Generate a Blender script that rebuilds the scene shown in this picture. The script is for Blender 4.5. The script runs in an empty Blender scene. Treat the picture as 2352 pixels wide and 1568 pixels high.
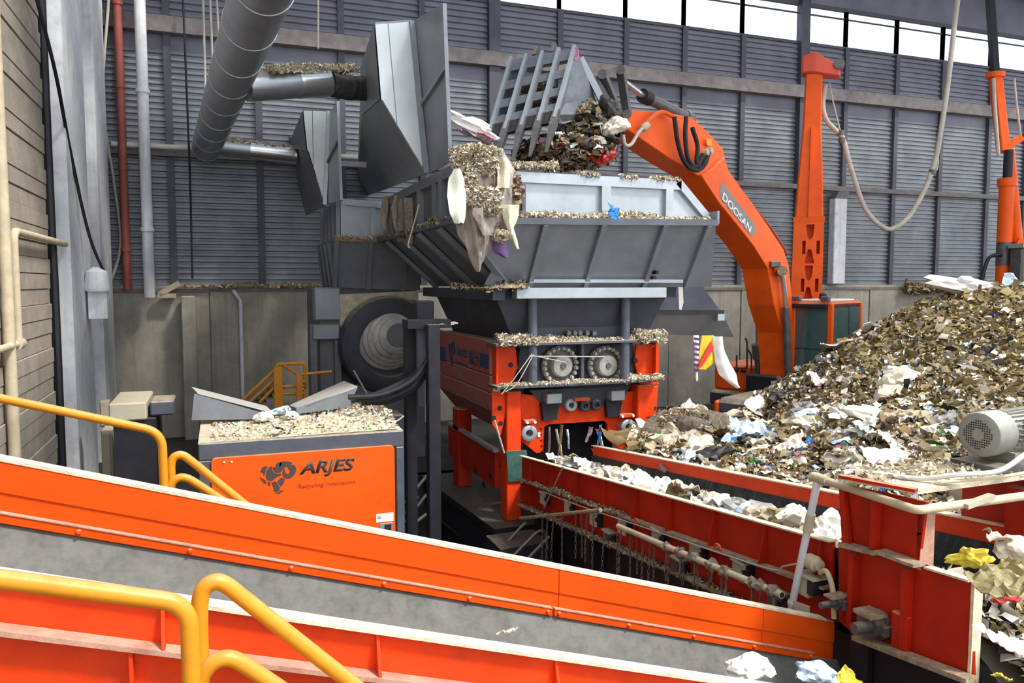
import bpy, bmesh, math, random
import numpy as np
from mathutils import Vector as Vec, Matrix, noise as mnoise
random.seed(7); rng = np.random.default_rng(7)
SC = bpy.context.scene
COL = SC.collection

# ---------------------------------------------------------------- camera
F, CX, CY, CAMH = 1800.0, 1176.0, 784.0, 3.5
YAW, PITCH = math.radians(20.5), math.atan(134/1800)
R_ = Vec((math.cos(YAW), -math.sin(YAW), 0))
F0 = Vec((math.sin(YAW), math.cos(YAW), 0))
FW = F0*math.cos(PITCH) + Vec((0, 0, -math.sin(PITCH)))
UP = R_.cross(FW)
O = Vec((0, 0, CAMH))
cam = bpy.data.cameras.new('camera'); co = bpy.data.objects.new('camera', cam); COL.objects.link(co)
cam.sensor_width = 36; cam.lens = 36*F/2352; cam.clip_start = 0.05; cam.clip_end = 400
mw = Matrix((R_, UP, -FW)).transposed().to_4x4(); mw.translation = O; co.matrix_world = mw
SC.camera = co

# ---------------------------------------------------------------- world, sun, exposure
wd = bpy.data.worlds.new('sky'); SC.world = wd; wd.use_nodes = True
nt = wd.node_tree; nt.nodes.clear()
wo = nt.nodes.new('ShaderNodeOutputWorld'); bg = nt.nodes.new('ShaderNodeBackground')
tc = nt.nodes.new('ShaderNodeTexCoord'); sx = nt.nodes.new('ShaderNodeSeparateXYZ'); cr = nt.nodes.new('ShaderNodeValToRGB')
nt.links.new(tc.outputs['Generated'], sx.inputs[0]); nt.links.new(sx.outputs['Z'], cr.inputs['Fac'])
cr.color_ramp.elements[0].position = 0.0; cr.color_ramp.elements[0].color = (0.95, 0.97, 1.0, 1)
cr.color_ramp.elements[1].position = 0.9; cr.color_ramp.elements[1].color = (0.80, 0.90, 1.0, 1)
nt.links.new(cr.outputs['Color'], bg.inputs['Color']); bg.inputs['Strength'].default_value = 2.1
nt.links.new(bg.outputs[0], wo.inputs[0])
sl = bpy.data.lights.new('sun', 'SUN'); so = bpy.data.objects.new('sun', sl); COL.objects.link(so)
sl.energy = 4.6; sl.angle = math.radians(9); sl.color = (1.0, 0.95, 0.87)
so.rotation_euler = Vec((-0.50, 0.55, -1.0)).to_track_quat('-Z', 'Y').to_euler()
vs = SC.view_settings
SC.display_settings.display_device = 'sRGB'
vs.view_transform = 'Standard'; vs.look = 'None'; vs.gamma = 1.0; vs.exposure = 0.0; vs.use_curve_mapping = False

# ---------------------------------------------------------------- helpers
def ray(px, py): return R_*((px-CX)/F) + FW - UP*((py-CY)/F)
def Dp(px, py, d): return O + ray(px, py)*d
def Up(px, py, u): r = ray(px, py); return O + r*(u/r.x)
def Vp(px, py, v): r = ray(px, py); return O + r*(v/r.y)
def Zp(px, py, z): r = ray(px, py); return O + r*((z-CAMH)/r.z)
def Pl(px, py, p, n):
    r = ray(px, py); return O + r*((Vec(p)-O).dot(n)/r.dot(n))
def V3(*a): return Vec(a)

def tag(o, label=None, cat=None, group=None, kind=None):
    if label: o['label'] = label
    if cat: o['category'] = cat
    if group: o['group'] = group
    if kind: o['kind'] = kind
    return o
def wloc(o):
    v = Vec((0, 0, 0))
    while o is not None: v += o.location; o = o.parent
    return v
def thing(name, label, cat, loc, group=None):
    o = bpy.data.objects.new(name, None); COL.objects.link(o); o.location = Vec(loc); o.empty_display_size = .1
    return tag(o, label, cat, group)
def struct(name, loc=(0, 0, 0)):
    o = bpy.data.objects.new(name, None); COL.objects.link(o); o.location = Vec(loc); o['kind'] = 'structure'; return o

class MB:
    def __init__(s): s.v = []; s.f = []
    def add(s, vs, fs):
        b = len(s.v); s.v += [tuple(x) for x in vs]; s.f += [tuple(b+i for i in f) for f in fs]; return s
    def prism(s, pts, vec):
        pts = [Vec(p) for p in pts]; vec = Vec(vec); n = len(pts)
        s.add(pts+[p+vec for p in pts], [tuple(range(n-1, -1, -1)), tuple(range(n, 2*n))] +
              [(i, (i+1) % n, n+(i+1) % n, n+i) for i in range(n)]); return s
    def loft(s, rings, caps=True, close=True):
        n = len(rings[0]); vs = [p for r in rings for p in r]; fs = []
        for k in range(len(rings)-1):
            for i in range(n if close else n-1):
                j = (i+1) % n; fs.append((k*n+i, k*n+j, (k+1)*n+j, (k+1)*n+i))
        if caps: fs += [tuple(range(n-1, -1, -1)), tuple((len(rings)-1)*n+i for i in range(n))]
        return s.add(vs, fs)
    def box(s, a, b):
        x0, y0, z0 = a; x1, y1, z1 = b
        return s.prism([(x0, y0, z0), (x1, y0, z0), (x1, y1, z0), (x0, y1, z0)], (0, 0, z1-z0))
    def bar(s, p, q, w, h, up=(0, 0, 1)):          # bar from p to q: w across, h along up
        p, q = Vec(p), Vec(q); d = (q-p).normalized(); side = d.cross(Vec(up))
        if side.length < 1e-4: side = d.cross(Vec((1, 0, 0)))
        side.normalize(); u = side.cross(d).normalized()
        a, c = side*(w/2), u*(h/2)
        return s.prism([p-a-c, p+a-c, p+a+c, p-a+c], q-p)
    def ring(s, c, ax, r, n, ph=0):
        ax = Vec(ax).normalized(); e = ax.cross(Vec((0, 0, 1)))
        if e.length < 1e-3: e = Vec((1, 0, 0))
        e.normalize(); g = ax.cross(e)
        return [Vec(c)+e*(r*math.cos(ph+2*math.pi*i/n))+g*(r*math.sin(ph+2*math.pi*i/n)) for i in range(n)]
    def cyl(s, p, q, r, n=16, r2=None):
        d = Vec(q)-Vec(p); return s.loft([s.ring(p, d, r, n), s.ring(q, d, r if r2 is None else r2, n)])
    def lathe(s, p, ax, prof, n=24):                # prof: (distance along ax, radius)
        ax = Vec(ax).normalized(); return s.loft([s.ring(Vec(p)+ax*t, ax, max(r, 1e-4), n) for t, r in prof])
    def tube(s, path, r, n=10, jit=0):
        path = [Vec(p) for p in path]; rings = []; prev = None
        for i, p in enumerate(path):
            d = (path[min(i+1, len(path)-1)]-path[max(i-1, 0)]).normalized()
            if prev is None:
                e = d.cross(Vec((0, 0, 1)))
                if e.length < 1e-3: e = d.cross(Vec((1, 0, 0)))
            else: e = prev - d*prev.dot(d)
            e.normalize(); prev = e; g = d.cross(e)
            rr = r*(1+random.uniform(-jit, jit))
            rings.append([p+e*(rr*math.cos(2*math.pi*k/n))+g*(rr*math.sin(2*math.pi*k/n)) for k in range(n)])
        return s.loft(rings)
    def build(s, name, m, parent=None, label=None, smooth=False, bevel=0, loc=None, kind=None):
        me = bpy.data.meshes.new(name)
        off = (wloc(parent) if parent else Vec((0, 0, 0))) + (Vec(loc) if loc is not None else Vec((0, 0, 0)))
        me.from_pydata([Vec(v)-off for v in s.v], [], s.f)
        bm = bmesh.new(); bm.from_mesh(me); bmesh.ops.recalc_face_normals(bm, faces=bm.faces)
        if bevel: bmesh.ops.bevel(bm, geom=list(bm.edges), offset=bevel, segments=1, affect='EDGES', clamp_overlap=True)
        bm.to_mesh(me); bm.free()
        if smooth:
            me.polygons.foreach_set('use_smooth', [True]*len(me.polygons))
            try: me.set_sharp_from_angle(angle=math.radians(40))
            except Exception: pass
        me.materials.append(m)
        o = bpy.data.objects.new(name, me); COL.objects.link(o)
        if parent: o.parent = parent
        if loc is not None: o.location = Vec(loc)
        if label: o['label'] = label
        if kind: o['kind'] = kind
        return o
def arc(p0, p1, p2, r, n=6):                          # rounded corner p0-p1-p2
    p0, p1, p2 = Vec(p0), Vec(p1), Vec(p2); a = (p0-p1).normalized(); b = (p2-p1).normalized()
    A = p1+a*r; B = p1+b*r
    return [(A*(1-t)+p1*t)*(1-t)+(p1*(1-t)+B*t)*t for t in [i/n for i in range(n+1)]]
def poly_round(pts, r, n=6):
    out = [Vec(pts[0])]
    for i in range(1, len(pts)-1): out += arc(pts[i-1], pts[i], pts[i+1], r, n)
    return out+[Vec(pts[-1])]
def spline(pts, n=8):
    P = [Vec(p) for p in pts]; P = [P[0]*2-P[1]]+P+[P[-1]*2-P[-2]]; out = []
    for i in range(1, len(P)-2):
        for k in range(n):
            t = k/n; a, b, c, d = P[i-1], P[i], P[i+1], P[i+2]
            out.append(0.5*((2*b)+(c-a)*t+(2*a-5*b+4*c-d)*t*t+(3*b-a-3*c+d)*t**3))
    return out+[P[-2]]
def copy_tree(o, parent=None):
    c = o.copy(); COL.objects.link(c)
    if parent: c.parent = parent
    for ch in list(o.children): copy_tree(ch, c)
    return c

# ---------------------------------------------------------------- materials
def M(name, col, rough=.6, metal=0., var=.25, scale=3., dust=0., dustcol=(.50, .42, .29), grime=0., grimecol=(.06, .05, .045), bump=.15, spec=.4, streak=0., stretch=(1, 1, 1)):
    m = bpy.data.materials.new(name); m.use_nodes = True; n = m.node_tree.nodes; L = m.node_tree.links
    b = n['Principled BSDF']; b.inputs['Roughness'].default_value = rough; b.inputs['Metallic'].default_value = metal
    b.inputs['Specular IOR Level'].default_value = spec
    tx = n.new('ShaderNodeTexCoord'); mp = n.new('ShaderNodeMapping'); mp.inputs['Scale'].default_value = stretch
    L.new(tx.outputs['Object'], mp.inputs[0])
    def noise(sc, det=5, ro=.6):
        t = n.new('ShaderNodeTexNoise'); t.inputs['Scale'].default_value = sc; t.inputs['Detail'].default_value = det; t.inputs['Roughness'].default_value = ro
        L.new(mp.outputs[0], t.inputs['Vector']); return t.outputs['Fac']
    def ramp(s, a, c):
        r = n.new('ShaderNodeMapRange'); r.inputs[1].default_value = a; r.inputs[2].default_value = c; L.new(s, r.inputs[0]); return r.outputs[0]
    def mix(f, a, c, blend='MIX'):
        x = n.new('ShaderNodeMix'); x.data_type = 'RGBA'; x.blend_type = blend
        if isinstance(f, (int, float)): x.inputs['Factor'].default_value = f
        else: L.new(f, x.inputs['Factor'])
        for s, k in ((a, 'A'), (c, 'B')):
            i = [q for q in x.inputs if q.name == k and q.type == 'RGBA'][0]
            if isinstance(s, tuple): i.default_value = (*s[:3], 1)
            else: L.new(s, i)
        return [q for q in x.outputs if q.type == 'RGBA'][0]
    def mul(a, c):
        x = n.new('ShaderNodeMath'); x.operation = 'MULTIPLY'
        for i, s in enumerate((a, c)):
            if isinstance(s, (int, float)): x.inputs[i].default_value = s
            else: L.new(s, x.inputs[i])
        return x.outputs[0]
    n1 = noise(scale)
    c = mix(ramp(n1, .3, .7), tuple(x*(1-var) for x in col), tuple(min(1, x*(1+var*.6)) for x in col))
    if grime: c = mix(mul(ramp(noise(scale*2.7, 8, .7), .48, .72), grime), c, grimecol)
    if streak:
        m2 = n.new('ShaderNodeMapping'); m2.inputs['Scale'].default_value = (9, 9, .5); L.new(tx.outputs['Object'], m2.inputs[0])
        t = n.new('ShaderNodeTexNoise'); t.inputs['Scale'].default_value = 1.3; t.inputs['Detail'].default_value = 4; L.new(m2.outputs[0], t.inputs['Vector'])
        c = mix(mul(ramp(t.outputs['Fac'], .5, .75), streak), c, grimecol)
    if dust:
        g = n.new('ShaderNodeNewGeometry'); sp = n.new('ShaderNodeSeparateXYZ'); L.new(g.outputs['Normal'], sp.inputs[0])
        f = mul(ramp(sp.outputs['Z'], .35, .85), ramp(noise(scale*4, 6), .2, .55)); c = mix(mul(f, dust), c, dustcol)
    L.new(c, b.inputs['Base Color'])
    if bump:
        bp = n.new('ShaderNodeBump'); bp.inputs['Strength'].default_value = bump; bp.inputs['Distance'].default_value = .02
        L.new(noise(scale*9, 4), bp.inputs['Height']); L.new(bp.outputs[0], b.inputs['Normal'])
    return m
ORANGE = M('orange_paint', (.86, .088, .004), .5, spec=.22, var=.16, scale=1.5, dust=.8, grime=.22, grimecol=(.40, .05, .01), bump=.05)
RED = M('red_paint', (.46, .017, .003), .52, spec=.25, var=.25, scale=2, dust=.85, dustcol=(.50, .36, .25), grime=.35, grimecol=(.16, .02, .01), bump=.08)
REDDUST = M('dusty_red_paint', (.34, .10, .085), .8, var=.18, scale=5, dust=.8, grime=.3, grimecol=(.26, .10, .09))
ORANGERED = M('orange_red_paint', (.82, .055, .005), .52, spec=.22, var=.2, scale=3, dust=.9, grime=.35, grimecol=(.35, .05, .02), bump=.08)
MACHORANGE = M('machine_orange', (.90, .11, .006), .48, spec=.25, var=.15, scale=1.2, dust=.5, grime=.25, grimecol=(.3, .06, .02), bump=.04)
YELLOW = M('handrail_yellow', (.70, .27, .010), .4, var=.12, scale=5, dust=.35, grime=.25, grimecol=(.42, .17, .02), bump=.05)
GREY = M('grey_steel', (.26, .28, .32), .42, .35, var=.18, scale=2, dust=.5, grime=.25, grimecol=(.15, .15, .17), bump=.05)
GREYLT = M('pale_grey_steel', (.42, .46, .50), .38, .45, var=.15, scale=2, dust=.3, grime=.2, grimecol=(.2, .2, .2), bump=.04)
GREYDK = M('dark_grey_paint', (.055, .060, .082), .55, .1, var=.3, scale=3, dust=.75, grime=.3, bump=.1)
ANTHRA = M('anthracite_frame', (.10, .11, .14), .5, .1, var=.2, scale=3, dust=.85, grime=.3, bump=.08)
BLACK = M('black_steel', (.018, .018, .026), .6, .1, var=.4, scale=4, dust=.5, dustcol=(.2, .16, .12), bump=.1)
RUBBER = M('rubber_skirt', (.125, .13, .132), .75, var=.35, scale=5, dust=.5, grime=.45, grimecol=(.08, .08, .08), streak=.3)
RUBBERDK = M('black_rubber', (.022, .024, .028), .7, var=.5, scale=6, dust=.35, grime=.5, grimecol=(.09, .09, .09), streak=.6)
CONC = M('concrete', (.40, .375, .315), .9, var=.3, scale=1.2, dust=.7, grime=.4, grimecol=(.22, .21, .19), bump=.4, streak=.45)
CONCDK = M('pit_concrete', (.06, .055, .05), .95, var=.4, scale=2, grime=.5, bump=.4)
PLANK = M('wall_plank', (.36, .31, .255), .9, var=.25, scale=2, dust=.4, grime=.3, grimecol=(.20, .165, .14), bump=.3, streak=.25)
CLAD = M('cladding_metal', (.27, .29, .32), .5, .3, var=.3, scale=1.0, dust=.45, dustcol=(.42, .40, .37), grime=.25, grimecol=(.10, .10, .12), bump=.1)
CLADUP = M('haze_tinted_cladding', (.20, .205, .26), .55, .2, var=.25, scale=1.0, dust=.4, dustcol=(.36, .36, .4), bump=.1)  # grey cladding with the bluish haze up there put into its colour
POST = M('wall_steel', (.10, .10, .13), .6, .2, var=.25, scale=2, dust=.7, dustcol=(.36, .33, .30), bump=.1)
GIRT = M('dusty_girt', (.22, .20, .20), .8, var=.3, scale=4, dust=.8, bump=.2)
COLUMN = M('column_paint', (.74, .75, .78), .6, var=.15, scale=2, grime=.35, grimecol=(.28, .28, .30), streak=.3)
WHITEPIPE = M('white_pipe', (.62, .60, .56), .5, var=.15, scale=4, dust=.6, dustcol=(.62, .54, .40), grime=.2, grimecol=(.4, .36, .3))
CREAMPIPE = M('cream_pipe', (.56, .47, .33), .7, var=.2, scale=5, dust=.7, dustcol=(.62, .54, .38), grime=.3, grimecol=(.35, .28, .19))
REDPIPE = M('rust_red_pipe', (.30, .075, .06), .6, var=.2, scale=4, dust=.3)
GALV = M('galvanised_duct', (.36, .38, .42), .35, .75, var=.18, scale=2.5, dust=.6, dustcol=(.50, .40, .27), bump=.05)
CHROME = M('chrome_rod', (.62, .63, .65), .25, .9, var=.1, bump=.02)
IRON = M('worn_iron', (.15, .145, .15), .5, .5, var=.3, scale=6, dust=.6, grime=.35, bump=.2)
HUB = M('pale_hub', (.48, .47, .44), .5, .3, var=.3, scale=4, dust=.5, grime=.4, grimecol=(.12, .11, .1))
WHITE = M('white_plate', (.82, .80, .78), .5, var=.06, bump=.02)
DECAL = M('dark_decal', (.075, .062, .062), .5, var=.1, bump=0)
DECALBLUE = M('blue_decal', (.018, .055, .14), .5, var=.15, bump=0)
DECALFADE = M('faded_decal', (.50, .06, .01), .55, var=.15, bump=0)
DECALRED = M('red_decal_letters', (.33, .085, .075), .7, var=.15, bump=0)
GREEN = M('green_plate', (.055, .13, .105), .35, var=.35, scale=6, dust=.3, grime=.3, grimecol=(.16, .24, .20))
BEIGE = M('beige_box', (.48, .44, .34), .7, var=.12, dust=.5, grime=.2, grimecol=(.3, .26, .2))
MOTOR = M('grey_motor', (.27, .27, .25), .6, var=.15, scale=6, dust=.9, dustcol=(.50, .47, .38), grime=.2)
CABLE = M('black_cable', (.015, .015, .02), .6, var=.3, bump=0)
ROPE = M('pale_rope', (.50, .46, .40), .8, var=.2, bump=.1)
GLASS = M('cab_glass', (.055, .12, .125), .08, var=.3, scale=1.5, bump=0, spec=.8)
def M_pane():
    m = bpy.data.materials.new('clear_pane'); m.use_nodes = True; n = m.node_tree.nodes; L = m.node_tree.links; n.clear()
    o = n.new('ShaderNodeOutputMaterial'); a = n.new('ShaderNodeBsdfTransparent'); a.inputs[0].default_value = (.93, .95, 1, 1)
    g = n.new('ShaderNodeBsdfGlossy'); g.inputs['Roughness'].default_value = .05; x = n.new('ShaderNodeMixShader'); x.inputs[0].default_value = .06
    L.new(a.outputs[0], x.inputs[1]); L.new(g.outputs[0], x.inputs[2]); L.new(x.outputs[0], o.inputs[0]); return m
PANE = M_pane()
def M_attr(name, rough=.85, trans=0., spec=.3, gain=1.):
    m = bpy.data.materials.new(name); m.use_nodes = True; n = m.node_tree.nodes; L = m.node_tree.links; b = n['Principled BSDF']
    a = n.new('ShaderNodeAttribute'); a.attribute_name = 'col'; L.new(a.outputs['Color'], b.inputs['Base Color'])
    b.inputs['Roughness'].default_value = rough; b.inputs['Specular IOR Level'].default_value = spec; return m
SHARD = M_attr('shredded_waste', 1.0, spec=.08)
def plastic(name, col, rough=.4, sub=.0):
    m = M(name, col, rough, var=.12, scale=8, grime=.18, grimecol=tuple(x*.55+.05 for x in col), bump=.1); return m

# ================================================================ SETTING
PITZ = -1.5
fl = MB()
fl.box((5.9, -12, -.3), (60, 60, 0)); fl.box((-12, 13.8, -.3), (5.9, 60, 0)); fl.box((-12, -12, PITZ-.3), (5.9, 13.8, PITZ))
fl.box((5.9, -12, PITZ-.3), (6.1, 13.8, -.3)); fl.box((-12, 13.8, PITZ-.3), (6.1, 14, -.3))
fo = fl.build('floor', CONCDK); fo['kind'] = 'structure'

# back wall -----------------------------------------------------------
BV = 19.3
wb = struct('wall_back', (0, BV, 0))
U0, U1 = -2.6, 34.0
posts = [-1.9, -.93, .98, 2.88, 4.85, 6.72, 8.57, 10.53, 12.37, 14.33, 16.45, 18.11, 20.13, 22.07, 24.22, 26.01, 28.0, 30.0, 32.0, 34.0]
x = U0; k = 0
while x < U1:
    w = 2.42
    MB().box((x, BV-.12-.02*(k % 2), 0), (min(x+w-.03, U1), BV+.25, 3.36+.02*(k % 3))).build('concrete_panel', CONC, wb); x += w; k += 1
MB().box((U0, BV-.05, 0), (U1, BV+.3, 3.45)).build('wall_core', CONC, wb)
def corrugate(x0, x1, z0, z1, v, mat, pitch=.134, dep=.05):
    m = MB(); z = z0; vs = []
    while z < z1-1e-4:
        for dz, dv in ((0, 0), (.28, 0), (.42, -dep), (.82, -dep), (.96, 0)):
            zz = min(z+dz*pitch, z1); vs.append((zz, v+dv))
        z += pitch
    n = len(vs); pts = [(x0, b, a) for a, b in vs]+[(x1, b, a) for a, b in vs]
    m.add(pts, [(i, n+i, n+i+1, i+1) for i in range(n-1)])
    return m.build('cladding_panel', mat, wb)
ZB, ZG, ZM, ZW0, ZW1, ZT = 3.4, 6.38, 9.2, 10.62, 11.75, 13.2
allp = [U0]+posts
for a, b in zip(allp[:-1], allp[1:]):
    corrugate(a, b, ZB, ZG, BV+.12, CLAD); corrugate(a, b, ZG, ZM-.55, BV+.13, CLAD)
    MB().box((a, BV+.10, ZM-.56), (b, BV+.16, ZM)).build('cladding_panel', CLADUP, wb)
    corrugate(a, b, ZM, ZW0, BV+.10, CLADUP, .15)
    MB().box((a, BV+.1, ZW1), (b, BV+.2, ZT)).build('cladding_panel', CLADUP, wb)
for p in posts:
    big = p in (6.72, 16.45); w = .30 if big else .15; zt = ZW0 if not big else ZT
    MB().box((p-w/2, BV-.10 if big else BV-.02, ZB-.05), (p+w/2, BV+.14, ZM-.2)).build('wall_post', POST, wb)
    MB().box((p-w/2, BV-.10 if big else BV-.02, ZM+.1), (p+w/2, BV+.14, zt)).build('wall_post', POST, wb)
MB().box((U0, BV-.18, ZM-.22), (U1, BV+.1, ZM+.13)).build('wall_beam', GIRT, wb)
MB().box((U0, BV-.12, ZG-.07), (U1, BV+.1, ZG+.07)).build('wall_girt', GIRT, wb)
MB().box((U0, BV-.16, ZB-.1), (U1, BV+.15, ZB-.02)).build('wall_sill', GIRT, wb)
for i, (a, b) in enumerate(zip(posts[3:-1], posts[4:])):
    w = struct('window_%d' % (i+1), ((a+b)/2, BV+.1, ZW0))
    f = MB()
    f.box((a, BV+.04, ZW0-.04), (b, BV+.16, ZW0+.04)); f.box((a, BV+.04, ZW1-.05), (b, BV+.16, ZW1+.05))
    f.box((a-.04, BV+.04, ZW0+.04), (a+.04, BV+.16, ZW1-.05)); f.box((b-.04, BV+.04, ZW0+.04), (b+.04, BV+.16, ZW1-.05))
    f.build('window_frame', POST, w)
    MB().box((a+.04, BV+.09, ZW0+.85), (b-.04, BV+.13, ZW0+.89)).build('glazing_bar', POST, w)
    MB().box((a+.04, BV+.10, ZW0+.04), (b-.04, BV+.106, ZW1-.05)).build('pane', PANE, w)
# roof: sheets with open rooflights
rf = struct('ceiling', (10, 13, ZT))
for v0, v1 in ((7.5, 9.3), (10.3, 12.6), (13.6, 15.9), (16.9, 19.6)):
    MB().box((-3.2, v0, ZT), (34, v1, ZT+.15)).build('roof_sheet', POST, rf)
for u in (2, 8, 14, 20, 26, 32):
    MB().box((u-.12, 7.5, ZT-.4), (u+.12, 19.5, ZT)).build('roof_beam', POST, rf)

# left wall -------------------------------------------------------------
LW = -2.2
wl = struct('wall_left', (LW, 6, 0))
ph = .205; z = PITZ; k = 0
while z < 12.9:
    t = .012*math.sin(k*2.1)
    a = 12.55
    MB().box((LW-.25, -4, z+.004), (LW+t, a, min(z+ph-.004, 13))).build('plank', PLANK, wl, bevel=.005)
    z += ph; k += 1
MB().box((LW-.3, -4, PITZ), (LW-.03, 12.5, 13)).build('wall_core', PLANK, wl)
MB().box((LW-.5, 12.5, PITZ), (LW-.36, BV+.3, 13)).build('wall_core', POST, wl)
# steel columns at the end of the left wall
c1 = thing('steel_column', 'broad pale grey steel column where the plank wall ends, nearest of the two columns', 'column', (-2.1, 13.9, PITZ))
uf = Vp(172, 800, 13.3).x; vb = Up(216, 800, uf).y
MB().box((-2.36, 13.28, PITZ), (uf, 13.36, 13)).build('flange', COLUMN, c1)
MB().box((uf-.03, 13.36, PITZ), (uf, vb, 13)).build('web', COLUMN, c1)
MB().box((-2.36, vb-.05, PITZ), (uf-.03, vb, 13)).build('flange', COLUMN, c1)
c2 = thing('steel_column', 'narrower pale steel column in the wall corner beside the rust-red pipe', 'column', (-2.3, 17.4, 0))
uf = Vp(240, 800, 17.0).x; vb = Up(264, 800, uf).y
MB().box((uf-.30, 16.98, 0), (uf, 17.05, 13)).build('flange', COLUMN, c2)
MB().box((uf-.03, 17.05, 0), (uf, vb, 13)).build('web', COLUMN, c2)
MB().box((uf-.30, vb-.05, 0), (uf-.03, vb, 13)).build('flange', COLUMN, c2)

# pipes on the walls
def pipe(name, label, pts, r, mat, collars=0, cat='pipe'):
    t = thing(name, label, cat, pts[-1])
    MB().tube(pts, r, 12).build('pipe_run', mat, t, smooth=True)
    if collars:
        a, b = Vec(pts[0]), Vec(pts[-1])
        for i in range(collars):
            p = a.lerp(b, (i+.5)/collars); d = (b-a).normalized()*.04
            MB().cyl(p-d, p+d, r*1.25, 12).build('collar', mat, t, smooth=True)
    return t
a = Vp(271, 20, 18.9); b = Vp(293, 665, 18.9)
pipe('drain_pipe', 'rust-red upright pipe in the far left corner of the hall', [V3(b.x, 18.9, 12), V3(b.x, 18.9, b.z)], .085, REDPIPE, 5)
b = Vp(344, 683, 18.8)
pipe('drain_pipe', 'thicker grey upright pipe just right of the rust-red one', [V3(b.x, 18.8, 12), V3(b.x, 18.8, b.z)], .115, COLUMN, 3)
a = Vp(256, 330, 19.0); b = Vp(448, 342, 19.0)
pipe('wall_pipe', 'thin white level pipe running along the louvred wall to the big duct', [a, V3(b.x+5.2, 19.0, a.z)], .06, WHITEPIPE)
pa, pb, pc, pd = Up(30, 530, LW+.1), Up(208, 601, LW+.1), Up(40, 790, LW+.1), Up(24, 800, LW+.1)
pb = V3(LW+.1, 13.2, pa.z)
t = thing('wall_pipework', 'cream pipe bent in a frame on the plank wall at the left', 'pipe', pc)
MB().tube(poly_round([pb, pa, V3(LW+.1, pa.y, pc.z)], .15), .045, 10).build('pipe_run', CREAMPIPE, t, smooth=True)
q = V3(LW+.1, pa.y, pc.z)
MB().tube(poly_round([q+V3(0, 0, .1), q, q-V3(0, 3.2, 0)], .08), .04, 10).build('pipe_run', CREAMPIPE, t, smooth=True)
MB().cyl(q+V3(0, -.1, 0), q+V3(0, .1, 0), .065, 12).build('elbow', CREAMPIPE, t, smooth=True)
q = Up(14, 520, LW+.1)
pipe('wall_pipe', 'stout cream upright pipe on the plank wall at the far left edge', [V3(LW+.08, q.y, 6.6), V3(LW+.08, q.y, PITZ)], .06, CREAMPIPE)
# cables on the left
def cable(label, pts, r, mat=None, n=8, name='hanging_cable'):
    o = MB().tube(spline(pts, n), r, 8).build(name, mat or CABLE, smooth=True, loc=pts[-1]); tag(o, label, 'cable'); return o
cable('thin black cable slanting across the pale columns at the left', [Dp(80, -20, 10), Dp(128, 170, 10.8), Dp(160, 340, 11.8), Dp(205, 540, 12.6), Dp(248, 645, 13)], .025)
cable('black cable bundle running up the end of the plank wall', [V3(LW+.03, 12.62, PITZ), V3(LW+.03, 12.66, 3), V3(LW+.03, 12.6, 5), V3(LW+.03, 12.62, 12)], .06)
cable('pale rope hanging slack beside the rust-red pipe', [Dp(250, -10, 16.5), Dp(236, 230, 16.6), Dp(262, 420, 17), Dp(277, 560, 17), Dp(250, 660, 17)], .03, ROPE)
for i, (xx, lab) in enumerate(((466, 'leftmost'), (482, 'middle'), (497, 'rightmost'))):
    cable('%s of three thin vertical cables left of the big duct' % lab, [Dp(xx, -20, 15), Dp(xx+6+3*i, 210, 15), Dp(xx+9+3*i, 330-60*i, 15)], .022, ROPE)
cable('thin dark cable hanging down the louvred wall left of the duct', [Dp(420, -10, 17), Dp(424, 90, 17), Dp(436, 400, 17), Dp(442, 640, 17)], .022)
cable('thin pale cable dropping to the dusty branch duct', [Dp(731, -10, 11), Dp(731, 112, 11)], .012, ROPE)
# boxes in the far left corner
t = thing('electrical_cabinet', 'narrow beige cabinet at the foot of the pale columns', 'cabinet', V3(-1.9, 13.0, -.3))
p = Vp(231, 988, 12.6); q = Vp(262, 1100, 12.6)
MB().box((p.x, 12.6, PITZ), (q.x, 13.0, p.z)).build('cabinet_body', BEIGE, t, bevel=.015)
MB().box((p.x+.03, 12.58, PITZ+.3), (q.x-.03, 12.6, p.z-.05)).build('door', BEIGE, t, bevel=.008)
t = thing('junction_box', 'small beige box on the column above the beige cabinet', 'box', Vp(240, 955, 13.1))
p = Vp(228, 922, 13.0); q = Vp(252, 980, 13.0)
MB().box((p.x, 13.0, q.z), (q.x, 13.2, p.z)).build('box_body', BEIGE, t, bevel=.01)
MB().box((p.x+.02, 12.985, q.z+.03), (q.x-.02, 13.0, p.z-.03)).build('cover', BEIGE, t)
t = thing('lamp', 'small pale-blue wall lamp on the corner column', 'lamp', Dp(223, 660, 12.9))
p = Dp(223, 655, 12.9)
MB().lathe(p+V3(0, 0, .3), (0, 0, -1), [(0, .05), (.08, .16), (.35, .2), (.4, .18)], 16).build('lamp_shade', COLUMN, t, smooth=True)
MB().box((p.x-.14, p.y-.02, p.z-.55), (p.x+.14, p.y+.2, p.z-.1)).build('lamp_bracket', COLUMN, t)
t = thing('waste_bin', 'dark bin topped by a beige dusty lid behind the far handrail', 'bin', Vp(310, 1050, 11.2))
p = Vp(258, 925, 11.2); q = Vp(338, 962, 11.2)
MB().box((p.x, 11.2, PITZ), (q.x+.1, 12.4, q.z)).build('bin_body', BLACK, t)
MB().box((p.x-.04, 11.12, q.z), (q.x, 12.3, p.z)).build('lid', BEIGE, t, bevel=.02)
MB().box((q.x+.03, 11.3, q.z+.02), (q.x+.32, 11.9, p.z-.02)).build('latch_box', ANTHRA, t, bevel=.02)

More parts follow.
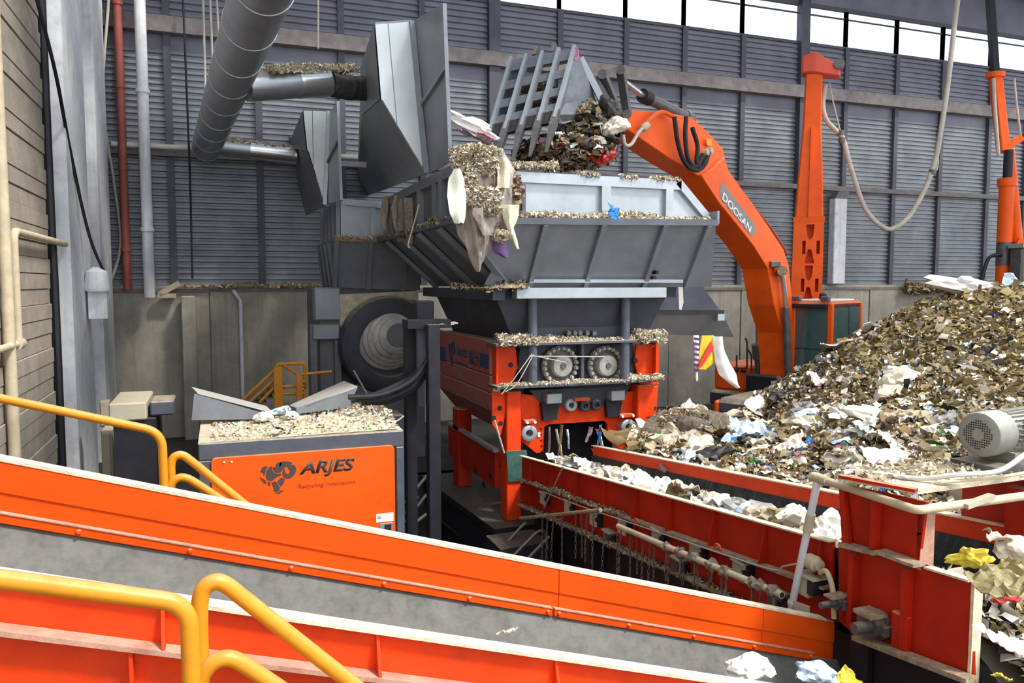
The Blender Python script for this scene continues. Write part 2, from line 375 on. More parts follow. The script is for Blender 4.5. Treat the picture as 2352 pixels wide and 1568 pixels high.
# ================================================================ SHREDDER
def text(body, m, org, right, up, h, parent, name='lettering', shear=0., bold=.0, thick=.004, width=None, space=1.):
    cu = bpy.data.curves.new('t', 'FONT'); cu.body = body; cu.size = 1; cu.extrude = 0; cu.offset = bold; cu.shear = shear; cu.resolution_u = 3; cu.space_character = space
    ob = bpy.data.objects.new('t', cu); COL.objects.link(ob)
    bpy.context.view_layer.update()
    me = bpy.data.meshes.new_from_object(ob.evaluated_get(bpy.context.evaluated_depsgraph_get()))
    bpy.data.objects.remove(ob); bpy.data.curves.remove(cu)
    xs = [v.co.x for v in me.vertices]; ys = [v.co.y for v in me.vertices]
    x0, x1, y0, y1 = min(xs), max(xs), min(ys), max(ys)
    right = Vec(right).normalized(); up = Vec(up).normalized(); nn = right.cross(up)
    sy = h/(y1-y0); sx_ = sy if width is None else width/(x1-x0)
    off = wloc(parent)
    bm = bmesh.new(); bm.from_mesh(me)
    for v in bm.verts: v.co = Vec(org)-off + right*((v.co.x-x0)*sx_) + up*((v.co.y-y0)*sy) + nn*thick
    ex = bmesh.ops.extrude_face_region(bm, geom=list(bm.faces))
    for v in [g for g in ex['geom'] if isinstance(g, bmesh.types.BMVert)]: v.co -= nn*(thick-.001)
    bmesh.ops.recalc_face_normals(bm, faces=bm.faces)
    bm.to_mesh(me); bm.free(); me.name = name; me.materials.clear(); me.materials.append(m)
    o = bpy.data.objects.new(name, me); COL.objects.link(o); o.parent = parent; return o
RAM = [  # emblem: dark pieces, outlined in a 0..1 wide frame (pixels of a close look at the panel)
 [(160,360),(200,290),(240,262),(320,270),(290,310),(270,370),(240,465),(215,430),(225,390),(195,400)],
 [(330,300),(400,268),(395,330),(420,400),(470,440),(540,455),(575,440),(570,490),(520,495),(450,545),(400,590),(330,580),(285,540),(270,470),(285,380)],
 [(420,280),(440,300),(470,350),(520,320),(550,290),(565,300),(600,230),(560,195),(500,210),(475,250),(470,330),(450,330)],
 [(410,300),(450,345),(480,360),(540,300),(560,200),(640,182),(700,190),(650,240),(700,195),(770,210),(820,240),(770,290),(700,300),(650,335),(610,380),(560,425),(500,425),(440,390)],
 [(770,300),(820,272),(860,290),(885,340),(890,390),(830,405),(885,412),(870,470),(840,510),(805,490),(815,530),(770,565),(700,570),(650,555),(615,500),(605,430),(630,370),(655,350),(665,440),(710,480),(750,455),(760,400),(720,330),(715,300)],
 [(140,485),(200,530),(270,575),(265,655),(220,610),(180,550)],
 [(305,600),(360,625),(350,705),(305,660)],
 [(385,640),(440,610),(470,620),(520,700),(560,770),(520,835),(480,850),(435,830),(415,730)],
 [(500,620),(570,540),(600,550),(655,590),(610,690),(580,740),(545,690)],
 [(450,870),(510,868),(565,820),(590,835),(630,825),(620,850),(570,850),(550,890),(500,885)],
]
def emblem(parent, m, org, right, up, h, wid, thick=.004):
    right = Vec(right).normalized(); up = Vec(up).normalized(); nn = right.cross(up); g = MB()
    for p in RAM:
        q = [Vec(org)+right*((x-140)/750*wid)+up*((900-y)/720*h)+nn*.001 for x, y in p]
        g.prism(q, nn*(thick-.001))
    return g.build('emblem', m, parent)

SV = 10.63                                       # front plane of the legs
sh = thing('shredder', 'large orange-red shredder with two round bolted shaft ends on a legged frame', 'shredder', (5.1, 11.5, 0))
# legs -------------------------------------------------------------------
def leg(u0, u1, v0, v1, z0, z1, mat=ORANGERED):
    g = MB(); g.box((u0, v0, z0), (u1, v1, z1)); return g.build('leg', mat, sh, bevel=.012)
pL = Vp(1164, 1190, SV); pR = Vp(1197, 1190, SV)
leg(pL.x, pR.x, SV, SV+.28, 0, 1.92)
pL2 = Vp(1464, 1000, SV); pR2 = Vp(1502, 1000, SV)
leg(pL2.x, pR2.x, SV, SV+.28, 0, 1.92)
q = Up(1048, 1000, 3.78).y
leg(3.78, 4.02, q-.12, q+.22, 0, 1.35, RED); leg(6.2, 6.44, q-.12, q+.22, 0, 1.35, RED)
# leg gussets, stepped plates beside the legs
g = MB(); P = [(1130, 900), (1172, 900), (1164, 935), (1158, 965), (1150, 1000), (1131, 975)]
g.prism([Vp(a, b, SV+.05) for a, b in P], (0, .05, 0)).build('leg_plate', ORANGERED, sh)
P = [(1493, 890), (1512, 886), (1506, 960), (1492, 985)]
MB().prism([Vp(a, b, SV+.05) for a, b in P], (0, .05, 0)).build('leg_plate', ORANGERED, sh)
for (a, b) in ((1148, 937), (1134, 960), (1150, 972), (1502, 938)):
    c = Vp(a, b, SV+.045); MB().cyl(c, c+V3(0, .02, 0), .038, 14).build('bolt_hole', BLACK, sh)
# side panels facing left
su = 3.72
def sidepan(z0, z1, v0, v1, mat, name='side_panel'):
    return MB().box((su-.03, v0, z0), (su+.02, v1, z1)).build(name, mat, sh, bevel=.008)
vb = 13.75
sidepan(2.16, 2.66, 10.8, vb, REDDUST); 
sidepan(1.90, 2.145, 10.8, vb, REDDUST); sidepan(1.66, 1.885, 10.8, vb, REDDUST)
MB().prism([(su-.02, 10.8, 1.64), (su-.02, vb, 1.64), (su+.30, vb, 1.25), (su+.30, 10.8, 1.25)], (.03, 0, .02)).build('sloping_panel', REDDUST, sh)
MB().box((su+.02, 11.05, 1.95), (su+2.70, vb, 2.64)).build('body', REDDUST, sh)
MB().box((su-.035, 12.2, 1.94), (su-.03, 12.42, 2.05)).build('hatch_plate', GREY, sh)
# right side panel
MB().box((6.44, 10.8, 1.25), (6.5, vb, 2.66)).build('side_panel', REDDUST, sh)
# decals on the left panel: read from back to front, so the reading direction is -v
rt, upv = (0, -1, 0), (0, 0, 1)
def onside(px, py): return Up(px, py, su-.031)
a, b = onside(1078, 803), onside(1122, 848)
zt, zb2 = a.z, onside(1122, 848).z
MB().box((su-.034, b.y, zb2), (su-.03, a.y, zt)).build('decal_block', DECALBLUE, sh)
a2, b2 = onside(1011, 795), onside(1024, 831)
MB().box((su-.034, b2.y, b2.z), (su-.03, a2.y, a2.z)).build('decal_block', DECALBLUE, sh)
o = onside(1030, 840); e = onside(1046, 785)
emblem(sh, DECALBLUE, (su-.031, o.y, o.z), rt, upv, e.z-o.z, abs(o.y-e.y))
o = onside(1048, 819); e = onside(1074, 800)
text('ARJES', DECALBLUE, (su-.031, o.y, o.z), rt, upv, .155, sh, shear=.2, bold=.012, width=abs(o.y-e.y))
o = onside(1048, 834); e = onside(1073, 834)
text('Recycling Innovation', DECALBLUE, (su-.031, o.y, o.z), rt, upv, .05, sh, width=abs(o.y-e.y))
o = onside(1082, 822); e = onside(1103, 820)
text('TITAN', DECALRED, (su-.035, o.y, o.z+.01), rt, upv, .12, sh, bold=.015, width=abs(o.y-e.y))
o = onside(1089, 841); e = onside(1103, 840)
text('900', DECALRED, (su-.035, o.y, o.z+.01), rt, upv, .12, sh, bold=.015, width=abs(o.y-e.y))
# front corner brackets (orange) with holes
P = [(1140, 796), (1184, 796), (1190, 845), (1172, 882), (1142, 893)]
MB().prism([Vp(a, b, SV+.12) for a, b in P], (0, .05, 0)).build('corner_bracket', ORANGERED, sh, bevel=.006)
P = [(1462, 792), (1514, 788), (1514, 884), (1470, 884), (1458, 830)]
MB().prism([Vp(a, b, SV+.12) for a, b in P], (0, .05, 0)).build('corner_bracket', ORANGERED, sh, bevel=.006)
MB().box((Vp(1512, 800, SV).x-.04, SV+.0, 1.98), (Vp(1512, 800, SV).x, SV+.5, 2.62)).build('corner_flange', ORANGERED, sh)
MB().box((Vp(1141, 800, SV).x, SV+.02, 1.98), (Vp(1141, 800, SV).x+.03, SV+.5, 2.62)).build('corner_flange', ORANGERED, sh)
for (a, b) in ((1173, 838), (1460, 828)):
    c = Vp(a, b, SV+.115); MB().cyl(c, c+V3(0, .03, 0), .04, 14).build('bolt_hole', BLACK, sh)
# gearbox plate and shelves
g = MB(); P = [(1195, 792), (1452, 790), (1462, 835), (1448, 886), (1208, 892), (1190, 845)]
g.prism([Vp(a, b, SV+.2) for a, b in P], (0, .3, 0)).build('bearing_plate', GREYDK, sh)
zs1, zs2 = 2.60, 1.985
x0, x1 = Vp(1137, 790, SV-.15).x, Vp(1514, 788, SV-.15).x
MB().box((x0, SV-.18, zs1), (x1, SV+.25, zs1+.045)).build('shelf_plate', ANTHRA, sh, bevel=.006)
MB().box((x0+.02, SV-.18, zs2), (x1+.02, SV+.25, zs2+.045)).build('shelf_plate', ANTHRA, sh, bevel=.006)
a = Vp(1340, 790, SV); MB().box((a.x-.02, SV+.02, zs2+.04), (a.x+.02, SV+.2, zs1)).build('divider', ANTHRA, sh)
MB().box((Vp(1228, 760, SV).x, SV+.06, zs1+.04), (Vp(1440, 760, SV).x, SV+.1, zs1+.24)).build('rear_plate', GREYDK, sh)
for a in (1304, 1318, 1330, 1346, 1362):
    c = Vp(a, 772, SV); g = MB(); g.cyl(c, c+V3(0, 0, .09), .028, 10); g.cyl(c+V3(0, -.06, .05), c+V3(0, .06, .05), .035, 10); g.build('grease_fitting', IRON, sh, smooth=True)
# two round shaft ends
for (a, b) in ((1282, 838), (1385, 837)):
    c = Vp(a, b, SV+.2)
    ro = MB().lathe(c, (0, -1, 0), [(0, .305), (.06, .305), (.075, .29), (.075, .25), (.05, .225), (.05, .0)], 40).build('shaft_flange', IRON, sh, smooth=True)
    MB().lathe(c+V3(0, -.05, 0), (0, -1, 0), [(0, .175), (.10, .17), (.13, .15), (.14, .1), (.14, 0)], 32).build('shaft_hub', HUB, ro, smooth=True)
    MB().lathe(c+V3(0, -.19, 0), (0, -1, 0), [(0, .05), (.02, .045), (.02, 0)], 16).build('hub_cap', IRON, ro, smooth=True)
    for i in range(20):
        t = 2*math.pi*(i+.5)/20; p = c+V3(.262*math.cos(t), -.075, .262*math.sin(t))
        MB().lathe(p, (0, -1, 0), [(0, .036), (.02, .036), (.022, .026), (.055, .026), (.06, .02), (.06, 0)], 8).build('bolt', HUB, ro, smooth=True)
# lower dark plate, boxes, arch plate
P = [(1216, 896), (1448, 886), (1438, 905), (1405, 930), (1290, 934), (1240, 922)]
MB().prism([Vp(a, b, SV+.14) for a, b in P], (0, .1, 0)).build('lower_plate', GREYDK, sh)
for (a, b, c, d) in ((1257, 905, 1291, 926), (1405, 898, 1436, 919)):
    p, q = Vp(a, b, SV-.02), Vp(c, d, SV-.02); MB().box((p.x, SV-.02, q.z), (q.x, SV+.2, p.z)).build('limit_box', GREYLT, sh, bevel=.01)
    MB().prism([(p.x-.05, SV+.06, q.z), (q.x, SV+.06, q.z), (q.x-.05, SV+.06, q.z-.26), (p.x-.02, SV+.06, q.z-.26)], (0, .1, 0)).build('limit_housing', BLACK, sh)
P = [(1197, 905), (1230, 908), (1440, 900), (1462, 898), (1463, 1010), (1425, 1032), (1397, 1010), (1395, 972), (1388, 966), (1262, 974), (1250, 980), (1248, 1038), (1232, 1040), (1197, 1012)]
MB().prism([Vp(a, b, SV+.17) for a, b in P], (0, .06, 0)).build('arch_plate', ORANGERED, sh)
a, b = Vp(1320, 915, SV), Vp(1354, 919, SV); MB().box((a.x, SV-.02, b.z), (b.x, SV+.17, a.z)).build('lug', ORANGERED, sh)
for (a, b, r) in ((1306, 928, .10), (1338, 930, .085), (1364, 928, .085), (1210, 992, .125), (1436, 978, .125)):
    c = Vp(a, b, SV+.17)
    g = MB().lathe(c, (0, -1, 0), [(0, r), (.10, r), (.115, r*.85), (.115, r*.45), (.05, r*.42), (.05, 0)], 24); rr = g.build('roller', GREYDK if r < .1 else GREYLT, sh, smooth=True)
    MB().cyl(c+V3(0, -.05, 0), c+V3(0, -.10, 0), r*.25, 12).build('roller_pin', BLACK, rr)
for (a, b, c, d) in ((1202, 964, 1228, 971), (1420, 950, 1452, 956)):
    p, q = Vp(a, b, SV+.1), Vp(c, d, SV+.1); g = MB().box((p.x, SV+.04, q.z), (q.x, SV+.17, p.z)); k = g.build('clamp_plate', ORANGERED, sh, bevel=.005)
    for xx in (p.x+.03, q.x-.03): MB().cyl((xx, SV+.04, (p.z+q.z)/2), (xx, SV+.0, (p.z+q.z)/2), .022, 8).build('bolt', WHITE, k)
for i in range(5):
    c = Vp(1242+i*.6, 985+i*13, SV+.165); MB().cyl(c, c+V3(0, .02, 0), .018, 8).build('bolt_hole', BLACK, sh)
c = Vp(1238, 998, SV+.16); MB().box((c.x-.02, SV+.155, c.z-.035), (c.x+.02, SV+.17, c.z+.035)).build('tag', WHITE, sh)
MB().box((4.3, SV+.9, .4), (6.1, SV+1.0, 2.2)).build('inner_baffle', BLACK, sh)
MB().box((4.15, SV+.24, .9), (4.25, SV+1, 2.0)).build('inner_wall', BLACK, sh); MB().box((6.05, SV+.24, .9), (6.15, SV+1, 2.0)).build('inner_wall', BLACK, sh)
# dark neck under the hopper
zn0, zn1 = 2.64, 3.28
g = MB(); A = [(4.05, SV+.14, zn0), (6.25, SV+.14, zn0), (6.25, 13.6, zn0), (3.95, 13.6, zn0)]; B = [(3.72, SV-.05, zn1), (6.5, SV-.05, zn1), (6.5, 13.9, zn1), (3.72, 13.9, zn1)]
g.loft([[Vec(p) for p in A], [Vec(p) for p in B]]).build('neck', GREYDK, sh)
for a in (1224, 1437):
    c = Vp(a, 780, SV-.1); MB().cyl((c.x, SV-.08, zs2+.04), (c.x, SV-.08, zn1), .072, 20).build('support_tube', ANTHRA, sh, smooth=True)
# lower red cross beam on the left
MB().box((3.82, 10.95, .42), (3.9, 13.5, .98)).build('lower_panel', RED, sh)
MB().box((3.78, 10.9, .98), (3.86, 13.4, 1.03)).build('panel_edge', GREYLT, sh)
for (a, b) in ((1092, 1080), (1110, 1112), (1126, 1092)):
    c = Up(a, b, 3.815); MB().cyl(c, c+V3(.02, 0, 0), .06, 12).build('bolt_hole', BLACK, sh)
gp = MB(); P = [(1163, 1036), (1210, 1034), (1215, 1103), (1168, 1106)]
gp.prism([Vp(a, b, SV-.03) for a, b in P], (0, .025, 0)); gp = gp.build('cover_plate', GREEN, loc=Vp(1190, 1105, SV-.03)); tag(gp, 'square dark green plate fixed to the front left leg of the shredder', 'plate')
# black plinth the machine stands on
pl = thing('machine_plinth', 'black steel plinth under the left side of the orange-red shredder', 'plinth', (4.2, 12, PITZ))
MB().prism([(3.6, 10.35, -.10), (6.6, 10.35, -.10), (6.6, 14, -.10), (3.35, 14, -.10)], (0, 0, .10)).build('top_plate', BLACK, pl)
MB().box((3.7, 10.42, -.5), (6.5, 10.52, -.1)).build('front_beam', BLACK, pl)
MB().bar((3.65, 10.5, -.35), (3.5, 13.8, -.35), .1, .4).build('side_beam', BLACK, pl)
MB().bar((3.7, 10.5, -.55), (3.55, 13.2, -.62), .06, .08).build('lower_rail', ANTHRA, pl)
for u, v in ((3.75, 10.6), (3.75, 13.5), (6.3, 10.6), (6.3, 13.5)): MB().box((u, v, PITZ), (u+.2, v+.2, -.1)).build('leg', BLACK, pl)

# ================================================================ FEED HOPPER
RV = 9.9; uL = 2.91; uR = Vp(1645, 505, RV).x; zr = 4.40
hp = thing('feed_hopper', 'big flared grey hopper standing on the orange-red shredder', 'hopper', (5, 12, 3.28))
zb = 3.44; bv = 10.5; ubL = Vp(1166, 655, bv).x; ubR = Vp(1634, 654, bv).x; vk = 15.0
HOPSIDE = M('hopper_left_grey', (.15, .16, .20), .5, .25, var=.2, scale=2, dust=.5, grime=.3)  # darker grey, used on the hopper's left side only
rA, rB, rC, rD = V3(uL, RV, zr-.08), V3(uR, RV, zr), V3(uR, vk, zr), V3(uL, vk, zr-.08)
bA, bB, bC, bD = V3(ubL, bv, zb), V3(ubR, bv, zb), V3(ubR, vk-.5, zb), V3(ubL, vk-.5, zb)
MB().prism([rA, rB, bB, bA], (0, .03, 0)).build('front_skirt', GREY, hp)
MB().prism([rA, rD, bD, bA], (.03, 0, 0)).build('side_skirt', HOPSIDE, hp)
MB().prism([rD, rC, bC, bD], (0, -.03, 0)).build('rear_skirt', GREY, hp)
def rib(p, q, nrm, w=.07, d=.07):
    p, q = Vec(p), Vec(q); return MB().bar(p+Vec(nrm)*d/2, q+Vec(nrm)*d/2, w, d, nrm).build('rib', GREY, hp)
for t in (.09, .315, .535, .78, .965):
    p = rA.lerp(rB, t); q = bA.lerp(bB, 0); q = V3(p.x, bv, zb)
    if q.x < ubL: q = rA.lerp(bA, (p.x-uL)/(ubL-uL)); q.z = max(q.z, zb)
    rib(p-V3(0, 0, .03), q+V3(0, 0, .02), (0, -.85, -.5))
for i in range(4):
    v = RV+.75+i*1.2; rib((uL, v, zr-.12), (ubL, max(v, bv), zb), (-.7, 0, -.7), .12, .07)
MB().bar(rA+V3(0, -.03, 0), bA+V3(0, -.03, 0), .09, .05, (-.7, -.7, 0)).build('corner_strip', GREY, hp)
MB().bar(rA+V3(0, -.03, -.01), rB+V3(0, -.03, -.01), .06, .09).build('rim', ANTHRA, hp)
MB().bar(rA+V3(-.03, 0, 0), rD+V3(-.03, 0, 0), .06, .09).build('rim', ANTHRA, hp)
MB().prism([rA, rB, rB+V3(0, .2, .0), rA+V3(0, .2, 0)], (0, 0, .02)).build('ledge', GREY, hp)
MB().prism([rA, rD, rD+V3(.16, 0, 0), rA+V3(.16, 0, 0)], (0, 0, .02)).build('ledge', GREY, hp)
p = Vp(1640, 480, RV+.02); MB().box((uR-.015, RV-.05, zr-.03), (uR+.02, RV+.25, zr+.16)).build('end_strip', GREY, hp)
# base flange beam
x0, x1 = Vp(1186, 670, 10.3).x, Vp(1530, 670, 10.3).x
MB().box((x0, 10.28, 3.28), (x1, 10.5, 3.435)).build('base_flange', GREYLT, hp, bevel=.008)
MB().box((3.72, 10.5, 3.28), (x1+.3, 10.6, 3.44)).build('base_beam', BLACK, hp)
MB().box((3.6, 10.4, 3.26), (3.78, 14.4, 3.42)).build('base_beam', GREYDK, hp)
p = Vp(1160, 662, 10.36); MB().prism([Vp(a, b, 10.33) for a, b in ((1112, 655), (1135, 610), (1165, 655))], (0, .05, 0)).build('gusset', ANTHRA, hp)
# upper front panel with posts and chamfered right end
uv = RV+.2
Q = [Vp(a, b, uv) for a, b in ((1050, 388), (1560, 390), (1646, 497))]; zt = Q[0].z
zt_hop = zt
MB().prism([V3(uL+.14, uv, zr+.0), V3(uL+.14, uv, zt), V3(Q[1].x, uv, zt), V3(uR-.02, uv, zr+.1), V3(uR-.02, uv, zr)], (0, .03, 0)).build('front_panel', GREYLT, hp)
MB().bar((uL+.14, uv-.035, zt-.07), (Q[1].x, uv-.035, zt-.07), .07, .14).build('top_rail', GREYLT, hp)
MB().bar((Q[1].x-.05, uv-.035, zt-.02), (uR-.05, uv-.035, zr+.08), .07, .11, (1, 0, 1)).build('end_rail', GREYLT, hp)
for a, w in ((1201, .05), (1390, .14), (1535, .12)):
    u = Vp(a, 440, uv-.03).x; MB().box((u-w/2, uv-.075, zr), (u+w/2, uv, zt-.14)).build('panel_post', GREYLT if w > .06 else ANTHRA, hp)
# upper left panel
lu = uL+.15
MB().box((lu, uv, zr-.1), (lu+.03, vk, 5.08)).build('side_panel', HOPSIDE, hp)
MB().bar((lu-.03, uv, 5.02), (lu-.03, vk, 5.02), .08, .14).build('top_rail', GREY, hp)
for v in (uv+.05, 10.9, 11.25, 12.2, 13.2, 14.2):
    MB().box((lu-.09, v-.06, zr-.05), (lu, v+.06, 4.96)).build('panel_post', GREY, hp)
MB().box((lu, vk-.03, zr), (6.4, vk, 5.08)).build('rear_panel', GREYLT, hp)
MB().box((6.3, uv+.8, zr), (6.33, vk, 4.7)).build('side_panel', GREY, hp)
for (a, b) in ((1506, 625), (1500, 637)):
    c = Vp(a, b, 10.3); MB().cyl(c+V3(0, -.05, 0), c+V3(0, .15, 0), .03, 10).build('bolt', BLACK, hp)
x0, x1 = Vp(1215, 645, 10.42).x, Vp(1565, 645, 10.42).x
MB().bar((x0, 10.4, 3.53), (x1, 10.4, 3.53), .05, .05).build('welded_strip', GREYLT, hp)
# deflector wing on the right
wg = thing('deflector_wing', 'grey folded steel wing sticking out right below the big hopper', 'chute', Dp(1590, 770, 13))
wv = 11.6
MB().prism([Vp(a, b, wv) for a, b in ((1475, 655), (1612, 654), (1660, 722), (1478, 720))], (0, .03, 0)).build('upper_sheet', GREYDK, wg)
lo = [Vp(a, b, wv) for a, b in ((1478, 720), (1660, 722), (1697, 772), (1488, 768))]; lo[2] += V3(.12, .30, -.04); lo[3] += V3(0, .30, 0)
MB().prism(lo, (0, .03, .02)).build('lower_sheet', GREY, wg)
MB().bar(Vp(1480, 716, wv-.04), Vp(1660, 717, wv-.04), .08, .08).build('fold_rib', BLACK, wg)
p = Vp(1655, 728, wv-.06); MB().box((p.x-.07, p.y-.02, p.z-.06), (p.x+.07, p.y+.05, p.z+.06)).build('end_bracket', GREYLT, wg)
st = MB().prism([Vp(a, b, 10.9) for a, b in ((1558, 658), (1568, 656), (1570, 695), (1565, 712), (1560, 710))], (0, .01, 0)).build('hanging_strip', plastic('pale_strip', (.55, .53, .5)), loc=Vp(1564, 712, 10.9))
tag(st, 'small pale strip hanging under the right end of the big hopper', 'strip')

# ================================================================ EXTRACTION HOOD
def hood(name, label, A, Bp, C, E, E2, C2, A2, sheet, mats, hl):
    t = thing(name, label, 'hood', C)
    A, Bp, C, E, E2, C2, A2 = [Vec(q) for q in (A, Bp, C, E, E2, C2, A2)]
    m1, m2, m3 = mats
    g = MB(); g.prism([A, Bp, C, E], (0, .02, 0)); g.build('front_sheet', m1, t)
    g = MB(); g.add([A, E, E2, A2], [(0, 1, 2, 3)]); n = (E-A).cross(A2-A).normalized()*.02; g.add([A-n, E-n, E2-n, A2-n], [(0, 1, 2, 3)]); g.build('side_sheet', m2, t)
    g = MB(); g.prism([E, C, C2, E2], (.02, 0, -.01)); g.build('sloping_sheet', m2, t)
    B2 = Bp+(A2-A); 
    g = MB(); g.prism([A, Bp, B2, A2], (0, 0, .03)); g.build('top_sheet', m2, t)
    g = MB(); g.prism([A2, B2, C2+V3(.05, 0, 0), C2, E2], (0, .02, 0)); g.build('rear_sheet', m2, t)
    g = MB(); g.bar(Bp+V3(0, -.03, 0), C+V3(0, -.03, 0), .07, .06, (0, 1, 0)); g.build('front_stile', m3, t)
    sh_ = [Vec(q) for q in sheet]
    g = MB(); g.prism(sh_, (.025, 0, 0)); w = g.build('splash_sheet', m3, t)
    g = MB(); mid0 = sh_[0].lerp(sh_[3], .55); mid1 = sh_[1].lerp(sh_[2], .40); g.bar(mid0+V3(-.02, 0, 0), mid1+V3(-.02, 0, 0), .04, .05); g.build('stiffener', m2, w)
    g = MB(); g.bar(sh_[1], sh_[2], .05, .05, (1, 0, 0)); g.build('edge_bar', m3, w)
    for s_ in (.35, .62):
        a = A.lerp(Bp, s_); b = E.lerp(C, s_)
        if s_ < .5: g = MB(); g.bar(a+V3(0, -.003, 0), b+V3(0, -.003, 0), .012, .006, (0, 1, 0)); g.build('seam', m2, t)
    return t
hv = 11.2
hA, hB, hC, hE = Vp(862, 56, hv), Vp(945, 50, hv), Vp(977, 398, hv), Vp(876, 228, hv)
hE2 = Dp(832, 265, hv*1.18); hC2 = Pl(818, 458, hC, (hC-hE).cross(hE2-hE)); hA2 = V3(hE2.x, hE2.y, hA.z-.0)
hd = hood('extraction_hood', 'large grey extraction hood with a bright front sheet on the left of the big hopper', hA, hB, hC, hE, hE2, hC2, hA2,
     [Vp(951, 46, hv-.02), Up(1020, 8, hB.x+.1), Up(1034, 370, hC.x+.08), Vp(986, 398, hv-.02)], (M('reflection_tone_sheet', (.62, .66, .68), .35, .35, var=.12, scale=1.5, bump=.03), GREY, GREY), 0)  # bright reflection put into the front sheet's colour

# ================================================================ DUCTS
du = thing('extraction_duct', 'very large grey spiral duct running overhead into the hall at the upper left', 'duct', (0, 12, 5.9))
da, db = Dp(650, -160, 6.4), Dp(474, 338, 17.0)
dax = (db-da).normalized(); Ld = (db-da).length; nseg = 9
for i in range(nseg):
    p = da+dax*(Ld*i/nseg); q = da+dax*(Ld*(i+1)/nseg)
    MB().lathe(p, dax, [(0, .30), (Ld/nseg-.001, .295)], 40).build('duct_section', GALV, du, smooth=True)
    MB().lathe(q-dax*.03, dax, [(0, .290), (.005, .304), (.028, .304), (.033, .290)], 40).build('joint_band', GALV, du, smooth=True)
MB().lathe(db-dax*.02, dax, [(0, .30), (.1, .29), (.2, .22), (.24, .05)], 32).build('end_cap', GALV, du, smooth=True)
def branch(label, a, b, r, flex):
    t = thing('branch_duct', label, 'duct', b); a, b = Vec(a), Vec(b); d = (b-a).normalized(); L = (b-a).length
    MB().lathe(a, d, [(0, r), (L*.42, r)], 28).build('duct_section', GALV, t, smooth=True)
    g = []; 
    s0 = L*.40
    MB().lathe(a+d*s0, d, [(0, r*1.03)]+[(.02+i*.05, r*(1.06 if i % 2 else 1.03)) for i in range(int(L*(.3 if flex else .58)/.05))], 28).build('corrugated_section', CHROME, t, smooth=True)
    if flex:
        pts = [a+d*(L*.68)+V3(0, 0, -.02), a+d*(L*.8)+V3(0, 0, -.08), b+V3(0, 0, -.12)]
        MB().tube(spline(pts, 6), r*.92, 20, .06).build('rubber_sleeve', RUBBERDK, t, smooth=True)
    return t
ba = da+dax*((12.0-da.y)/dax.y); bb = Dp(838, 185, 12.4)
branch('dusty branch duct with a black sleeve feeding the large grey hood', ba+V3(.2, 0, -.12), bb, .2, True)
rb = db-dax*.35
branch('dusty silver branch duct feeding the smaller rear hood', rb+V3(.15, 0, -.02), Dp(690, 357, 17.4), .2, False)

# ================================================================ FRONT INCLINED CONVEYOR (orange), running along u
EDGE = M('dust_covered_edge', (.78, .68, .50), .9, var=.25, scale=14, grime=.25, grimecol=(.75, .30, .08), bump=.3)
PINKLEDGE = M('dusty_pink_ledge', (.52, .30, .22), .9, var=.3, scale=10, grime=.3, grimecol=(.6, .08, .03), bump=.2)
FVc, NVc = 4.2, 2.85; SLP = .3115
def zf(u): return 2.68-SLP*(u+.97)
fc = thing('belt_conveyor', 'long orange sloping belt conveyor crossing the foreground, with grey rubber skirts', 'conveyor', (1, 3.5, PITZ))
us = [-2.15, Vp(1283, 1310, FVc).x, Vp(1752, 1400, FVc).x, 3.98]
for a, b in zip(us[:-1], us[1:]):
    a2, b2 = a+.0015, b-.0015
    MB().prism([(a2, FVc-.008, zf(a2)), (b2, FVc-.008, zf(b2)), (b2, FVc-.008, zf(b2)-.155), (a2, FVc-.008, zf(a2)-.155)], (0, .04, 0)).build('side_board', ORANGE, fc, bevel=.003)
    MB().prism([(a2, FVc, zf(a2)-.15), (b2, FVc, zf(b2)-.15), (b2, FVc, zf(b2)-.285), (a2, FVc, zf(a2)-.285)], (0, .04, 0)).build('lower_board', ORANGE, fc, bevel=.003)
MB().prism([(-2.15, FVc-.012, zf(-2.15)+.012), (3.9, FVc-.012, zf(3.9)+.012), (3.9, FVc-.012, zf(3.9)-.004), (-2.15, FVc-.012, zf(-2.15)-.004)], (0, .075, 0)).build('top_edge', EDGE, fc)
ue = Vp(1862, 1490, FVc).x; uj = Vp(1266, 1395, FVc).x
for a, b in ((-2.15, uj-.006), (uj+.006, ue)):
    st = MB().prism([(a, FVc-.035, zf(a)-.245), (b, FVc-.035, zf(b)-.245), (b, FVc-.035, zf(b)-.292), (a, FVc-.035, zf(a)-.292)], (0, .027, 0)).build('clamp_strip', ORANGE, fc, bevel=.003)
    MB().prism([(a, FVc-.04, zf(a)-.240), (b, FVc-.04, zf(b)-.240), (b, FVc-.04, zf(b)-.2455), (a, FVc-.04, zf(a)-.2455)], (0, .035, 0)).build('strip_dust', PINKLEDGE, st)
    n = max(2, int((b-a)/.47)); 
    for i in range(n+1):
        u = a+.03+(b-a-.06)*i/n; c = V3(u, FVc-.035, zf(u)-.268)
        MB().lathe(c, (0, -1, 0), [(0, .013), (.008, .013), (.012, .008), (.016, .008), (.016, 0)], 8).build('bolt', ORANGE, st)
def slab(u0, u1, P0, P1, th, m, name, par):   # sheet along u between profile points (v, dz)
    (v0, d0), (v1, d1) = P0, P1
    q = [(u0, v0, zf(u0)+d0), (u1, v0, zf(u1)+d0), (u1, v1, zf(u1)+d1), (u0, v1, zf(u0)+d1)]
    return MB().prism(q, th).build(name, m, par)
slab(-2.15, 4.02, (FVc-.005, -.28), (3.92, -.80), (0, .012, .008), RUBBER, 'rubber_skirt', fc)
slab(-2.15, 4.02, (NVc+.06, -.02), (3.1, -.80), (0, -.012, .008), RUBBER, 'rubber_skirt', fc)
slab(-2.15, 4.1, (3.0, -.80), (4.0, -.80), (0, 0, -.02), RUBBERDK, 'belt', fc)
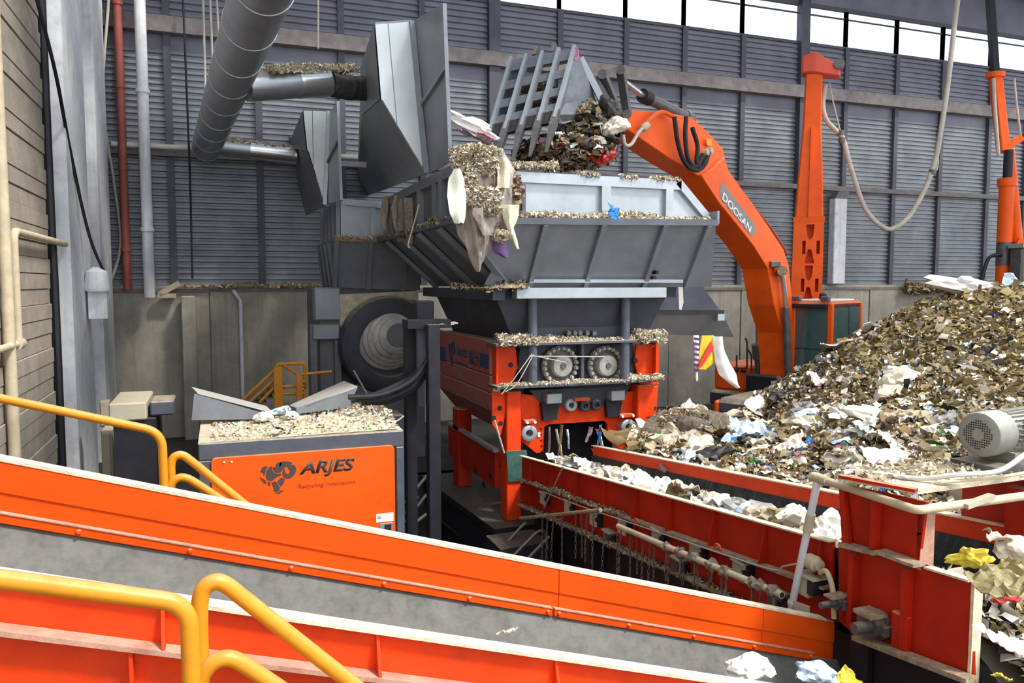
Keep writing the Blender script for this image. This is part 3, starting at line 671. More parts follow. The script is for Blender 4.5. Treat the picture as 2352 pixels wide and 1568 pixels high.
# near board, facing the viewer
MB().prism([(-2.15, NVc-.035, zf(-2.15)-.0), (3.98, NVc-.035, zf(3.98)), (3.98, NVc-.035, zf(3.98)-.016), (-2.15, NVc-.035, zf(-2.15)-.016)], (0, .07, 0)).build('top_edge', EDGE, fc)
slab(-2.15, 3.98, (NVc, -.012), (NVc, -.17), (0, .02, 0), ORANGERED, 'side_board', fc)
slab(-2.15, 3.98, (NVc-.065, -.17), (NVc+.02, -.17), (0, 0, -.018), PINKLEDGE, 'ledge', fc)
slab(-2.15, 3.98, (NVc, -.187), (NVc, -.75), (0, .02, 0), ORANGERED, 'lower_board', fc)
ur = [Vp(a, 1440, NVc).x for a in (372, 862)]; du_ = ur[1]-ur[0]
for i in range(-2, 6):
    u = ur[0]+du_*i
    MB().prism([(u, NVc, zf(u)-.014), (u, NVc-.012, zf(u)-.014), (u, NVc-.06, zf(u)-.17), (u, NVc, zf(u)-.17)], (.012, 0, 0)).build('gusset', ORANGERED, fc)
    u2 = u-.10
    MB().prism([(u2, NVc, zf(u2)-.19), (u2, NVc-.055, zf(u2)-.19), (u2, NVc-.02, zf(u2)-.74), (u2, NVc, zf(u2)-.74)], (.012, 0, 0)).build('gusset', ORANGERED, fc)
MB().box((3.2, 3.0, PITZ), (3.35, 3.15, .35)).build('leg', ORANGE, fc); MB().box((3.2, 3.95, PITZ), (3.35, 4.1, .35)).build('leg', ORANGE, fc)
MB().box((-.5, 3.9, PITZ), (-.35, 4.05, 1.6)).build('leg', ORANGE, fc); MB().box((-.5, 3.0, PITZ), (-.35, 3.15, 1.6)).build('leg', ORANGE, fc)

# handrails ---------------------------------------------------------------
def rail(label, runs, r, base):
    t = thing('handrail', label, 'handrail', base)
    for i, (pts, rad) in enumerate(runs):
        MB().tube(poly_round(pts, rad, 8) if rad else pts, r, 16).build('rail_tube' if i == 0 else 'stair_rail', YELLOW, t, smooth=True)
    return t
def vp(v, L): return [Vp(a, b, v) for a, b in L]
n0 = vp(2.25, [(-60, 1322), (434, 1386), (434, 1568)]); n0[2] = V3(n0[1].x, 2.25, .6)
n1 = vp(2.42, [(457, 1520), (462, 1330), (500, 1322), (830, 1575)])
n1 = [V3(Vp(458, 1400, 2.42).x, 2.42, .7)]+spline([Vp(458, 1440, 2.42), Vp(459, 1385, 2.42), Vp(468, 1352, 2.42), Vp(492, 1336, 2.42), Vp(520, 1343, 2.42), Vp(560, 1374, 2.42), Vp(640, 1437, 2.42)], 6)+[Vp(1000, 1720, 2.42)]
a = V3(n0[1].x+.03, 2.42, .7)
n2 = spline([Vp(455, 1580, 2.40), Vp(468, 1545, 2.40), Vp(495, 1518, 2.40), Vp(530, 1512, 2.40), Vp(570, 1532, 2.40), Vp(660, 1592, 2.40)], 6)+[Vp(800, 1690, 2.40)]
n0[-1].z = PITZ; n1[0].z = PITZ
rail('thick yellow tube handrail nearest the viewer at the lower left', [(n0, .07), (n1, .0), (n2, .0)], .0245, (0, 2.3, PITZ))
f0 = vp(4.95, [(-60, 902), (372, 992)])+[V3(Vp(372, 992, 4.95).x, 4.95, PITZ)]
f1 = [V3(Vp(393, 1080, 5.0).x, 5.0, PITZ)]+spline([Vp(393, 1090, 5.0), Vp(393, 1065, 5.0), Vp(401, 1049, 5.0), Vp(418, 1045, 5.0), Vp(440, 1059, 5.0), Vp(500, 1108, 5.0)], 6)+[Vp(640, 1220, 5.0)]
f2 = spline([Vp(389, 1125, 4.98), Vp(396, 1108, 4.98), Vp(412, 1097, 4.98), Vp(434, 1100, 4.98), Vp(470, 1122, 4.98)], 6)+[Vp(560, 1182, 4.98)]
rail('yellow tube handrail beyond the orange conveyor at the left', [(f0, .10), (f1, 0), (f2, 0)], .025, (-.3, 4.95, PITZ))

# ================================================================ DISCHARGE CONVEYOR (red), running along v
LU, FU = 4.0, 5.13
def zd(v): return 1.70+(4.21-v)*.108
dc = thing('belt_conveyor', 'deep red ribbed belt conveyor carrying shredded waste away from the shredder', 'conveyor', (4.5, 7, PITZ))
DV0, DV1 = 4.25, 10.3
def dplate(u, v0, v1, d0, d1, th, m, name, par=dc):
    return MB().prism([(u, v0, zd(v0)+d0), (u, v1, zd(v1)+d0), (u, v1, zd(v1)+d1), (u, v0, zd(v0)+d1)], (th, 0, 0)).build(name, m, par)
vj = [DV1, Up(1330, 1080, LU).y, Up(1545, 1140, LU).y, DV0]
for b, a in zip(vj[:-1], vj[1:]):
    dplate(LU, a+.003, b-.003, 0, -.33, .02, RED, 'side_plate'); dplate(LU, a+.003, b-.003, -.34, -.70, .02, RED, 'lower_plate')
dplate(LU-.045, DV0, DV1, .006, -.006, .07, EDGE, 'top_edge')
LEDGE = M('waste_caked_ledge', (.42, .33, .23), .95, var=.45, scale=18, grime=.5, grimecol=(.2, .1, .06), bump=.6)
dplate(LU-.08, DV0, DV1, -.325, -.345, .085, LEDGE, 'ledge'); dplate(LU-.08, DV0, DV1, -.695, -.715, .10, LEDGE, 'ledge')
for x in (1222, 1272, 1330, 1393, 1465, 1545, 1645, 1762, 1890):
    v = Up(x, 1050+.275*(x-1215)+10, LU).y
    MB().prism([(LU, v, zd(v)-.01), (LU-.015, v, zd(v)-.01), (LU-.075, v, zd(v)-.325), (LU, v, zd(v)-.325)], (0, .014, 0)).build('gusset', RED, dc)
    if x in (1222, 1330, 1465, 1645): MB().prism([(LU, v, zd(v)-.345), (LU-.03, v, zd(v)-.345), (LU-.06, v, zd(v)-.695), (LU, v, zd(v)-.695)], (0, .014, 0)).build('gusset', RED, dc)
def rk(px, py, n=8):                                # pigtail hooks of the pull rope
    c = Up(px, py, LU-.07); pts = [c+V3(.07, 0, -.03)]+[c+V3(0, .05*math.cos(t), .05*math.sin(t)) for t in [math.pi*i/6 for i in range(7)]]
    MB().tube(pts, .011, 8).build('rope_hook', ORANGERED, dc, smooth=True)
for q in ((1322, 1158), (1462, 1203), (1648, 1263)): rk(*q)
# C-shaped idler brackets
for (x, y, s) in ((1250, 1140, 1), (1307, 1160, 1), (1366, 1186, 1), (1432, 1204, 1), (1512, 1228, 1), (1600, 1264, 1), (1702, 1304, 1), (1398, 1232, 1.1), (1558, 1296, 1.1), (1785, 1375, 1.1)):
    c = Up(x, y, LU-.05); h = .10*s; w = .075*s
    g = MB(); g.prism([c+V3(-.03, w, h*.5), c+V3(-.03, -w, h*.5), c+V3(-.03, -w, h*.1), c+V3(-.03, -w*.4, h*.05), c+V3(-.03, -w*.4, -h*.45), c+V3(-.03, -w, -h*.5), c+V3(-.03, -w, -h), c+V3(-.03, w, -h)], (.02, 0, 0))
    k = g.build('idler_bracket', IRON if s > 1 else BEIGE, dc)
    MB().box((c.x-.05, c.y-w*1.1, c.z+h*.5), (LU, c.y+w*1.1, c.z+h*.62)).build('bracket_top', BEIGE, k)
    MB().box((c.x-.01, c.y-w*1.5, c.z-h*.9), (LU, c.y-w*.3, c.z+h*.45)).build('black_block', BLACK, k)  # plain black block at the open side of each bracket
# far side, skirts and belt
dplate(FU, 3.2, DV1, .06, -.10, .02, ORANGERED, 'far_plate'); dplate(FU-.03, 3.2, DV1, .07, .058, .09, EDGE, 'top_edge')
g = MB(); g.prism([(FU-.01, 3.2, zd(3.2)-.08), (FU-.01, DV1, zd(DV1)-.08), (FU-.16, DV1, zd(DV1)-.52), (FU-.16, 3.2, zd(3.2)-.52)], (.01, 0, 0)).build('rubber_skirt', RUBBERDK, dc)
g = MB(); g.prism([(LU+.03, 3.2, zd(3.2)-.05), (LU+.03, DV1, zd(DV1)-.05), (LU+.16, DV1, zd(DV1)-.52), (LU+.16, 3.2, zd(3.2)-.52)], (-.01, 0, 0)).build('rubber_skirt', RUBBERDK, dc)
g = MB(); g.prism([(LU+.1, 3.1, zd(3.1)-.5), (LU+.1, DV1+1, zd(DV1+1)-.5), (FU-.1, DV1+1, zd(DV1+1)-.5), (FU-.1, 3.1, zd(3.1)-.5)], (0, 0, -.02)).build('belt', RUBBERDK, dc)
g = MB(); g.prism([(LU+.25, 3.4, zd(3.4)-.75), (LU+.25, DV1, zd(DV1)-.75), (LU+.25, DV1, PITZ+.4), (LU+.25, 3.4, PITZ+.4)], (.02, 0, 0)).build('dark_backing', BLACK, dc)  # added black sheet: hides bright ground, stands in for shade under the belt
for v in (5.0, 8.2, 9.8):
    MB().box((LU+.05, v, PITZ), (LU+.2, v+.15, zd(v)-.7)).build('leg', BLACK, dc); MB().box((FU-.2, v, PITZ), (FU-.05, v+.15, zd(v)-.5)).build('leg', BLACK, dc)
# head box
hu = LU-.03
hb = thing('head_box', 'tall deep red steel box at the discharge end of the ribbed conveyor', 'chute', (4.5, 3.8, PITZ))
def hpoly(L, m, name, th=.02, u=hu, bevel=0): return MB().prism([Up(a, b, u) for a, b in L], (th, 0, 0)).build(name, m, hb, bevel=bevel)
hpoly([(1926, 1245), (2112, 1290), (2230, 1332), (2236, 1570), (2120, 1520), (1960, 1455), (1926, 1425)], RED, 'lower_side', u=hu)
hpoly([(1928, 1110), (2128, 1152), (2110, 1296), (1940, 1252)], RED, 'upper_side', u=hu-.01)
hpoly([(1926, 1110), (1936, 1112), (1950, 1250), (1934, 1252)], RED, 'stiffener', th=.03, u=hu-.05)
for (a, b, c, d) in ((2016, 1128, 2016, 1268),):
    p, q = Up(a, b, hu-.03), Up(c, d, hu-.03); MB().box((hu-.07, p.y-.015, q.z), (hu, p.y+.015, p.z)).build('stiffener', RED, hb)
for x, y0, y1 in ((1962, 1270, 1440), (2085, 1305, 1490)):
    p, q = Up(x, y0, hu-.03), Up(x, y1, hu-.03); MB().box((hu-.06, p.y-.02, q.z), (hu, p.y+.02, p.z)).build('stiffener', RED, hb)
p, q = Up(2112, 1150, hu), Up(2112, 1300, hu)
MB().box((hu-.01, p.y-.03, q.z-.02), (hu+.10, p.y, p.z-.02)).build('front_flange', PINKLEDGE, hb)
p0, p1, p2 = Up(1938, 1250, hu-.06), Up(2020, 1270, hu-.06), Up(2112, 1298, hu-.06)
MB().bar(p0, p1, .10, .02).build('ledge', LEDGE, hb); MB().bar(p1+V3(0, 0, .015), p2, .10, .02).build('ledge', LEDGE, hb)
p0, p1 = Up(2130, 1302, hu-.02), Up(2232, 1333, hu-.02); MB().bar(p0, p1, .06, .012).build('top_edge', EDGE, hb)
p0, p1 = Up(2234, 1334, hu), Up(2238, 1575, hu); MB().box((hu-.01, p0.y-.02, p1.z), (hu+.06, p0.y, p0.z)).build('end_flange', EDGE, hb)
p0, p1 = Up(1968, 1462, hu-.06), Up(2232, 1562, hu-.06); MB().bar(p0, p1, .09, .03).build('ledge', LEDGE, hb)
MB().prism([Up(a, b, hu+.03) for a, b in ((1960, 1450), (2232, 1560), (2232, 1700), (1960, 1640))], (.03, 0, 0)).build('lower_guard', BLACK, hb)
for (x, y, s) in ((2022, 1432, .075), (1944, 1380, .045)):
    c = Up(x, y, hu); g = MB(); g.lathe(c, (-1, 0, 0), [(0, s*1.3), (.03, s*1.3), (.03, s), (.10, s), (.10, s*.55), (.22, s*.5), (.22, 0)], 18); k = g.build('shaft_bearing', IRON, hb, smooth=True)
    MB().box((c.x-.08, c.y-s*1.6, c.z-.03), (c.x, c.y+s*1.6, c.z+.03)).build('bearing_foot', IRON, k)
    MB().box((c.x-.16, c.y-s, c.z+s), (c.x-.02, c.y+s, c.z+s*1.3)).build('bearing_cap', LEDGE, k)
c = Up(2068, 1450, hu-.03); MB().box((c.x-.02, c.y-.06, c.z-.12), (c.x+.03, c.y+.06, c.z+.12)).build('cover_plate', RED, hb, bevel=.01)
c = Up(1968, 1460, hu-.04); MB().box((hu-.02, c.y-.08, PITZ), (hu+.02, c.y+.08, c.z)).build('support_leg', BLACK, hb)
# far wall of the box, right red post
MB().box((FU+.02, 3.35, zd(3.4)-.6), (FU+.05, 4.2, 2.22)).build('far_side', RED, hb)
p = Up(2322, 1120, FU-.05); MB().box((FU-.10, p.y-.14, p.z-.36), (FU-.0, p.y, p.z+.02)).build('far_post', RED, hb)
# table of the head box: dusty boards
TZ = Up(2108, 1128, 3.9).z-.005
bpl = [Zp(1930, 1092, TZ), Zp(2108, 1124, TZ), Zp(2400, 1085, TZ), Zp(2400, 1045, TZ), Zp(2120, 1062, TZ)]
PAPER = M('dusty_board', (.62, .56, .43), .95, var=.3, scale=7, grime=.35, grimecol=(.30, .24, .17), bump=.5)
tb = MB().prism(bpl, (0, 0, -.03)).build('top_board', PAPER, hb)
MB().bar(Zp(1930, 1093, TZ+.01), Zp(2105, 1126, TZ+.01), .05, .02).build('board_edge', RED, hb)
# pipe frame around the head box
pf = thing('pipe_frame', 'dusty pale pipe frame with a slanting leg around the red head box', 'guard', Up(1820, 1400, 3.86))
e0, e1 = Up(1880, 1098, 3.86), Up(2108, 1134, 3.86); e1 = V3(3.86, e1.y, e0.z+.0); e2 = e1+V3(2.2, 0, 0)
MB().tube(poly_round([e0, e1, e2], .05), .027, 12).build('top_pipe', CREAMPIPE, pf, smooth=True)
fo = Up(1816, 1405, 3.86); MB().tube([e0+V3(0, 0, .02), fo], .026, 14).build('leg_pipe', COLUMN, pf, smooth=True)
md = e0.lerp(fo, .32); dd = (fo-e0).normalized()
MB().cyl(md-dd*.07, md+dd*.07, .033, 14).build('coupling', CREAMPIPE, pf, smooth=True)
MB().cyl(e0-V3(0, -.05, 0), e0+V3(0, -.09, 0), .035, 14).build('elbow', CREAMPIPE, pf, smooth=True)
md = e0.lerp(fo, .93); MB().cyl(md-dd*.012, md+dd*.012, .036, 14).build('clip_ring', WHITEPIPE, pf, smooth=True)
MB().prism([Up(a, b, 3.84) for a, b in ((1822, 1380), (1856, 1392), (1856, 1415), (1824, 1402))], (.015, 0, 0)).build('foot_plate', BEIGE, pf)
tg = e1+V3(.35, -.03, .01); MB().bar(tg+V3(0, 0, -.012), tg+V3(.22, -.005, .03), .05, .03).build('tie_bracket', BEIGE, pf)
# pull-cord switch
sw = thing('pull_cord_switch', 'round pale pull-cord switch with a hooked cable on the red conveyor side', 'switch', Up(1870, 1330, 3.9))
c = Up(1868, 1298, 3.92)
MB().lathe(c+V3(0, .06, .02), (0, -1, 0), [(0, .04), (.015, .055), (.09, .055), (.10, .04), (.13, .04), (.135, .0)], 18).build('switch_body', CREAMPIPE, sw, smooth=True)
MB().box((3.86, c.y-.07, c.z-.09), (4.0, c.y+.12, c.z-.075)).build('switch_plate', BEIGE, sw)
MB().box((3.88, c.y+.0, c.z-.24), (3.99, c.y+.10, c.z-.09)).build('switch_bracket', BEIGE, sw, bevel=.006)
MB().box((3.87, c.y-.06, c.z-.20), (3.99, c.y-.0, c.z-.10)).build('contact_block', BLACK, sw)
MB().tube(spline([c+V3(0, -.07, -.03), Up(1898, 1312, 3.9), Up(1912, 1350, 3.9), Up(1916, 1420, 3.9)]), .018, 10).build('switch_cable', CREAMPIPE, sw, smooth=True)
# pull rope, guard pole, sticks
rp = MB().tube(spline([Up(1246, 1128, LU-.08), Up(1322, 1158, LU-.1), Up(1462, 1205, LU-.1), Up(1648, 1268, LU-.1), Up(1775, 1308, LU-.1), Up(1800, 1300, LU-.1), Up(1856, 1290, LU-.08)], 6), .007, 6).build('pull_rope', ROPE, loc=Up(1500, 1230, LU)); tag(rp, 'thin pale rope strung along the side of the red ribbed conveyor', 'rope')
gpo = thing('guard_pole', 'long dusty pole with rag knots slung beside the red ribbed conveyor', 'pole', Up(1600, 1290, LU-.25))
ga, gb = Up(1420, 1208, LU-.22), Up(1796, 1366, LU-.22)
MB().tube([ga, gb], .028, 12).build('pole_tube', CREAMPIPE, gpo, smooth=True); MB().cyl(gb, gb+(gb-ga).normalized()*.004, .02, 12).build('pole_hole', BLACK, gpo)
RAG = M('dirty_rag', (.30, .25, .20), .95, var=.5, scale=20, bump=.6)
def blob(mb, c, r, n=2, amp=.35, fr=2.2, sq=(1, 1, 1), seed=0.):
    bm = bmesh.new(); bmesh.ops.create_icosphere(bm, subdivisions=n, radius=1)
    b = len(mb.v)
    for v in bm.verts:
        p = v.co; k = 1+amp*mnoise.noise(p*fr+Vec((seed, seed*1.7, 0)))*1.6
        mb.v.append(tuple(Vec(c)+Vec((p.x*sq[0], p.y*sq[1], p.z*sq[2]))*r*k))
    for f in bm.faces: mb.f.append(tuple(b+v.index for v in f.verts))
    bm.free()
for i, t in enumerate((.37, .46, .55, .65, .73, .86, .90, .96)):
    p = ga.lerp(gb, t); g = MB(); blob(g, p, .048, 2, .5, 2.5, (1, 1.2, 1), i); g.tube(spline([p, p+V3(.0, -.01, -.07), p+V3(.01, .015, -.15-.05*(i % 3))], 4), .010, 5); g.build('rag_knot', RAG, gpo)
stick = MB().tube([Up(1196, 1190, 3.75), Up(1380, 1171, 3.75)], .024, 10, .1).build('pole', LEDGE, smooth=True, loc=Up(1290, 1180, 3.75)); tag(stick, 'crusted pole lying level from the front leg of the shredder to the red conveyor', 'pole')
stick = MB().tube([Up(1293, 1072, 3.9), Up(1250, 1166, 3.9)], .012, 8).build('stick', LEDGE, smooth=True, loc=Up(1270, 1166, 3.9)); tag(stick, 'thin stick leaning against the red side plate beside the green plate', 'stick')
# chains
CH = M('rusty_chain', (.20, .165, .155), .6, .5, var=.4, scale=10, bump=.1)
def chain_mesh(L, sway):
    g = MB(); s = .05; n = int(L/s)
    for i in range(n):
        t = i*s; off = sway*math.sin(t/L*math.pi)*.5+sway*t/L
        c = V3(off if i else 0, off, -t-s*.4); w = .011
        pts = []
        for k in range(8):
            a = 2*math.pi*k/8; x = w*math.cos(a); z = s*.62*math.sin(a)
            pts.append(c+(V3(x, 0, z) if i % 2 else V3(0, x, z)))
        pts.append(pts[0]); g.tube(pts, .0042, 4)
    return g
chs = [(1246, 1180, 130), (1258, 1178, 120), (1272, 1176, 140), (1290, 1180, 130), (1322, 1176, 110), (1334, 1176, 120), (1348, 1178, 120), (1364, 1174, 140), (1388, 1222, 90), (1418, 1220, 100), (1427, 1212, 112), (1447, 1216, 118), (1460, 1222, 116), (1478, 1232, 112), (1494, 1245, 100), (1504, 1240, 110), (1530, 1250, 95), (1538, 1252, 95), (1568, 1270, 80), (1604, 1290, 70), (1628, 1300, 66), (1660, 1312, 60)]
ORD = 'first second third fourth fifth sixth seventh eighth ninth tenth eleventh twelfth thirteenth fourteenth fifteenth sixteenth seventeenth eighteenth nineteenth twentieth twenty-first twenty-second'.split()
zones = [('hanging near the front leg of the shredder', 1300), ('hanging under the middle of the crusted pole', 1380), ('hanging from the far half of the rag-knotted pole', 1500), ('hanging from the near half of the rag-knotted pole', 1700)]
for i, (x, y, L) in enumerate(chs):
    p = Up(x, y, LU-.2); d = (p-O).dot(FW)
    lab = [z for z in zones if x <= z[1]][0][0]
    o = chain_mesh(L*d/F, random.uniform(-.05, .05)).build('chain', CH); o.location = p
    tag(o, '%s thin rusty chain from the shredder leg along the red conveyor' % ORD[i], 'chain', 'chains hanging along the red conveyor')
# small dark stair beside the plinth
srl = thing('stair_rails', 'dark bent stair rails in the pit in front of the shredder plinth', 'stair', V3(3.8, 9, PITZ))
for (L, v) in (([(1150, 1262), (1195, 1212), (1208, 1200)], 9.6), ([(1180, 1275), (1235, 1220), (1252, 1218), (1258, 1260)], 9.3), ([(1210, 1285), (1262, 1232)], 9.1)):
    MB().tube(poly_round(vp(v, L), .06), .022, 10).build('stair_rail', IRON, srl, smooth=True)
MB().prism(vp(9.3, [(1150, 1262), (1262, 1245), (1262, 1320), (1150, 1330)]), (0, .6, 0)).build('stair_landing', BLACK, srl)
srl = thing('stair_rails', 'dark slanting steps between the orange power pack and the black posts', 'stair', V3(2.6, 10, PITZ))
for (L) in ([(925, 1160), (982, 1090)], [(925, 1205), (980, 1135)], [(930, 1180), (960, 1140)], [(935, 1215), (980, 1180)]):
    MB().tube(vp(10.6, L), .022, 8).build('stair_rail', IRON, srl, smooth=True)

# ================================================================ ELECTRIC MOTOR
mo = thing('electric_motor', 'dusty grey electric motor with a round fan grille on the head box', 'motor', V3(5.2, 4.2, TZ))
mc = Dp(2246, 998, 5.25); ax = V3(1, .12, 0).normalized()
MB().lathe(mc, ax, [(0, .03), (0, .118), (.012, .145), (.03, .152), (.20, .152), (.21, .147)], 36).build('fan_cover', MOTOR, mo, smooth=True)
gd = MB()
for i in range(-6, 7):
    for j in range(-6, 7):
        if .035**2 < (i*.0155)**2+(j*.0155)**2 < .098**2:
            c = mc+ax*-.0015; e = ax.cross(V3(0, 0, 1)).normalized(); gd.cyl(c+e*(i*.0155)+V3(0, 0, j*.0155), c+e*(i*.0155)+V3(0, 0, j*.0155)+ax*.002, .0058, 6)
o = gd.build('fan_grille', BLACK, mo); o['kind'] = 'stuff'
MB().lathe(mc+ax*.2, ax, [(0, .10), (0, .128), (.42, .128), (.43, .09)], 32).build('motor_body', MOTOR, mo, smooth=True)
for k in range(26):
    t = 2*math.pi*k/26; e = ax.cross(V3(0, 0, 1)).normalized(); n_ = e*math.cos(t)+V3(0, 0, math.sin(t))
    a = mc+ax*.24+n_*.137; MB().bar(a, a+ax*.34, .006, .024, n_).build('cooling_fin', MOTOR, mo)
p = mc+ax*.42; MB().box((p.x-.10, p.y-.26, p.z-.05), (p.x+.13, p.y-.12, p.z+.09)).build('terminal_box', MOTOR, mo, bevel=.012)
MB().box((mc.x+.20, mc.y-.12, TZ), (mc.x+.62, mc.y+.14, mc.z-.12)).build('motor_foot', MOTOR, mo)
MB().bar(V3(mc.x-.02, mc.y, TZ+.02), V3(mc.x+1.0, mc.y+.1, TZ+.02), .34, .05).build('motor_bed', IRON, mo)
cable('pale conduit curving from the motor down onto the dusty head box', [mc+V3(.34, -.2, -.02), Dp(2345, 1050, 4.9), Dp(2290, 1082, 4.85), Dp(2200, 1090, 4.85), V3(*Zp(2105, 1098, TZ+.02)), V3(*Zp(1975, 1082, TZ+.02)), Zp(1935, 1085, TZ+.02)], .016, WHITEPIPE, name='conduit')
cable('dusty cable lying along the pipe frame of the head box', [Dp(2400, 1078, 5.0), Dp(2290, 1096, 4.9), Dp(2180, 1106, 4.85), Dp(2140, 1112, 4.9)], .012, CREAMPIPE, name='conduit')

# ================================================================ POWER PACK BOX
BX = 9.5
pp = thing('power_pack', 'orange-fronted engine enclosure with dark grey frame and a heap of dusty litter on top', 'machine', (.9, 10.4, PITZ))
x0, x1 = Vp(455, 1020, BX).x, Vp(926, 985, BX).x; zt = 1.68; yb = Zp(440, 962, zt).y
MB().box((x0, BX+.02, PITZ), (x1, yb, zt-.03)).build('body', ANTHRA, pp)
MB().box((x0, BX-.03, zt-.20), (x1, BX+.03, zt)).build('frame_rail', ANTHRA, pp, bevel=.012)
lw = .14
MB().box((x0, BX-.03, PITZ), (x0+lw, BX+.03, zt-.2)).build('frame_post', ANTHRA, pp, bevel=.012)
MB().box((x1-.10, BX-.03, PITZ), (x1, BX+.03, zt-.2)).build('frame_post', ANTHRA, pp, bevel=.012)
MB().box((x0, BX, zt-.03), (x1, yb, zt)).build('roof', M('dusty_roof', (.42, .39, .34), .9, var=.3, dust=.9, dustcol=(.60, .52, .38), bump=.4), pp)
d0, d1 = Vp(484, 1050, BX), Vp(904, 1020, BX); dz0 = -1.1
def rrect(xa, xb, za, zb, r, n=5):
    out = []
    for cx, cz, a0 in ((xb-r, zb-r, 0), (xa+r, zb-r, 90), (xa+r, za+r, 180), (xb-r, za+r, 270)):
        for i in range(n+1):
            t = math.radians(a0+90*i/n); out.append((cx+r*math.cos(t), cz+r*math.sin(t)))
    return out
dr = MB().prism([(x, BX-.055, z) for x, z in rrect(d0.x, d1.x, dz0, d0.z, .06)], (0, .04, 0)).build('door', MACHORANGE, pp, bevel=.008)
MB().box((d0.x-.02, BX-.02, dz0-.02), (d1.x+.02, BX-.0, d0.z+.04)).build('door_gap', BLACK, pp)
def onf(px, py): return Vp(px, py, BX-.056)
a, b = onf(597, 1138), onf(680, 1058)
emblem(dr, DECAL, (a.x, BX-.056, a.z), (1, 0, 0), (0, 0, 1), b.z-a.z+.01, b.x-a.x)
a, b = onf(688, 1098), onf(815, 1080); text('ARJES', DECAL, (a.x, BX-.056, a.z), (1, 0, 0), (0, 0, 1), .20, dr, shear=.25, bold=.028, width=b.x-a.x)
a, b = onf(684, 1124), onf(816, 1118); text('Recycling Innovation', DECALFADE, (a.x, BX-.056, a.z), (1, 0, 0), (0, 0, 1), .062, dr, shear=.2, width=b.x-a.x)
for q in ((515, 1061), (532, 1060)):
    c = onf(*q); MB().cyl(c+V3(0, .004, 0), c+V3(0, -.008, 0), .012, 10).build('rivet', WHITE, dr)
a, b = onf(864, 1200), onf(904, 1176); sk = MB().box((a.x, BX-.059, a.z), (b.x, BX-.055, b.z)).build('sticker', WHITE, dr)
c = onf(871, 1188); g = MB(); g.lathe(c+V3(0, -.002, 0), (0, -1, 0), [(0, .019), (.002, .019), (.002, .014), (0, .014)], 16); g.build('sticker_mark', DECAL, dr); MB().cyl(c, c+V3(0, -.004, 0), .006, 8).build('sticker_mark', DECAL, dr)
a, b = onf(873, 1222), onf(902, 1199); lk = MB().box((a.x, BX-.061, a.z), (b.x, BX-.055, b.z)).build('lock_plate', GREYLT, dr, bevel=.002)
a, b = onf(884, 1217), onf(898, 1201); MB().box((a.x, BX-.08, a.z), (b.x, BX-.06, b.z)).build('latch', BLACK, dr, bevel=.006)
# flared lids
def lid(P, Q, label):
    t = thing('flared_lid', label, 'lid', P[2]); MB().prism(P, (0, .025, 0)).build('lid_sheet', GREY, t); MB().prism(Q, (0, 0, .012)).build('lid_flange', M('lit_flange_tone%d' % P[0].x, (.62, .62, .62), .5, .2, var=.1, dust=.4), t); return t  # flange is the same steel, its lit top put into a paler colour
v1 = 10.75
P = vp(v1, [(446, 905), (452, 905), (610, 950), (600, 962), (440, 965)]); fl = [Vp(440, 890, v1+.5), Vp(454, 904, v1), Vp(626, 948, v1), Vp(612, 934, v1+.5)]
lid(P, fl, 'left one of two pale flared steel lids behind the orange power pack')
v2 = 10.6
P = vp(v2, [(821, 890), (802, 935), (684, 950), (680, 938)]); fl = [Vp(790, 876, v2+.75), Vp(821, 889, v2), Vp(690, 940, v2), Vp(665, 932, v2+.75)]
lid(P, fl, 'right one of two pale flared steel lids, carrying shreds, behind the orange power pack')
MB().box((x0+.1, yb-.05, PITZ), (x1+.4, yb+.5, zt-.12)).build('rear_body', GREYDK, pp)
# black support posts right of the power pack
bp = thing('support_frame', 'two tall black posts with a beam between the orange power pack and the shredder', 'frame', V3(2.4, 10, PITZ))
for (xa, xb, v, yt) in ((983, 1011, 10.0, 745), (931, 956, 10.5, 745)):
    p, q = Vp(xa, yt, v), Vp(xb, yt, v); MB().box((p.x, v, PITZ), (q.x, v+.16, p.z)).build('post', BLACK, bp, bevel=.01)
p, q = Vp(930, 735, 10.25), Vp(1035, 752, 10.25); MB().box((p.x+.02, 10.16, q.z), (q.x-.02, 10.5, p.z)).build('cross_beam', BLACK, bp)
p, q = Vp(955, 690, 10.6), Vp(990, 735, 10.6); MB().box((p.x-.02, 10.5, q.z-.03), (q.x+.02, 10.75, p.z)).build('valve_block', BLACK, bp, bevel=.02)
p, q = Vp(957, 750, 10.35), Vp(984, 930, 10.35); MB().box((p.x, 10.3, q.z), (q.x, 10.4, p.z)).build('hanging_sheet', ANTHRA, bp)
for i, L in enumerate(([(990, 812), (950, 870), (880, 905), (800, 912)], [(990, 830), (950, 885), (890, 915), (815, 918)], [(985, 848), (950, 895), (890, 922), (830, 925)], [(988, 820), (940, 868), (870, 902), (806, 920)])):
    cable('%s of four black hydraulic hoses sagging from the black posts' % ('highest', 'second highest', 'lowest', 'innermost')[i], vp(10.1+.08*i, L), .035, CABLE, name='hydraulic_hose')['group'] = 'hydraulic hoses beside the black posts'
cable('thin pale cord looped behind the power pack', vp(9.9, [(852, 930), (870, 958), (905, 968), (928, 955)]), .010, ROPE, name='cord')

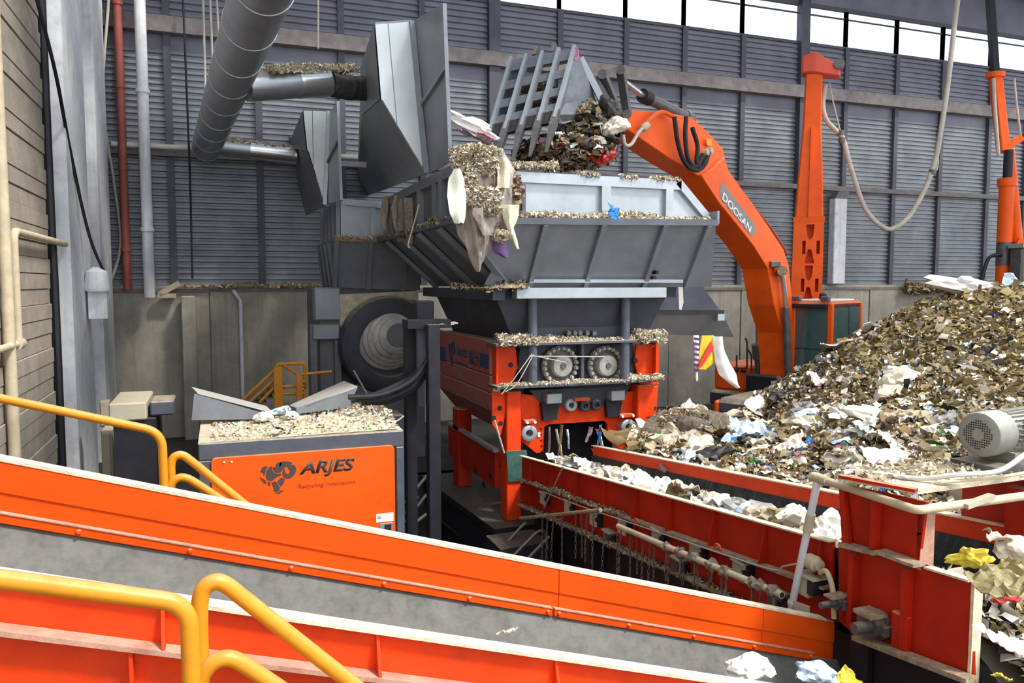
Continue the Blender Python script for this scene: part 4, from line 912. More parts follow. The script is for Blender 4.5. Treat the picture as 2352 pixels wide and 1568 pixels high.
# ================================================================ EXCAVATOR
B0 = Dp(1803, 904, 18.0); T0 = Dp(1431, 290, 13.0)
ed = V3(T0.x-B0.x, T0.y-B0.y, 0).normalized(); en = V3(-ed.y, ed.x, 0)
if en.dot(O-B0) < 0: en = -en
ex = thing('excavator', 'orange tracked excavator with raised bent boom tipping a slotted bucket into the grey hopper', 'excavator', V3(B0.x, B0.y, 0))
def ep(px, py, off=0): return Pl(px, py, B0+en*off, en)
BW = .62
boomL = [(1611, 402), (1640, 385), (1664, 360), (1674, 392), (1720, 455), (1762, 515), (1800, 572), (1812, 610), (1820, 690), (1822, 800), (1818, 904), (1803, 904), (1804, 849), (1798, 765), (1778, 700), (1764, 617), (1730, 563), (1690, 512), (1653, 467), (1622, 420)]
boom = MB().prism([ep(a, b) for a, b in boomL], -en*BW).build('boom', MACHORANGE, ex, bevel=.012)
stickL = [(1431, 290), (1445, 251), (1480, 255), (1530, 258), (1591, 270), (1633, 310), (1661, 341), (1666, 366), (1640, 400), (1611, 408), (1538, 363), (1476, 321)]
stk = MB().prism([ep(a, b, -.06) for a, b in stickL], -en*(BW-.12)).build('stick_arm', MACHORANGE, ex, bevel=.012)
# lettering on a grey plate
plate = [(1655, 424), (1661, 421), (1730, 510), (1737, 524), (1732, 540), (1726, 543), (1656, 458), (1653, 440)]
lp = MB().prism([ep(a, b, .004) for a, b in plate], -en*.012).build('name_plate', M('boom_plate', (.22, .21, .20), .5, var=.1), boom)
ta, tb_, tu = ep(1657.5, 457, .01), ep(1722, 537, .01), ep(1664.5, 443, .01)
text('DOOSAN', WHITE, ta, (tb_-ta), None or ((tu-ta)-(tb_-ta).normalized()*((tu-ta).dot((tb_-ta).normalized()))), (tu-ta).length*.95, boom, bold=.03, width=(tb_-ta).length, thick=.006)
mk = MB().prism([ep(a, b, .005) for a, b in ((1622, 318), (1634, 319), (1636, 336), (1624, 333))], -en*.01).build('yellow_mark', YELLOW, stk)
# bucket cylinder, linkage
def ecyl(p, q, r, m, name, par=ex): return MB().cyl(p, q, r, 16).build(name, m, par, smooth=True)
off = -BW/2
ca, cb, cc = ep(1431, 186, off), ep(1475, 219, off), ep(1580, 271, off)
cy = ecyl(cb, cc, .10, IRON, 'cylinder_barrel'); ecyl(ca, cb, .055, CHROME, 'cylinder_rod', cy); 
d = (cc-cb).normalized(); MB().cyl(cb, cb+d*.22, .125, 16).build('cylinder_gland', BLACK, cy, smooth=True); MB().cyl(cc-d*.1, cc+d*.12, .12, 14).build('cylinder_eye', IRON, cy, smooth=True)
for o_ in (-.08, -.46):
    P, Q, S = ep(1383, 168, o_), ep(1425, 158, o_), ep(1418, 252, o_)
    MB().bar(P, S, .07, .14, en).build('link_lever', IRON, ex); MB().bar(Q, ep(1441, 262, o_), .07, .14, en).build('link_lever', IRON, ex)
    MB().bar(P, Q, .09, .13, en).build('link_lever', IRON, ex)
for q in ((1383, 170), (1425, 160), (1416, 255), (1440, 262)):
    MB().cyl(ep(q[0], q[1], .02), ep(q[0], q[1], -.56), .075, 14).build('link_pin', IRON, ex, smooth=True)
# hoses
for L in ([(1549, 268), (1557, 327), (1574, 375), (1600, 391), (1619, 377), (1628, 349)], [(1576, 268), (1574, 313), (1580, 363), (1597, 383), (1614, 355)], [(1590, 293), (1602, 335), (1600, 372), (1610, 385), (1622, 362)]):
    MB().tube(spline([ep(a, b, .10) for a, b in L], 8), .042, 8).build('hydraulic_hose', CABLE, ex, smooth=True)
MB().tube(spline([ep(a, b, .06) for a, b in [(1479, 290), (1500, 268), (1521, 257), (1547, 268)]], 8), .04, 8).build('hose_pipe', MACHORANGE, ex, smooth=True)
MB().tube(spline([ep(a, b, .06) for a, b in [(1431, 310), (1436, 332), (1450, 331), (1466, 305), (1475, 295)]], 8), .03, 8).build('hydraulic_hose', ROPE, ex, smooth=True)
MB().lathe(ep(1475, 295, .06), ep(1500, 280, .06)-ep(1475, 295, .06), [(0, .03), (.05, .07), (.16, .07), (.2, .03)], 12).build('hose_joint', CREAMPIPE, ex, smooth=True)
for q in ((1620, 350), (1629, 346)): 
    p = ep(q[0], q[1], .08); MB().cyl(p-en*.05, p+en*.06, .06, 12).build('hose_joint', CREAMPIPE, ex, smooth=True)
for k in range(3):
    L = [(1632+6*k, 362), (1668+5*k, 412), (1715+4*k, 470), (1765+3*k, 530), (1805, 590)]
    MB().tube(spline([ep(a, b-14+5*k, -.1-.12*k) for a, b in L], 8), .03, 8).build('boom_pipe', REDPIPE if k < 2 else CABLE, ex, smooth=True)
# boom lift cylinders
a, b, c = ep(1797, 622, .10), ep(1805, 705, .12), ep(1812, 880, .14)
cy = ecyl(b, c, .085, IRON, 'cylinder_barrel'); ecyl(a, b, .06, CHROME, 'cylinder_rod', cy)
MB().cyl(ep(1797, 622, -.05), ep(1797, 622, .26), .11, 14).build('cylinder_eye', LEDGE, cy, smooth=True)
o2 = -BW-.12
a, b, c = ep(1738, 640, o2), ep(1742, 800, o2), ep(1752, 935, o2)
cy = ecyl(b, c, .115, IRON, 'cylinder_barrel'); ecyl(a, b, .07, CHROME, 'cylinder_rod', cy)
d = (c-b).normalized(); MB().cyl(b-d*.1, b+d*.25, .15, 16).build('cylinder_gland', IRON, cy, smooth=True)
wl_ = MB(); p = ep(1779, 607, .05); wl_.box((p.x-.15, p.y-.08, p.z-.07), (p.x+.12, p.y+.08, p.z+.07)); wl_.build('work_lamp', IRON, ex, bevel=.02)
# cab
C0 = Dp(1908, 858, 17.6)
def cabp(f, s, z): return C0 + ed*f - en*s + V3(0, 0, z)      # f forward, s to the machine's left, z up
def pix_s(px, py):                                            # sideways distance on the cab front
    q = Pl(px, py, C0, ed); return -(q-C0).dot(en)
def pix_f(px, py): q = Pl(px, py, C0, en); return (q-C0).dot(ed)
SWd = pix_s(1813, 850); FD = pix_f(1978, 760); HT = Dp(1908, 695, 17.6).z-C0.z
def cabbox(f0, f1, s0, s1, z0, z1, m, name, bev=.03, par=ex):
    return MB().prism([cabp(f0, s0, z0), cabp(f1, s0, z0), cabp(f1, s1, z0), cabp(f0, s1, z0)], (0, 0, z1-z0)).build(name, m, par, bevel=bev)
cab = cabbox(FD, -.06, .04, SWd-.04, -.1, HT-.06, BLACK, 'cab_interior', 0)
for f, s in ((0, .05), (0, SWd-.05), (FD+.06, .05), (FD+.06, SWd-.05)):
    cabbox(f-.08, f+.02, s-.06, s+.06, -.12, HT-.02, MACHORANGE, 'cab_pillar', .02)
cabbox(-.09, .02, -.01, SWd+.01, -.18, .03, MACHORANGE, 'cab_sill', .02); cabbox(FD, .0, -.015, .05, -.18, .05, MACHORANGE, 'cab_sill', .02)
cabbox(FD+.02, .02, 0, SWd, HT-.08, HT+.02, MACHORANGE, 'cab_roof', .06); cabbox(FD+.2, -.1, .1, SWd-.1, HT+.02, HT+.07, WHITE, 'roof_panel', .02)
cabbox(-.03, -.005, .10, SWd-.10, .04, HT-.12, GLASS, 'windscreen', .004); cabbox(FD+.12, -.1, .0, .035, .06, HT-.12, GLASS, 'side_window', .004)
cabbox(-.012, .003, .08, SWd-.08, HT*.33, HT*.33+.015, BLACK, 'screen_bar', 0); cabbox(FD*.55-.03, FD*.55+.03, -.005, .03, .05, HT-.1, BLACK, 'window_bar', 0)
cabbox(-.02, .10, .1, SWd-.02, HT-.12, HT-.03, BLACK, 'sun_visor', .01)
for s in (.15, SWd-.15): cabbox(-.02, .1, s-.1, s+.1, HT+.03, HT+.15, IRON, 'roof_lamp', .02)
MB().lathe(cabp(-.3, .35, HT+.05), (0, 0, 1), [(0, .09), (.14, .08), (.18, .03), (.18, 0)], 14).build('beacon', BLACK, ex, smooth=True)
cabbox(FD-.2, .0, -.0, SWd+.06, -.55, -.18, GREYDK, 'cab_base', .03)
# superstructure, counterweight, tracks
cabbox(FD-1.3, -.1, SWd+.85, SWd+2.0, -.62, .02, MACHORANGE, 'engine_housing', .05)
for i in range(3):
    p = cabp(-.09, SWd+1.2+.2*i, -.12); MB().bar(p-en*.07, p+en*.07, .02, .07, V3(0, 0, 1)).build('vent_slot', BLACK, ex)
cabbox(-.3, .5, SWd+.05, SWd+.85, -.75, -.1, BLACK, 'boom_foot', .04)
cabbox(FD-1.0, .3, .1, SWd+1.9, -.95, -.62, GREYDK, 'deck', .04)
MB().cyl(V3(*(cabp(-.6, SWd*.8, -1.3))), V3(*(cabp(-.6, SWd*.8, -.9))), .6, 24).build('swing_ring', BLACK, ex)
gz = -C0.z
tq = [Pl(a, b, Dp(1690, 940, 16.6), ed) for a, b in ((1640, 912), (1738, 912), (1640, 976))]
tw = (tq[1]-tq[0]).length; th_ = tq[0].z-tq[2].z; tp = tq[0]
def trackbox(s0, s1, f0, f1, z0, z1, m, name, bev):
    b = V3(tp.x, tp.y, 0); q = [b+en*s0+ed*f0, b+en*s1+ed*f0, b+en*s1+ed*f1, b+en*s0+ed*f1]
    return MB().prism([V3(k.x, k.y, z0) for k in q], (0, 0, z1-z0)).build(name, m, ex, bevel=bev)
trackbox(.03, tw-.03, -3.2, 0, tp.z-th_*.62, tp.z, ANTHRA, 'track_guard', .10)
trackbox(0, .12, -.5, .03, tp.z-th_*.6, tp.z-.06, MACHORANGE, 'corner_guard', .04); trackbox(tw-.22, tw, -.5, .03, tp.z-th_*.6, tp.z-.06, MACHORANGE, 'corner_guard', .04)
trackbox(.02, tw-.02, -3.3, .08, .0, tp.z-th_*.55, BLACK, 'track', .12)
trackbox(tw+1.2, tw+1.9, -3.3, .08, .0, tp.z-.15, BLACK, 'track', .12)
trackbox(tw-.1, tw+1.3, -2.2, -.6, .3, tp.z+.1, BLACK, 'undercarriage', .05)
for (L) in ([(1712, 776), (1716, 785), (1716, 845), (1692, 846), (1692, 815)], [(1716, 800), (1726, 815), (1726, 860)]):
    MB().tube(poly_round([Pl(a, b, B0-en*1.2, ed) for a, b in L], .05), .02, 6).build('mirror_rail', BLACK, ex, smooth=True)
# bucket -------------------------------------------------------------------
bk = thing('slotted_bucket', 'grey excavator bucket with a ribbed slotted back and teeth, above the hopper', 'bucket', Dp(1230, 330, 12.2))
nb = V3(ed.x*.25+en.x*.97, 0, 0)
K = [Dp(1173, 137, 12.3), Dp(1322, 110, 12.0), Dp(1282, 255, 11.7), Dp(1128, 290, 12.0)]      # back face corners
ax_s = (K[1]-K[0]).normalized(); dn = (K[3]-K[0]); nrm = ax_s.cross(dn).normalized()
if nrm.dot(O-K[0]) < 0: nrm = -nrm
def bp_(s, t, o=0):
    a = K[0].lerp(K[1], s); c = K[3].lerp(K[2], s); return a.lerp(c, t)+nrm*o
# slotted back built as strips so the slots are open
IRON2 = M('bucket_steel', (.20, .21, .24), .45, .4, var=.2, scale=4, grime=.3, bump=.1)
tcut = [0, .18, .33, .46, .61, .74, .86, 1.0]; slots = (1, 3, 5)
for i in range(4):
    s0, s1 = i/4, (i+1)/4; sa, sb_ = s0+.055, s1-.03
    g = MB()
    for k in range(7):
        t0, t1 = tcut[k], tcut[k+1]
        if k in slots: segs = ((s0, sa), (sb_, s1))
        else: segs = ((s0, s1),)
        for x0, x1 in segs: g.prism([bp_(x0, t0), bp_(x1, t0), bp_(x1, t1), bp_(x0, t1)], -nrm*.03)
    bm_o = g.build('back_panel', IRON2, bk); bm_o['kind'] = 'stuff'
for i in range(5):
    s = min(.985, max(.015, i/4)); w = ax_s*.022
    p, q = bp_(s, -.02, .02), bp_(s, 1.12, .02); MB().bar(p, q, .05, .08, nrm).build('back_rib', GREYLT, bk)
    tp0 = bp_(s, 1.0, .02); k = MB(); k.loft([[tp0+ax_s*.05+nrm*.03, tp0-ax_s*.05+nrm*.03, tp0-ax_s*.05-nrm*.05, tp0+ax_s*.05-nrm*.05], [bp_(s, 1.22, .06)+ax_s*.055, bp_(s, 1.22, .06)-ax_s*.055, bp_(s, 1.22, -.04)-ax_s*.055, bp_(s, 1.22, -.04)+ax_s*.055], [bp_(s, 1.62, 0)+ax_s*.02, bp_(s, 1.62, 0)-ax_s*.02, bp_(s, 1.62, -.02)-ax_s*.02, bp_(s, 1.62, -.02)+ax_s*.02]]); k.build('tooth', IRON, bk)
MB().prism([bp_(0, .98, .01), bp_(1, .98, .01), bp_(1, 1.17, .02), bp_(0, 1.17, .02)], -nrm*.06).build('cutting_edge', BLACK, bk)
inn = -nrm
sp = [bp_(1, 0), bp_(1, 1.05), bp_(1, 1.05)+inn*.25, Dp(1385, 262, 12.5), Dp(1372, 238, 12.6), Dp(1334, 136, 12.5)]
g = MB(); c_ = sum((Vec(p) for p in sp), Vec())/6; g.prism(sp, ax_s*-.03); g.build('side_plate', IRON2, bk)
sp2 = [Vec(p)-(K[1]-K[0]) for p in sp]; MB().prism(sp2, ax_s*.03).build('side_plate', GREY, bk)
MB().bar(Dp(1334, 136, 12.48), Dp(1390, 245, 12.45), .10, .16, nrm).build('side_edge', GREYLT, bk)
MB().prism([bp_(0, 0), bp_(1, 0), Dp(1334, 136, 12.5), Dp(1334, 136, 12.5)-(K[1]-K[0])], V3(0, 0, -.03)).build('top_plate', GREY, bk)
for s in (.35, .62):
    p = bp_(s, -.02); g = MB(); g.loft([[p+ax_s*.03, p-ax_s*.03, p-ax_s*.03+inn*.4, p+ax_s*.03+inn*.4], [p+V3(0, 0, .26)+inn*.2+ax_s*.03, p+V3(0, 0, .26)+inn*.2-ax_s*.03, p+V3(0, 0, .26)+inn*.3-ax_s*.03, p+V3(0, 0, .26)+inn*.3+ax_s*.03]]); g.build('hanger_ear', IRON, bk)
MB().bar(Dp(1362, 180, 12.7), Dp(1410, 262, 12.9), .12, .2, nrm).build('hanger_arm', IRON, bk)
p = bp_(.985, .10, .03); MB().tube([p+V3(.05+.05*math.cos(t), 0, .09*math.sin(t)) for t in [2*math.pi*i/14 for i in range(15)]], .012, 6).build('pink_loop', plastic('pink', (.85, .12, .30)), bk, smooth=True)

# ================================================================ CRANES ON THE RIGHT
cr = thing('loading_crane', 'tall orange crane column with cut-outs and a head on top, behind the excavator cab', 'crane', V3(*Zp(1850, 950, 0)).lerp(Dp(1850, 950, 20.5), 1))
cr.location = V3(Dp(1850, 685, 20.5).x, Dp(1850, 685, 20.5).y, 0)
def cpt(px, py): return Dp(px, py, 20.5)
fx = R_.copy(); fy = F0.copy(); fx.rotate(Matrix.Rotation(math.radians(-18), 3, 'Z')); fy.rotate(Matrix.Rotation(math.radians(-18), 3, 'Z'))
def sect(c, hw, hd=None):
    hd = hw if hd is None else hd; return [c-fx*hw-fy*hd, c+fx*hw-fy*hd, c+fx*hw+fy*hd, c-fx*hw+fy*hd]
zz = lambda py: cpt(1850, py).z
base = cr.location; ct = V3(base.x, base.y, 0)
def at(z): return V3(base.x+(z-3)*.012, base.y, z)
z0, z1, z2, z3 = 0.0, zz(512), zz(420), zz(180)
base_col = MB().loft([sect(at(0), .40), sect(at(z1*.5), .38), sect(at(z1), .36)]).build('base_column', MACHORANGE, cr)
cutter = MB()
# triangular and slotted cut-outs on the base column (recessed dark-lined openings)
def cut(z, x, kind, s=1):
    for sx in (-1,):
        c = at(z)+fx*x-fy*(.40-.04*z/z1+.004)
        if kind == 't': P = [c+fx*(-.10*s)+V3(0, 0, .20*s), c+fx*(.10*s)+V3(0, 0, .20*s), c+fx*.07*s+V3(0, 0, -.1*s), c+V3(0, 0, -.20*s), c-fx*.07*s+V3(0, 0, -.1*s)]
        elif kind == 'u': P = [c+fx*(-.12*s)-V3(0, 0, .18*s), c+fx*(.12*s)-V3(0, 0, .18*s), c+fx*.04*s+V3(0, 0, .18*s), c-fx*.04*s+V3(0, 0, .18*s)]
        else: P = [c+fx*(-.04)+V3(0, 0, .17), c+fx*.04+V3(0, 0, .17), c+fx*.04-V3(0, 0, .17), c-fx*.04-V3(0, 0, .17)]
        cutter.prism([p-fy*.1 for p in P], fy*.42)
for py, x, kd in ((536, .04, 't'), (590, .04, 'u'), (628, .04, 't'), (675, .04, 'u'), (570, -.10, 's'), (655, -.10, 's'), (570, .24, 's'), (655, .24, 's'), (530, -.33, 't'), (590, -.33, 'u'), (628, -.33, 't')):
    if x > -.2: cut(zz(py), x, kd)
ck = cutter.build('cutter', MACHORANGE, cr); md_ = base_col.modifiers.new('holes', 'BOOLEAN'); md_.object = ck; md_.operation = 'DIFFERENCE'; md_.solver = 'EXACT'
bpy.context.view_layer.update()
nm_ = bpy.data.meshes.new_from_object(base_col.evaluated_get(bpy.context.evaluated_depsgraph_get())); base_col.modifiers.clear(); base_col.data = nm_; bpy.data.objects.remove(ck)
MB().loft([sect(at(z1), .37), sect(at(z1+.12), .38), sect(at(z1+.12), .36)]).build('column_collar', MACHORANGE, cr)
MB().loft([sect(at(z1+.1), .34), sect(at(z2), .30), sect(at(zz(300)), .22), sect(at(z3), .20)]).build('upper_column', MACHORANGE, cr, bevel=.03)
MB().bar(at(z1+.1)-fy*.36, at(zz(300))-fy*.23, .08, .06, fx).build('column_stiffener', MACHORANGE, cr)
hd0 = at(z3)-fx*.30; hd1 = at(z3)+fx*.62
MB().loft([[hd0-fy*.25-V3(0, 0, 0), hd0+fy*.25, hd0+fy*.25+V3(0, 0, .42), hd0-fy*.25+V3(0, 0, .42)], [at(z3)-fy*.3-V3(0, 0, .02), at(z3)+fy*.3-V3(0, 0, .02), at(z3)+fy*.3+V3(0, 0, .5), at(z3)-fy*.3+V3(0, 0, .5)], [hd1-fy*.2-V3(0, 0, .15), hd1+fy*.2-V3(0, 0, .15), hd1+fy*.2+V3(0, 0, .1), hd1-fy*.2+V3(0, 0, .1)]]).build('crane_head', M('crane_head_red', (.75, .10, .05), .5, var=.15), cr, bevel=.03)
MB().cyl(hd1-fy*.24+V3(-.05, 0, .15), hd1+fy*.24+V3(-.05, 0, .15), .13, 16).build('sheave', IRON, cr, smooth=True)
c2_ = thing('loading_crane', 'second orange crane at the right edge with a grey band round its column', 'crane', V3(20.6, 15.8, 0))
def c2p(px, py, d=22.0): return Dp(px, py, d)
b2 = c2p(2303, 650); c2_.location = V3(b2.x, b2.y, 0)
zz2 = lambda py: c2p(2303, py).z
def cy2(py0, py1, r, m, name, dx=0): return MB().cyl(V3(b2.x+dx, b2.y, zz2(py0)), V3(b2.x+dx, b2.y, zz2(py1)), r, 20).build(name, m, c2_, smooth=True)
MB().cyl(V3(b2.x, b2.y, 0), V3(b2.x, b2.y, zz2(610)), .19, 20).build('column', MACHORANGE, c2_, smooth=True)
cy2(610, 556, .20, IRON, 'grey_band'); cy2(556, 430, .20, MACHORANGE, 'column'); cy2(430, 412, .25, MACHORANGE, 'column_flange'); cy2(412, 348, .12, BLACK, 'slew_joint')
MB().bar(c2p(2305, 350), c2p(2286, 172), .26, .3, F0).build('upper_arm', MACHORANGE, c2_, bevel=.03)
MB().bar(c2p(2300, 345), c2p(2345, 315), .2, .2, F0).build('arm_lug', MACHORANGE, c2_, bevel=.02)
MB().bar(c2p(2286, 175), c2p(2270, -60), .16, .2, F0).build('mast', BLACK, c2_)
fl_ = c2p(2286, 172); MB().cyl(fl_-V3(0, 0, .08), fl_+V3(0, 0, .06), .24, 20).build('arm_flange', MACHORANGE, c2_)
MB().cyl(c2p(2318, 345, 21.8), c2p(2338, 556, 21.8), .13, 16).build('lift_cylinder', MACHORANGE, c2_, smooth=True)
MB().bar(c2p(2330, 556, 21.8), c2p(2345, 562, 21.8), .3, .25).build('cylinder_foot', MACHORANGE, c2_)
p, q = c2p(2318, 570, 21.6), c2p(2400, 650, 21.6); MB().box((p.x, p.y-.4, q.z), (q.x, p.y, p.z)).build('counterweight', IRON, c2_, bevel=.05)
MB().box((p.x-.05, p.y-.45, p.z), (q.x, p.y, p.z+.12)).build('deck', GREYLT, c2_)
MB().tube(spline([c2p(2282, 180, 21.8), c2p(2286, 260, 21.8), c2p(2294, 360, 21.8)], 6), .05, 8).build('crane_hose', ROPE, c2_, smooth=True)
MB().tube(spline([c2p(2330, 180, 21.8), c2p(2334, 230, 21.8), c2p(2344, 310, 21.8)], 6), .03, 8).build('crane_rope', ROPE, c2_, smooth=True)
MB().tube(spline([c2p(2300, 585, 21.8), c2p(2274, 590, 21.8), c2p(2262, 615, 21.8), c2p(2254, 650, 21.8)], 6), .05, 8).build('crane_hose', CABLE, c2_, smooth=True)
hc = thing('hanging_hose', 'long pale hose hanging in a deep loop between the two orange cranes', 'hose', Dp(2045, 527, 20.5))
L = [(2205, -40), (2192, 60), (2180, 170), (2166, 270), (2150, 360), (2130, 420), (2108, 465), (2080, 505), (2045, 526), (2015, 512), (1988, 480), (1970, 435), (1950, 370), (1935, 315), (1918, 298), (1898, 275), (1890, 240), (1896, 195)]
MB().tube(spline([Dp(a, b, 20.2) for a, b in L], 5), .062, 10).build('hose', ROPE, hc, smooth=True)
for a, b in ((1931, 305), (1934, 322), (2142, 395)):
    p = Dp(a, b, 20.2); MB().cyl(p-V3(0, 0, .06), p+V3(0, 0, .06), .09, 10).build('hose_clamp', IRON, hc, smooth=True)
MB().tube(spline([Dp(a, b, 20.3) for a, b in [(1905, 190), (1915, 240), (1931, 305)]], 5), .02, 6).build('tie_rope', ROPE, hc)
MB().tube(spline([Dp(a, b, 20.3) for a, b in [(2150, 330), (2152, 380), (2140, 402)]], 5), .045, 8).build('hose', ROPE, hc, smooth=True)
ch = thing('wall_chute', 'narrow pale upright duct on the louvred wall right of the crane column', 'duct', Vp(1925, 655, 19.1))
p, q = Vp(1916, 455, 19.0), Vp(1938, 652, 19.0); MB().box((p.x, 18.95, q.z), (q.x, 19.2, p.z)).build('chute_body', COLUMN, ch, bevel=.02)
g = MB(); g.loft([[V3(p.x, 18.95, p.z), V3(q.x, 18.95, p.z), V3(q.x, 19.2, p.z), V3(p.x, 19.2, p.z)], [V3(p.x+.2, 19.0, p.z+.22), V3(q.x+.1, 19.0, p.z+.22), V3(q.x+.1, 19.2, p.z+.22), V3(p.x+.2, 19.2, p.z+.22)]]); g.build('chute_hood', IRON, ch)

# ================================================================ REAR SHREDDER
REARGREY = M('rear_grey_paint', (.19, .19, .215), .55, .2, var=.2, scale=2, dust=.6, grime=.3)
RVv = 15.6
rs = thing('shredder', 'second smaller-looking grey shredder far behind at left, with its own hopper', 'shredder', V3(3.4, 16, 0))
def r(px, py, v=RVv): return Vp(px, py, v)
MB().prism([r(786, 460), r(862, 468), r(930, 474), r(930, 548), r(789, 546)], (0, .04, 0)).build('hopper_panel', GREYLT, rs)
for x in (788, 856, 925): a, b = r(x, 462, RVv-.03), r(x, 546, RVv-.03); MB().box((a.x-.05, RVv-.05, b.z), (a.x+.05, RVv, a.z)).build('panel_post', GREYLT, rs)
q = r(786, 460); MB().bar(r(784, 463, RVv-.03), r(930, 476, RVv-.03), .08, .12).build('top_rail', GREYLT, rs)
f0, f1 = r(768, 549, RVv-.25), r(960, 556, RVv-.25); b0, b1 = r(778, 660, RVv+.1), r(965, 667, RVv+.1)
MB().prism([f0, f1, b1, b0], (0, .04, 0)).build('hopper_skirt', GREY, rs)
for t in (.02, .42, .85): p, q = f0.lerp(f1, t), b0.lerp(b1, t); q.x = p.x; MB().bar(p+V3(0, -.04, -.02), q+V3(0, -.04, 0), .08, .08).build('rib', GREY, rs)
MB().bar(f0, f1, .1, .08).build('rim', LEDGE, rs)
lx = f0.x
sidel = [V3(lx, RVv-.25, f0.z), V3(lx, RVv+2.6, f0.z), V3(b0.x, RVv+2.3, b0.z), V3(b0.x, RVv+.1, b0.z)]
MB().prism(sidel, (.04, 0, 0)).build('side_skirt', REARGREY, rs)
ul = r(784, 462).x
MB().box((ul-.02, RVv, f0.z), (ul+.02, RVv+2.6, r(786, 460).z)).build('side_panel', REARGREY, rs)
for v in (.1, .7, 1.3, 1.9, 2.5): MB().box((ul-.1, RVv+v-.05, f0.z), (ul-.02, RVv+v+.05, r(786, 460).z)).build('panel_post', GREY, rs)
for v in (.2, .8, 1.4, 2.0): MB().bar((lx-.03, RVv+v, f0.z-.05), (b0.x-.03, RVv+v+.05, b0.z), .08, .08).build('rib', GREY, rs)
MB().box((r(720, 690).x+.1, RVv+.1, 0), (r(785, 690).x, RVv+2.2, b0.z)).build('body', REARGREY, rs, bevel=.02)
MB().box((r(721, 690).x, RVv, r(721, 737).z), (r(783, 690).x, RVv+.3, b0.z)).build('front_block', GREY, rs, bevel=.03)
MB().box((r(716, 700).x, RVv-.1, r(721, 780).z), (r(778, 690).x, RVv+.2, r(721, 745).z)).build('cross_beam', GREY, rs, bevel=.02)
for x in (720, 775): p = r(x, 800); MB().box((p.x-.06, RVv-.05, 0), (p.x+.06, RVv+.15, 2.7)).build('leg', REARGREY, rs)
MB().box((r(783, 700).x, RVv+.3, 0), (r(965, 700).x, RVv+2.2, b0.z)).build('body', REARGREY, rs)
dust_arch = [(780, 676), (960, 668), (962, 690), (905, 684), (860, 697), (830, 720), (805, 755), (790, 800), (782, 800)]
MB().prism([r(a, b, RVv-.05) for a, b in dust_arch], (0, .12, 0)).build('arched_plate', PAPER, rs)
dr_ = thing('drum', 'big dark round drum with pale stepped hub in front of the rear shredder', 'drum', r(893, 905))
dc_ = r(893, 792, RVv-.2); dr_.location = V3(dc_.x, dc_.y, 0)
MB().lathe(dc_+V3(0, .35, 0), (0, -1, 0), [(0, .92), (.1, .98), (.45, .98), (.55, .94), (.62, .80), (.60, .62), (.45, .60), (.45, 0)], 48).build('drum_rim', GREYDK, dr_, smooth=True)
hcn = dc_+V3(-.05, -.1, .12)
for i, (rr, y) in enumerate(((.60, 0), (.54, .07), (.48, .14), (.42, .21), (.35, .28))):
    MB().lathe(hcn+V3(.03*i, -y, .02*i), (0, -1, 0), [(-.02, rr), (.05, rr), (.065, rr-.03), (.065, 0)], 40).build('hub_ring', HUB, dr_, smooth=True)
MB().lathe(hcn+V3(.15, -.33, .1), (0, -1, 0), [(0, .24), (.04, .22), (.04, 0)], 28).build('hub_cap', REARGREY, dr_, smooth=True)
MB().tube([r(812, 850, RVv-.8), r(845, 908, RVv-.9)], .02, 6).build('guide_rod', HUB, dr_)
MB().box((dc_.x-.7, dc_.y-.1, 0), (dc_.x+.7, dc_.y+.5, dc_.z-.75)).build('drum_stand', REARGREY, dr_)
# rear hood
hq = lambda a, b, v=RVv: Vp(a, b, v)
s0 = hq(754, 467)
hood('extraction_hood', 'smaller pale extraction hood over the rear grey shredder', hq(697, 254), hq(755, 256), hq(745, 470), hq(727, 413)+V3(-.16, 0, .55), Dp(661, 310, 19.0), Dp(703, 494, 18.2), V3(Dp(661, 310, 19.0).x, Dp(661, 310, 19.0).y, hq(697, 254).z),
     [hq(757, 258, RVv-.02), Up(776, 233, hq(757, 258).x+.05), Up(784, 460, hq(757, 258).x+.05), hq(752, 468, RVv-.02)], (M('bright_hood_sheet', (.55, .58, .56), .35, .3, var=.12), REARGREY, GREYLT), 0)
MB().box((hq(790, 366).x-.1, RVv+.4, hq(790, 374).z), (hq(850, 366).x, RVv+.5, hq(790, 362).z)).build('stay_bar', COLUMN, rs)
# yellow stair behind
ys = thing('stairway', 'yellow-railed stair and landing in front of the rear shredder', 'stairs', V3(*Vp(640, 930, 14.3)))
ys.location.z = 0
def ypx(L, v=14.3): return [Vp(a, b, v) for a, b in L]
for L, rad in (([(556, 920), (632, 849)], .0), ([(575, 922), (636, 866)], 0), ([(596, 924), (640, 880)], 0), ([(636, 925), (636, 836), (700, 834), (700, 925)], .05), ([(690, 860), (762, 853)], 0), ([(690, 876), (700, 876), (700, 893), (690, 893)], 0), ([(650, 838), (688, 862)], 0), ([(640, 888), (700, 886)], 0), ([(640, 905), (700, 903)], 0)):
    MB().tube(poly_round(ypx(L), rad or .01), .028, 8).build('rail_tube', YELLOW, ys, smooth=True)
for x, w in ((638, .14), (686, .09)):
    a = Vp(x, 842 if x < 650 else 858, 14.2); MB().box((a.x-w/2, 14.15, 0), (a.x+w/2, 14.25, a.z)).build('stair_post', YELLOW, ys)
for i in range(6):
    p = Vp(560+15*i, 940-11*i, 14.6); MB().box((p.x-.15, 14.3, p.z-.03), (p.x+.15, 15.0, p.z)).build('tread', IRON, ys)
MB().box((Vp(640, 925, 14.3).x, 14.3, .3), (Vp(760, 925, 14.3).x, 15.1, .4)).build('landing', IRON, ys)
wd_ = thing('timber_offcut', 'dusty timber brace lying on the concrete wall top beside the grey upright pipe', 'timber', Vp(385, 690, 18.9))
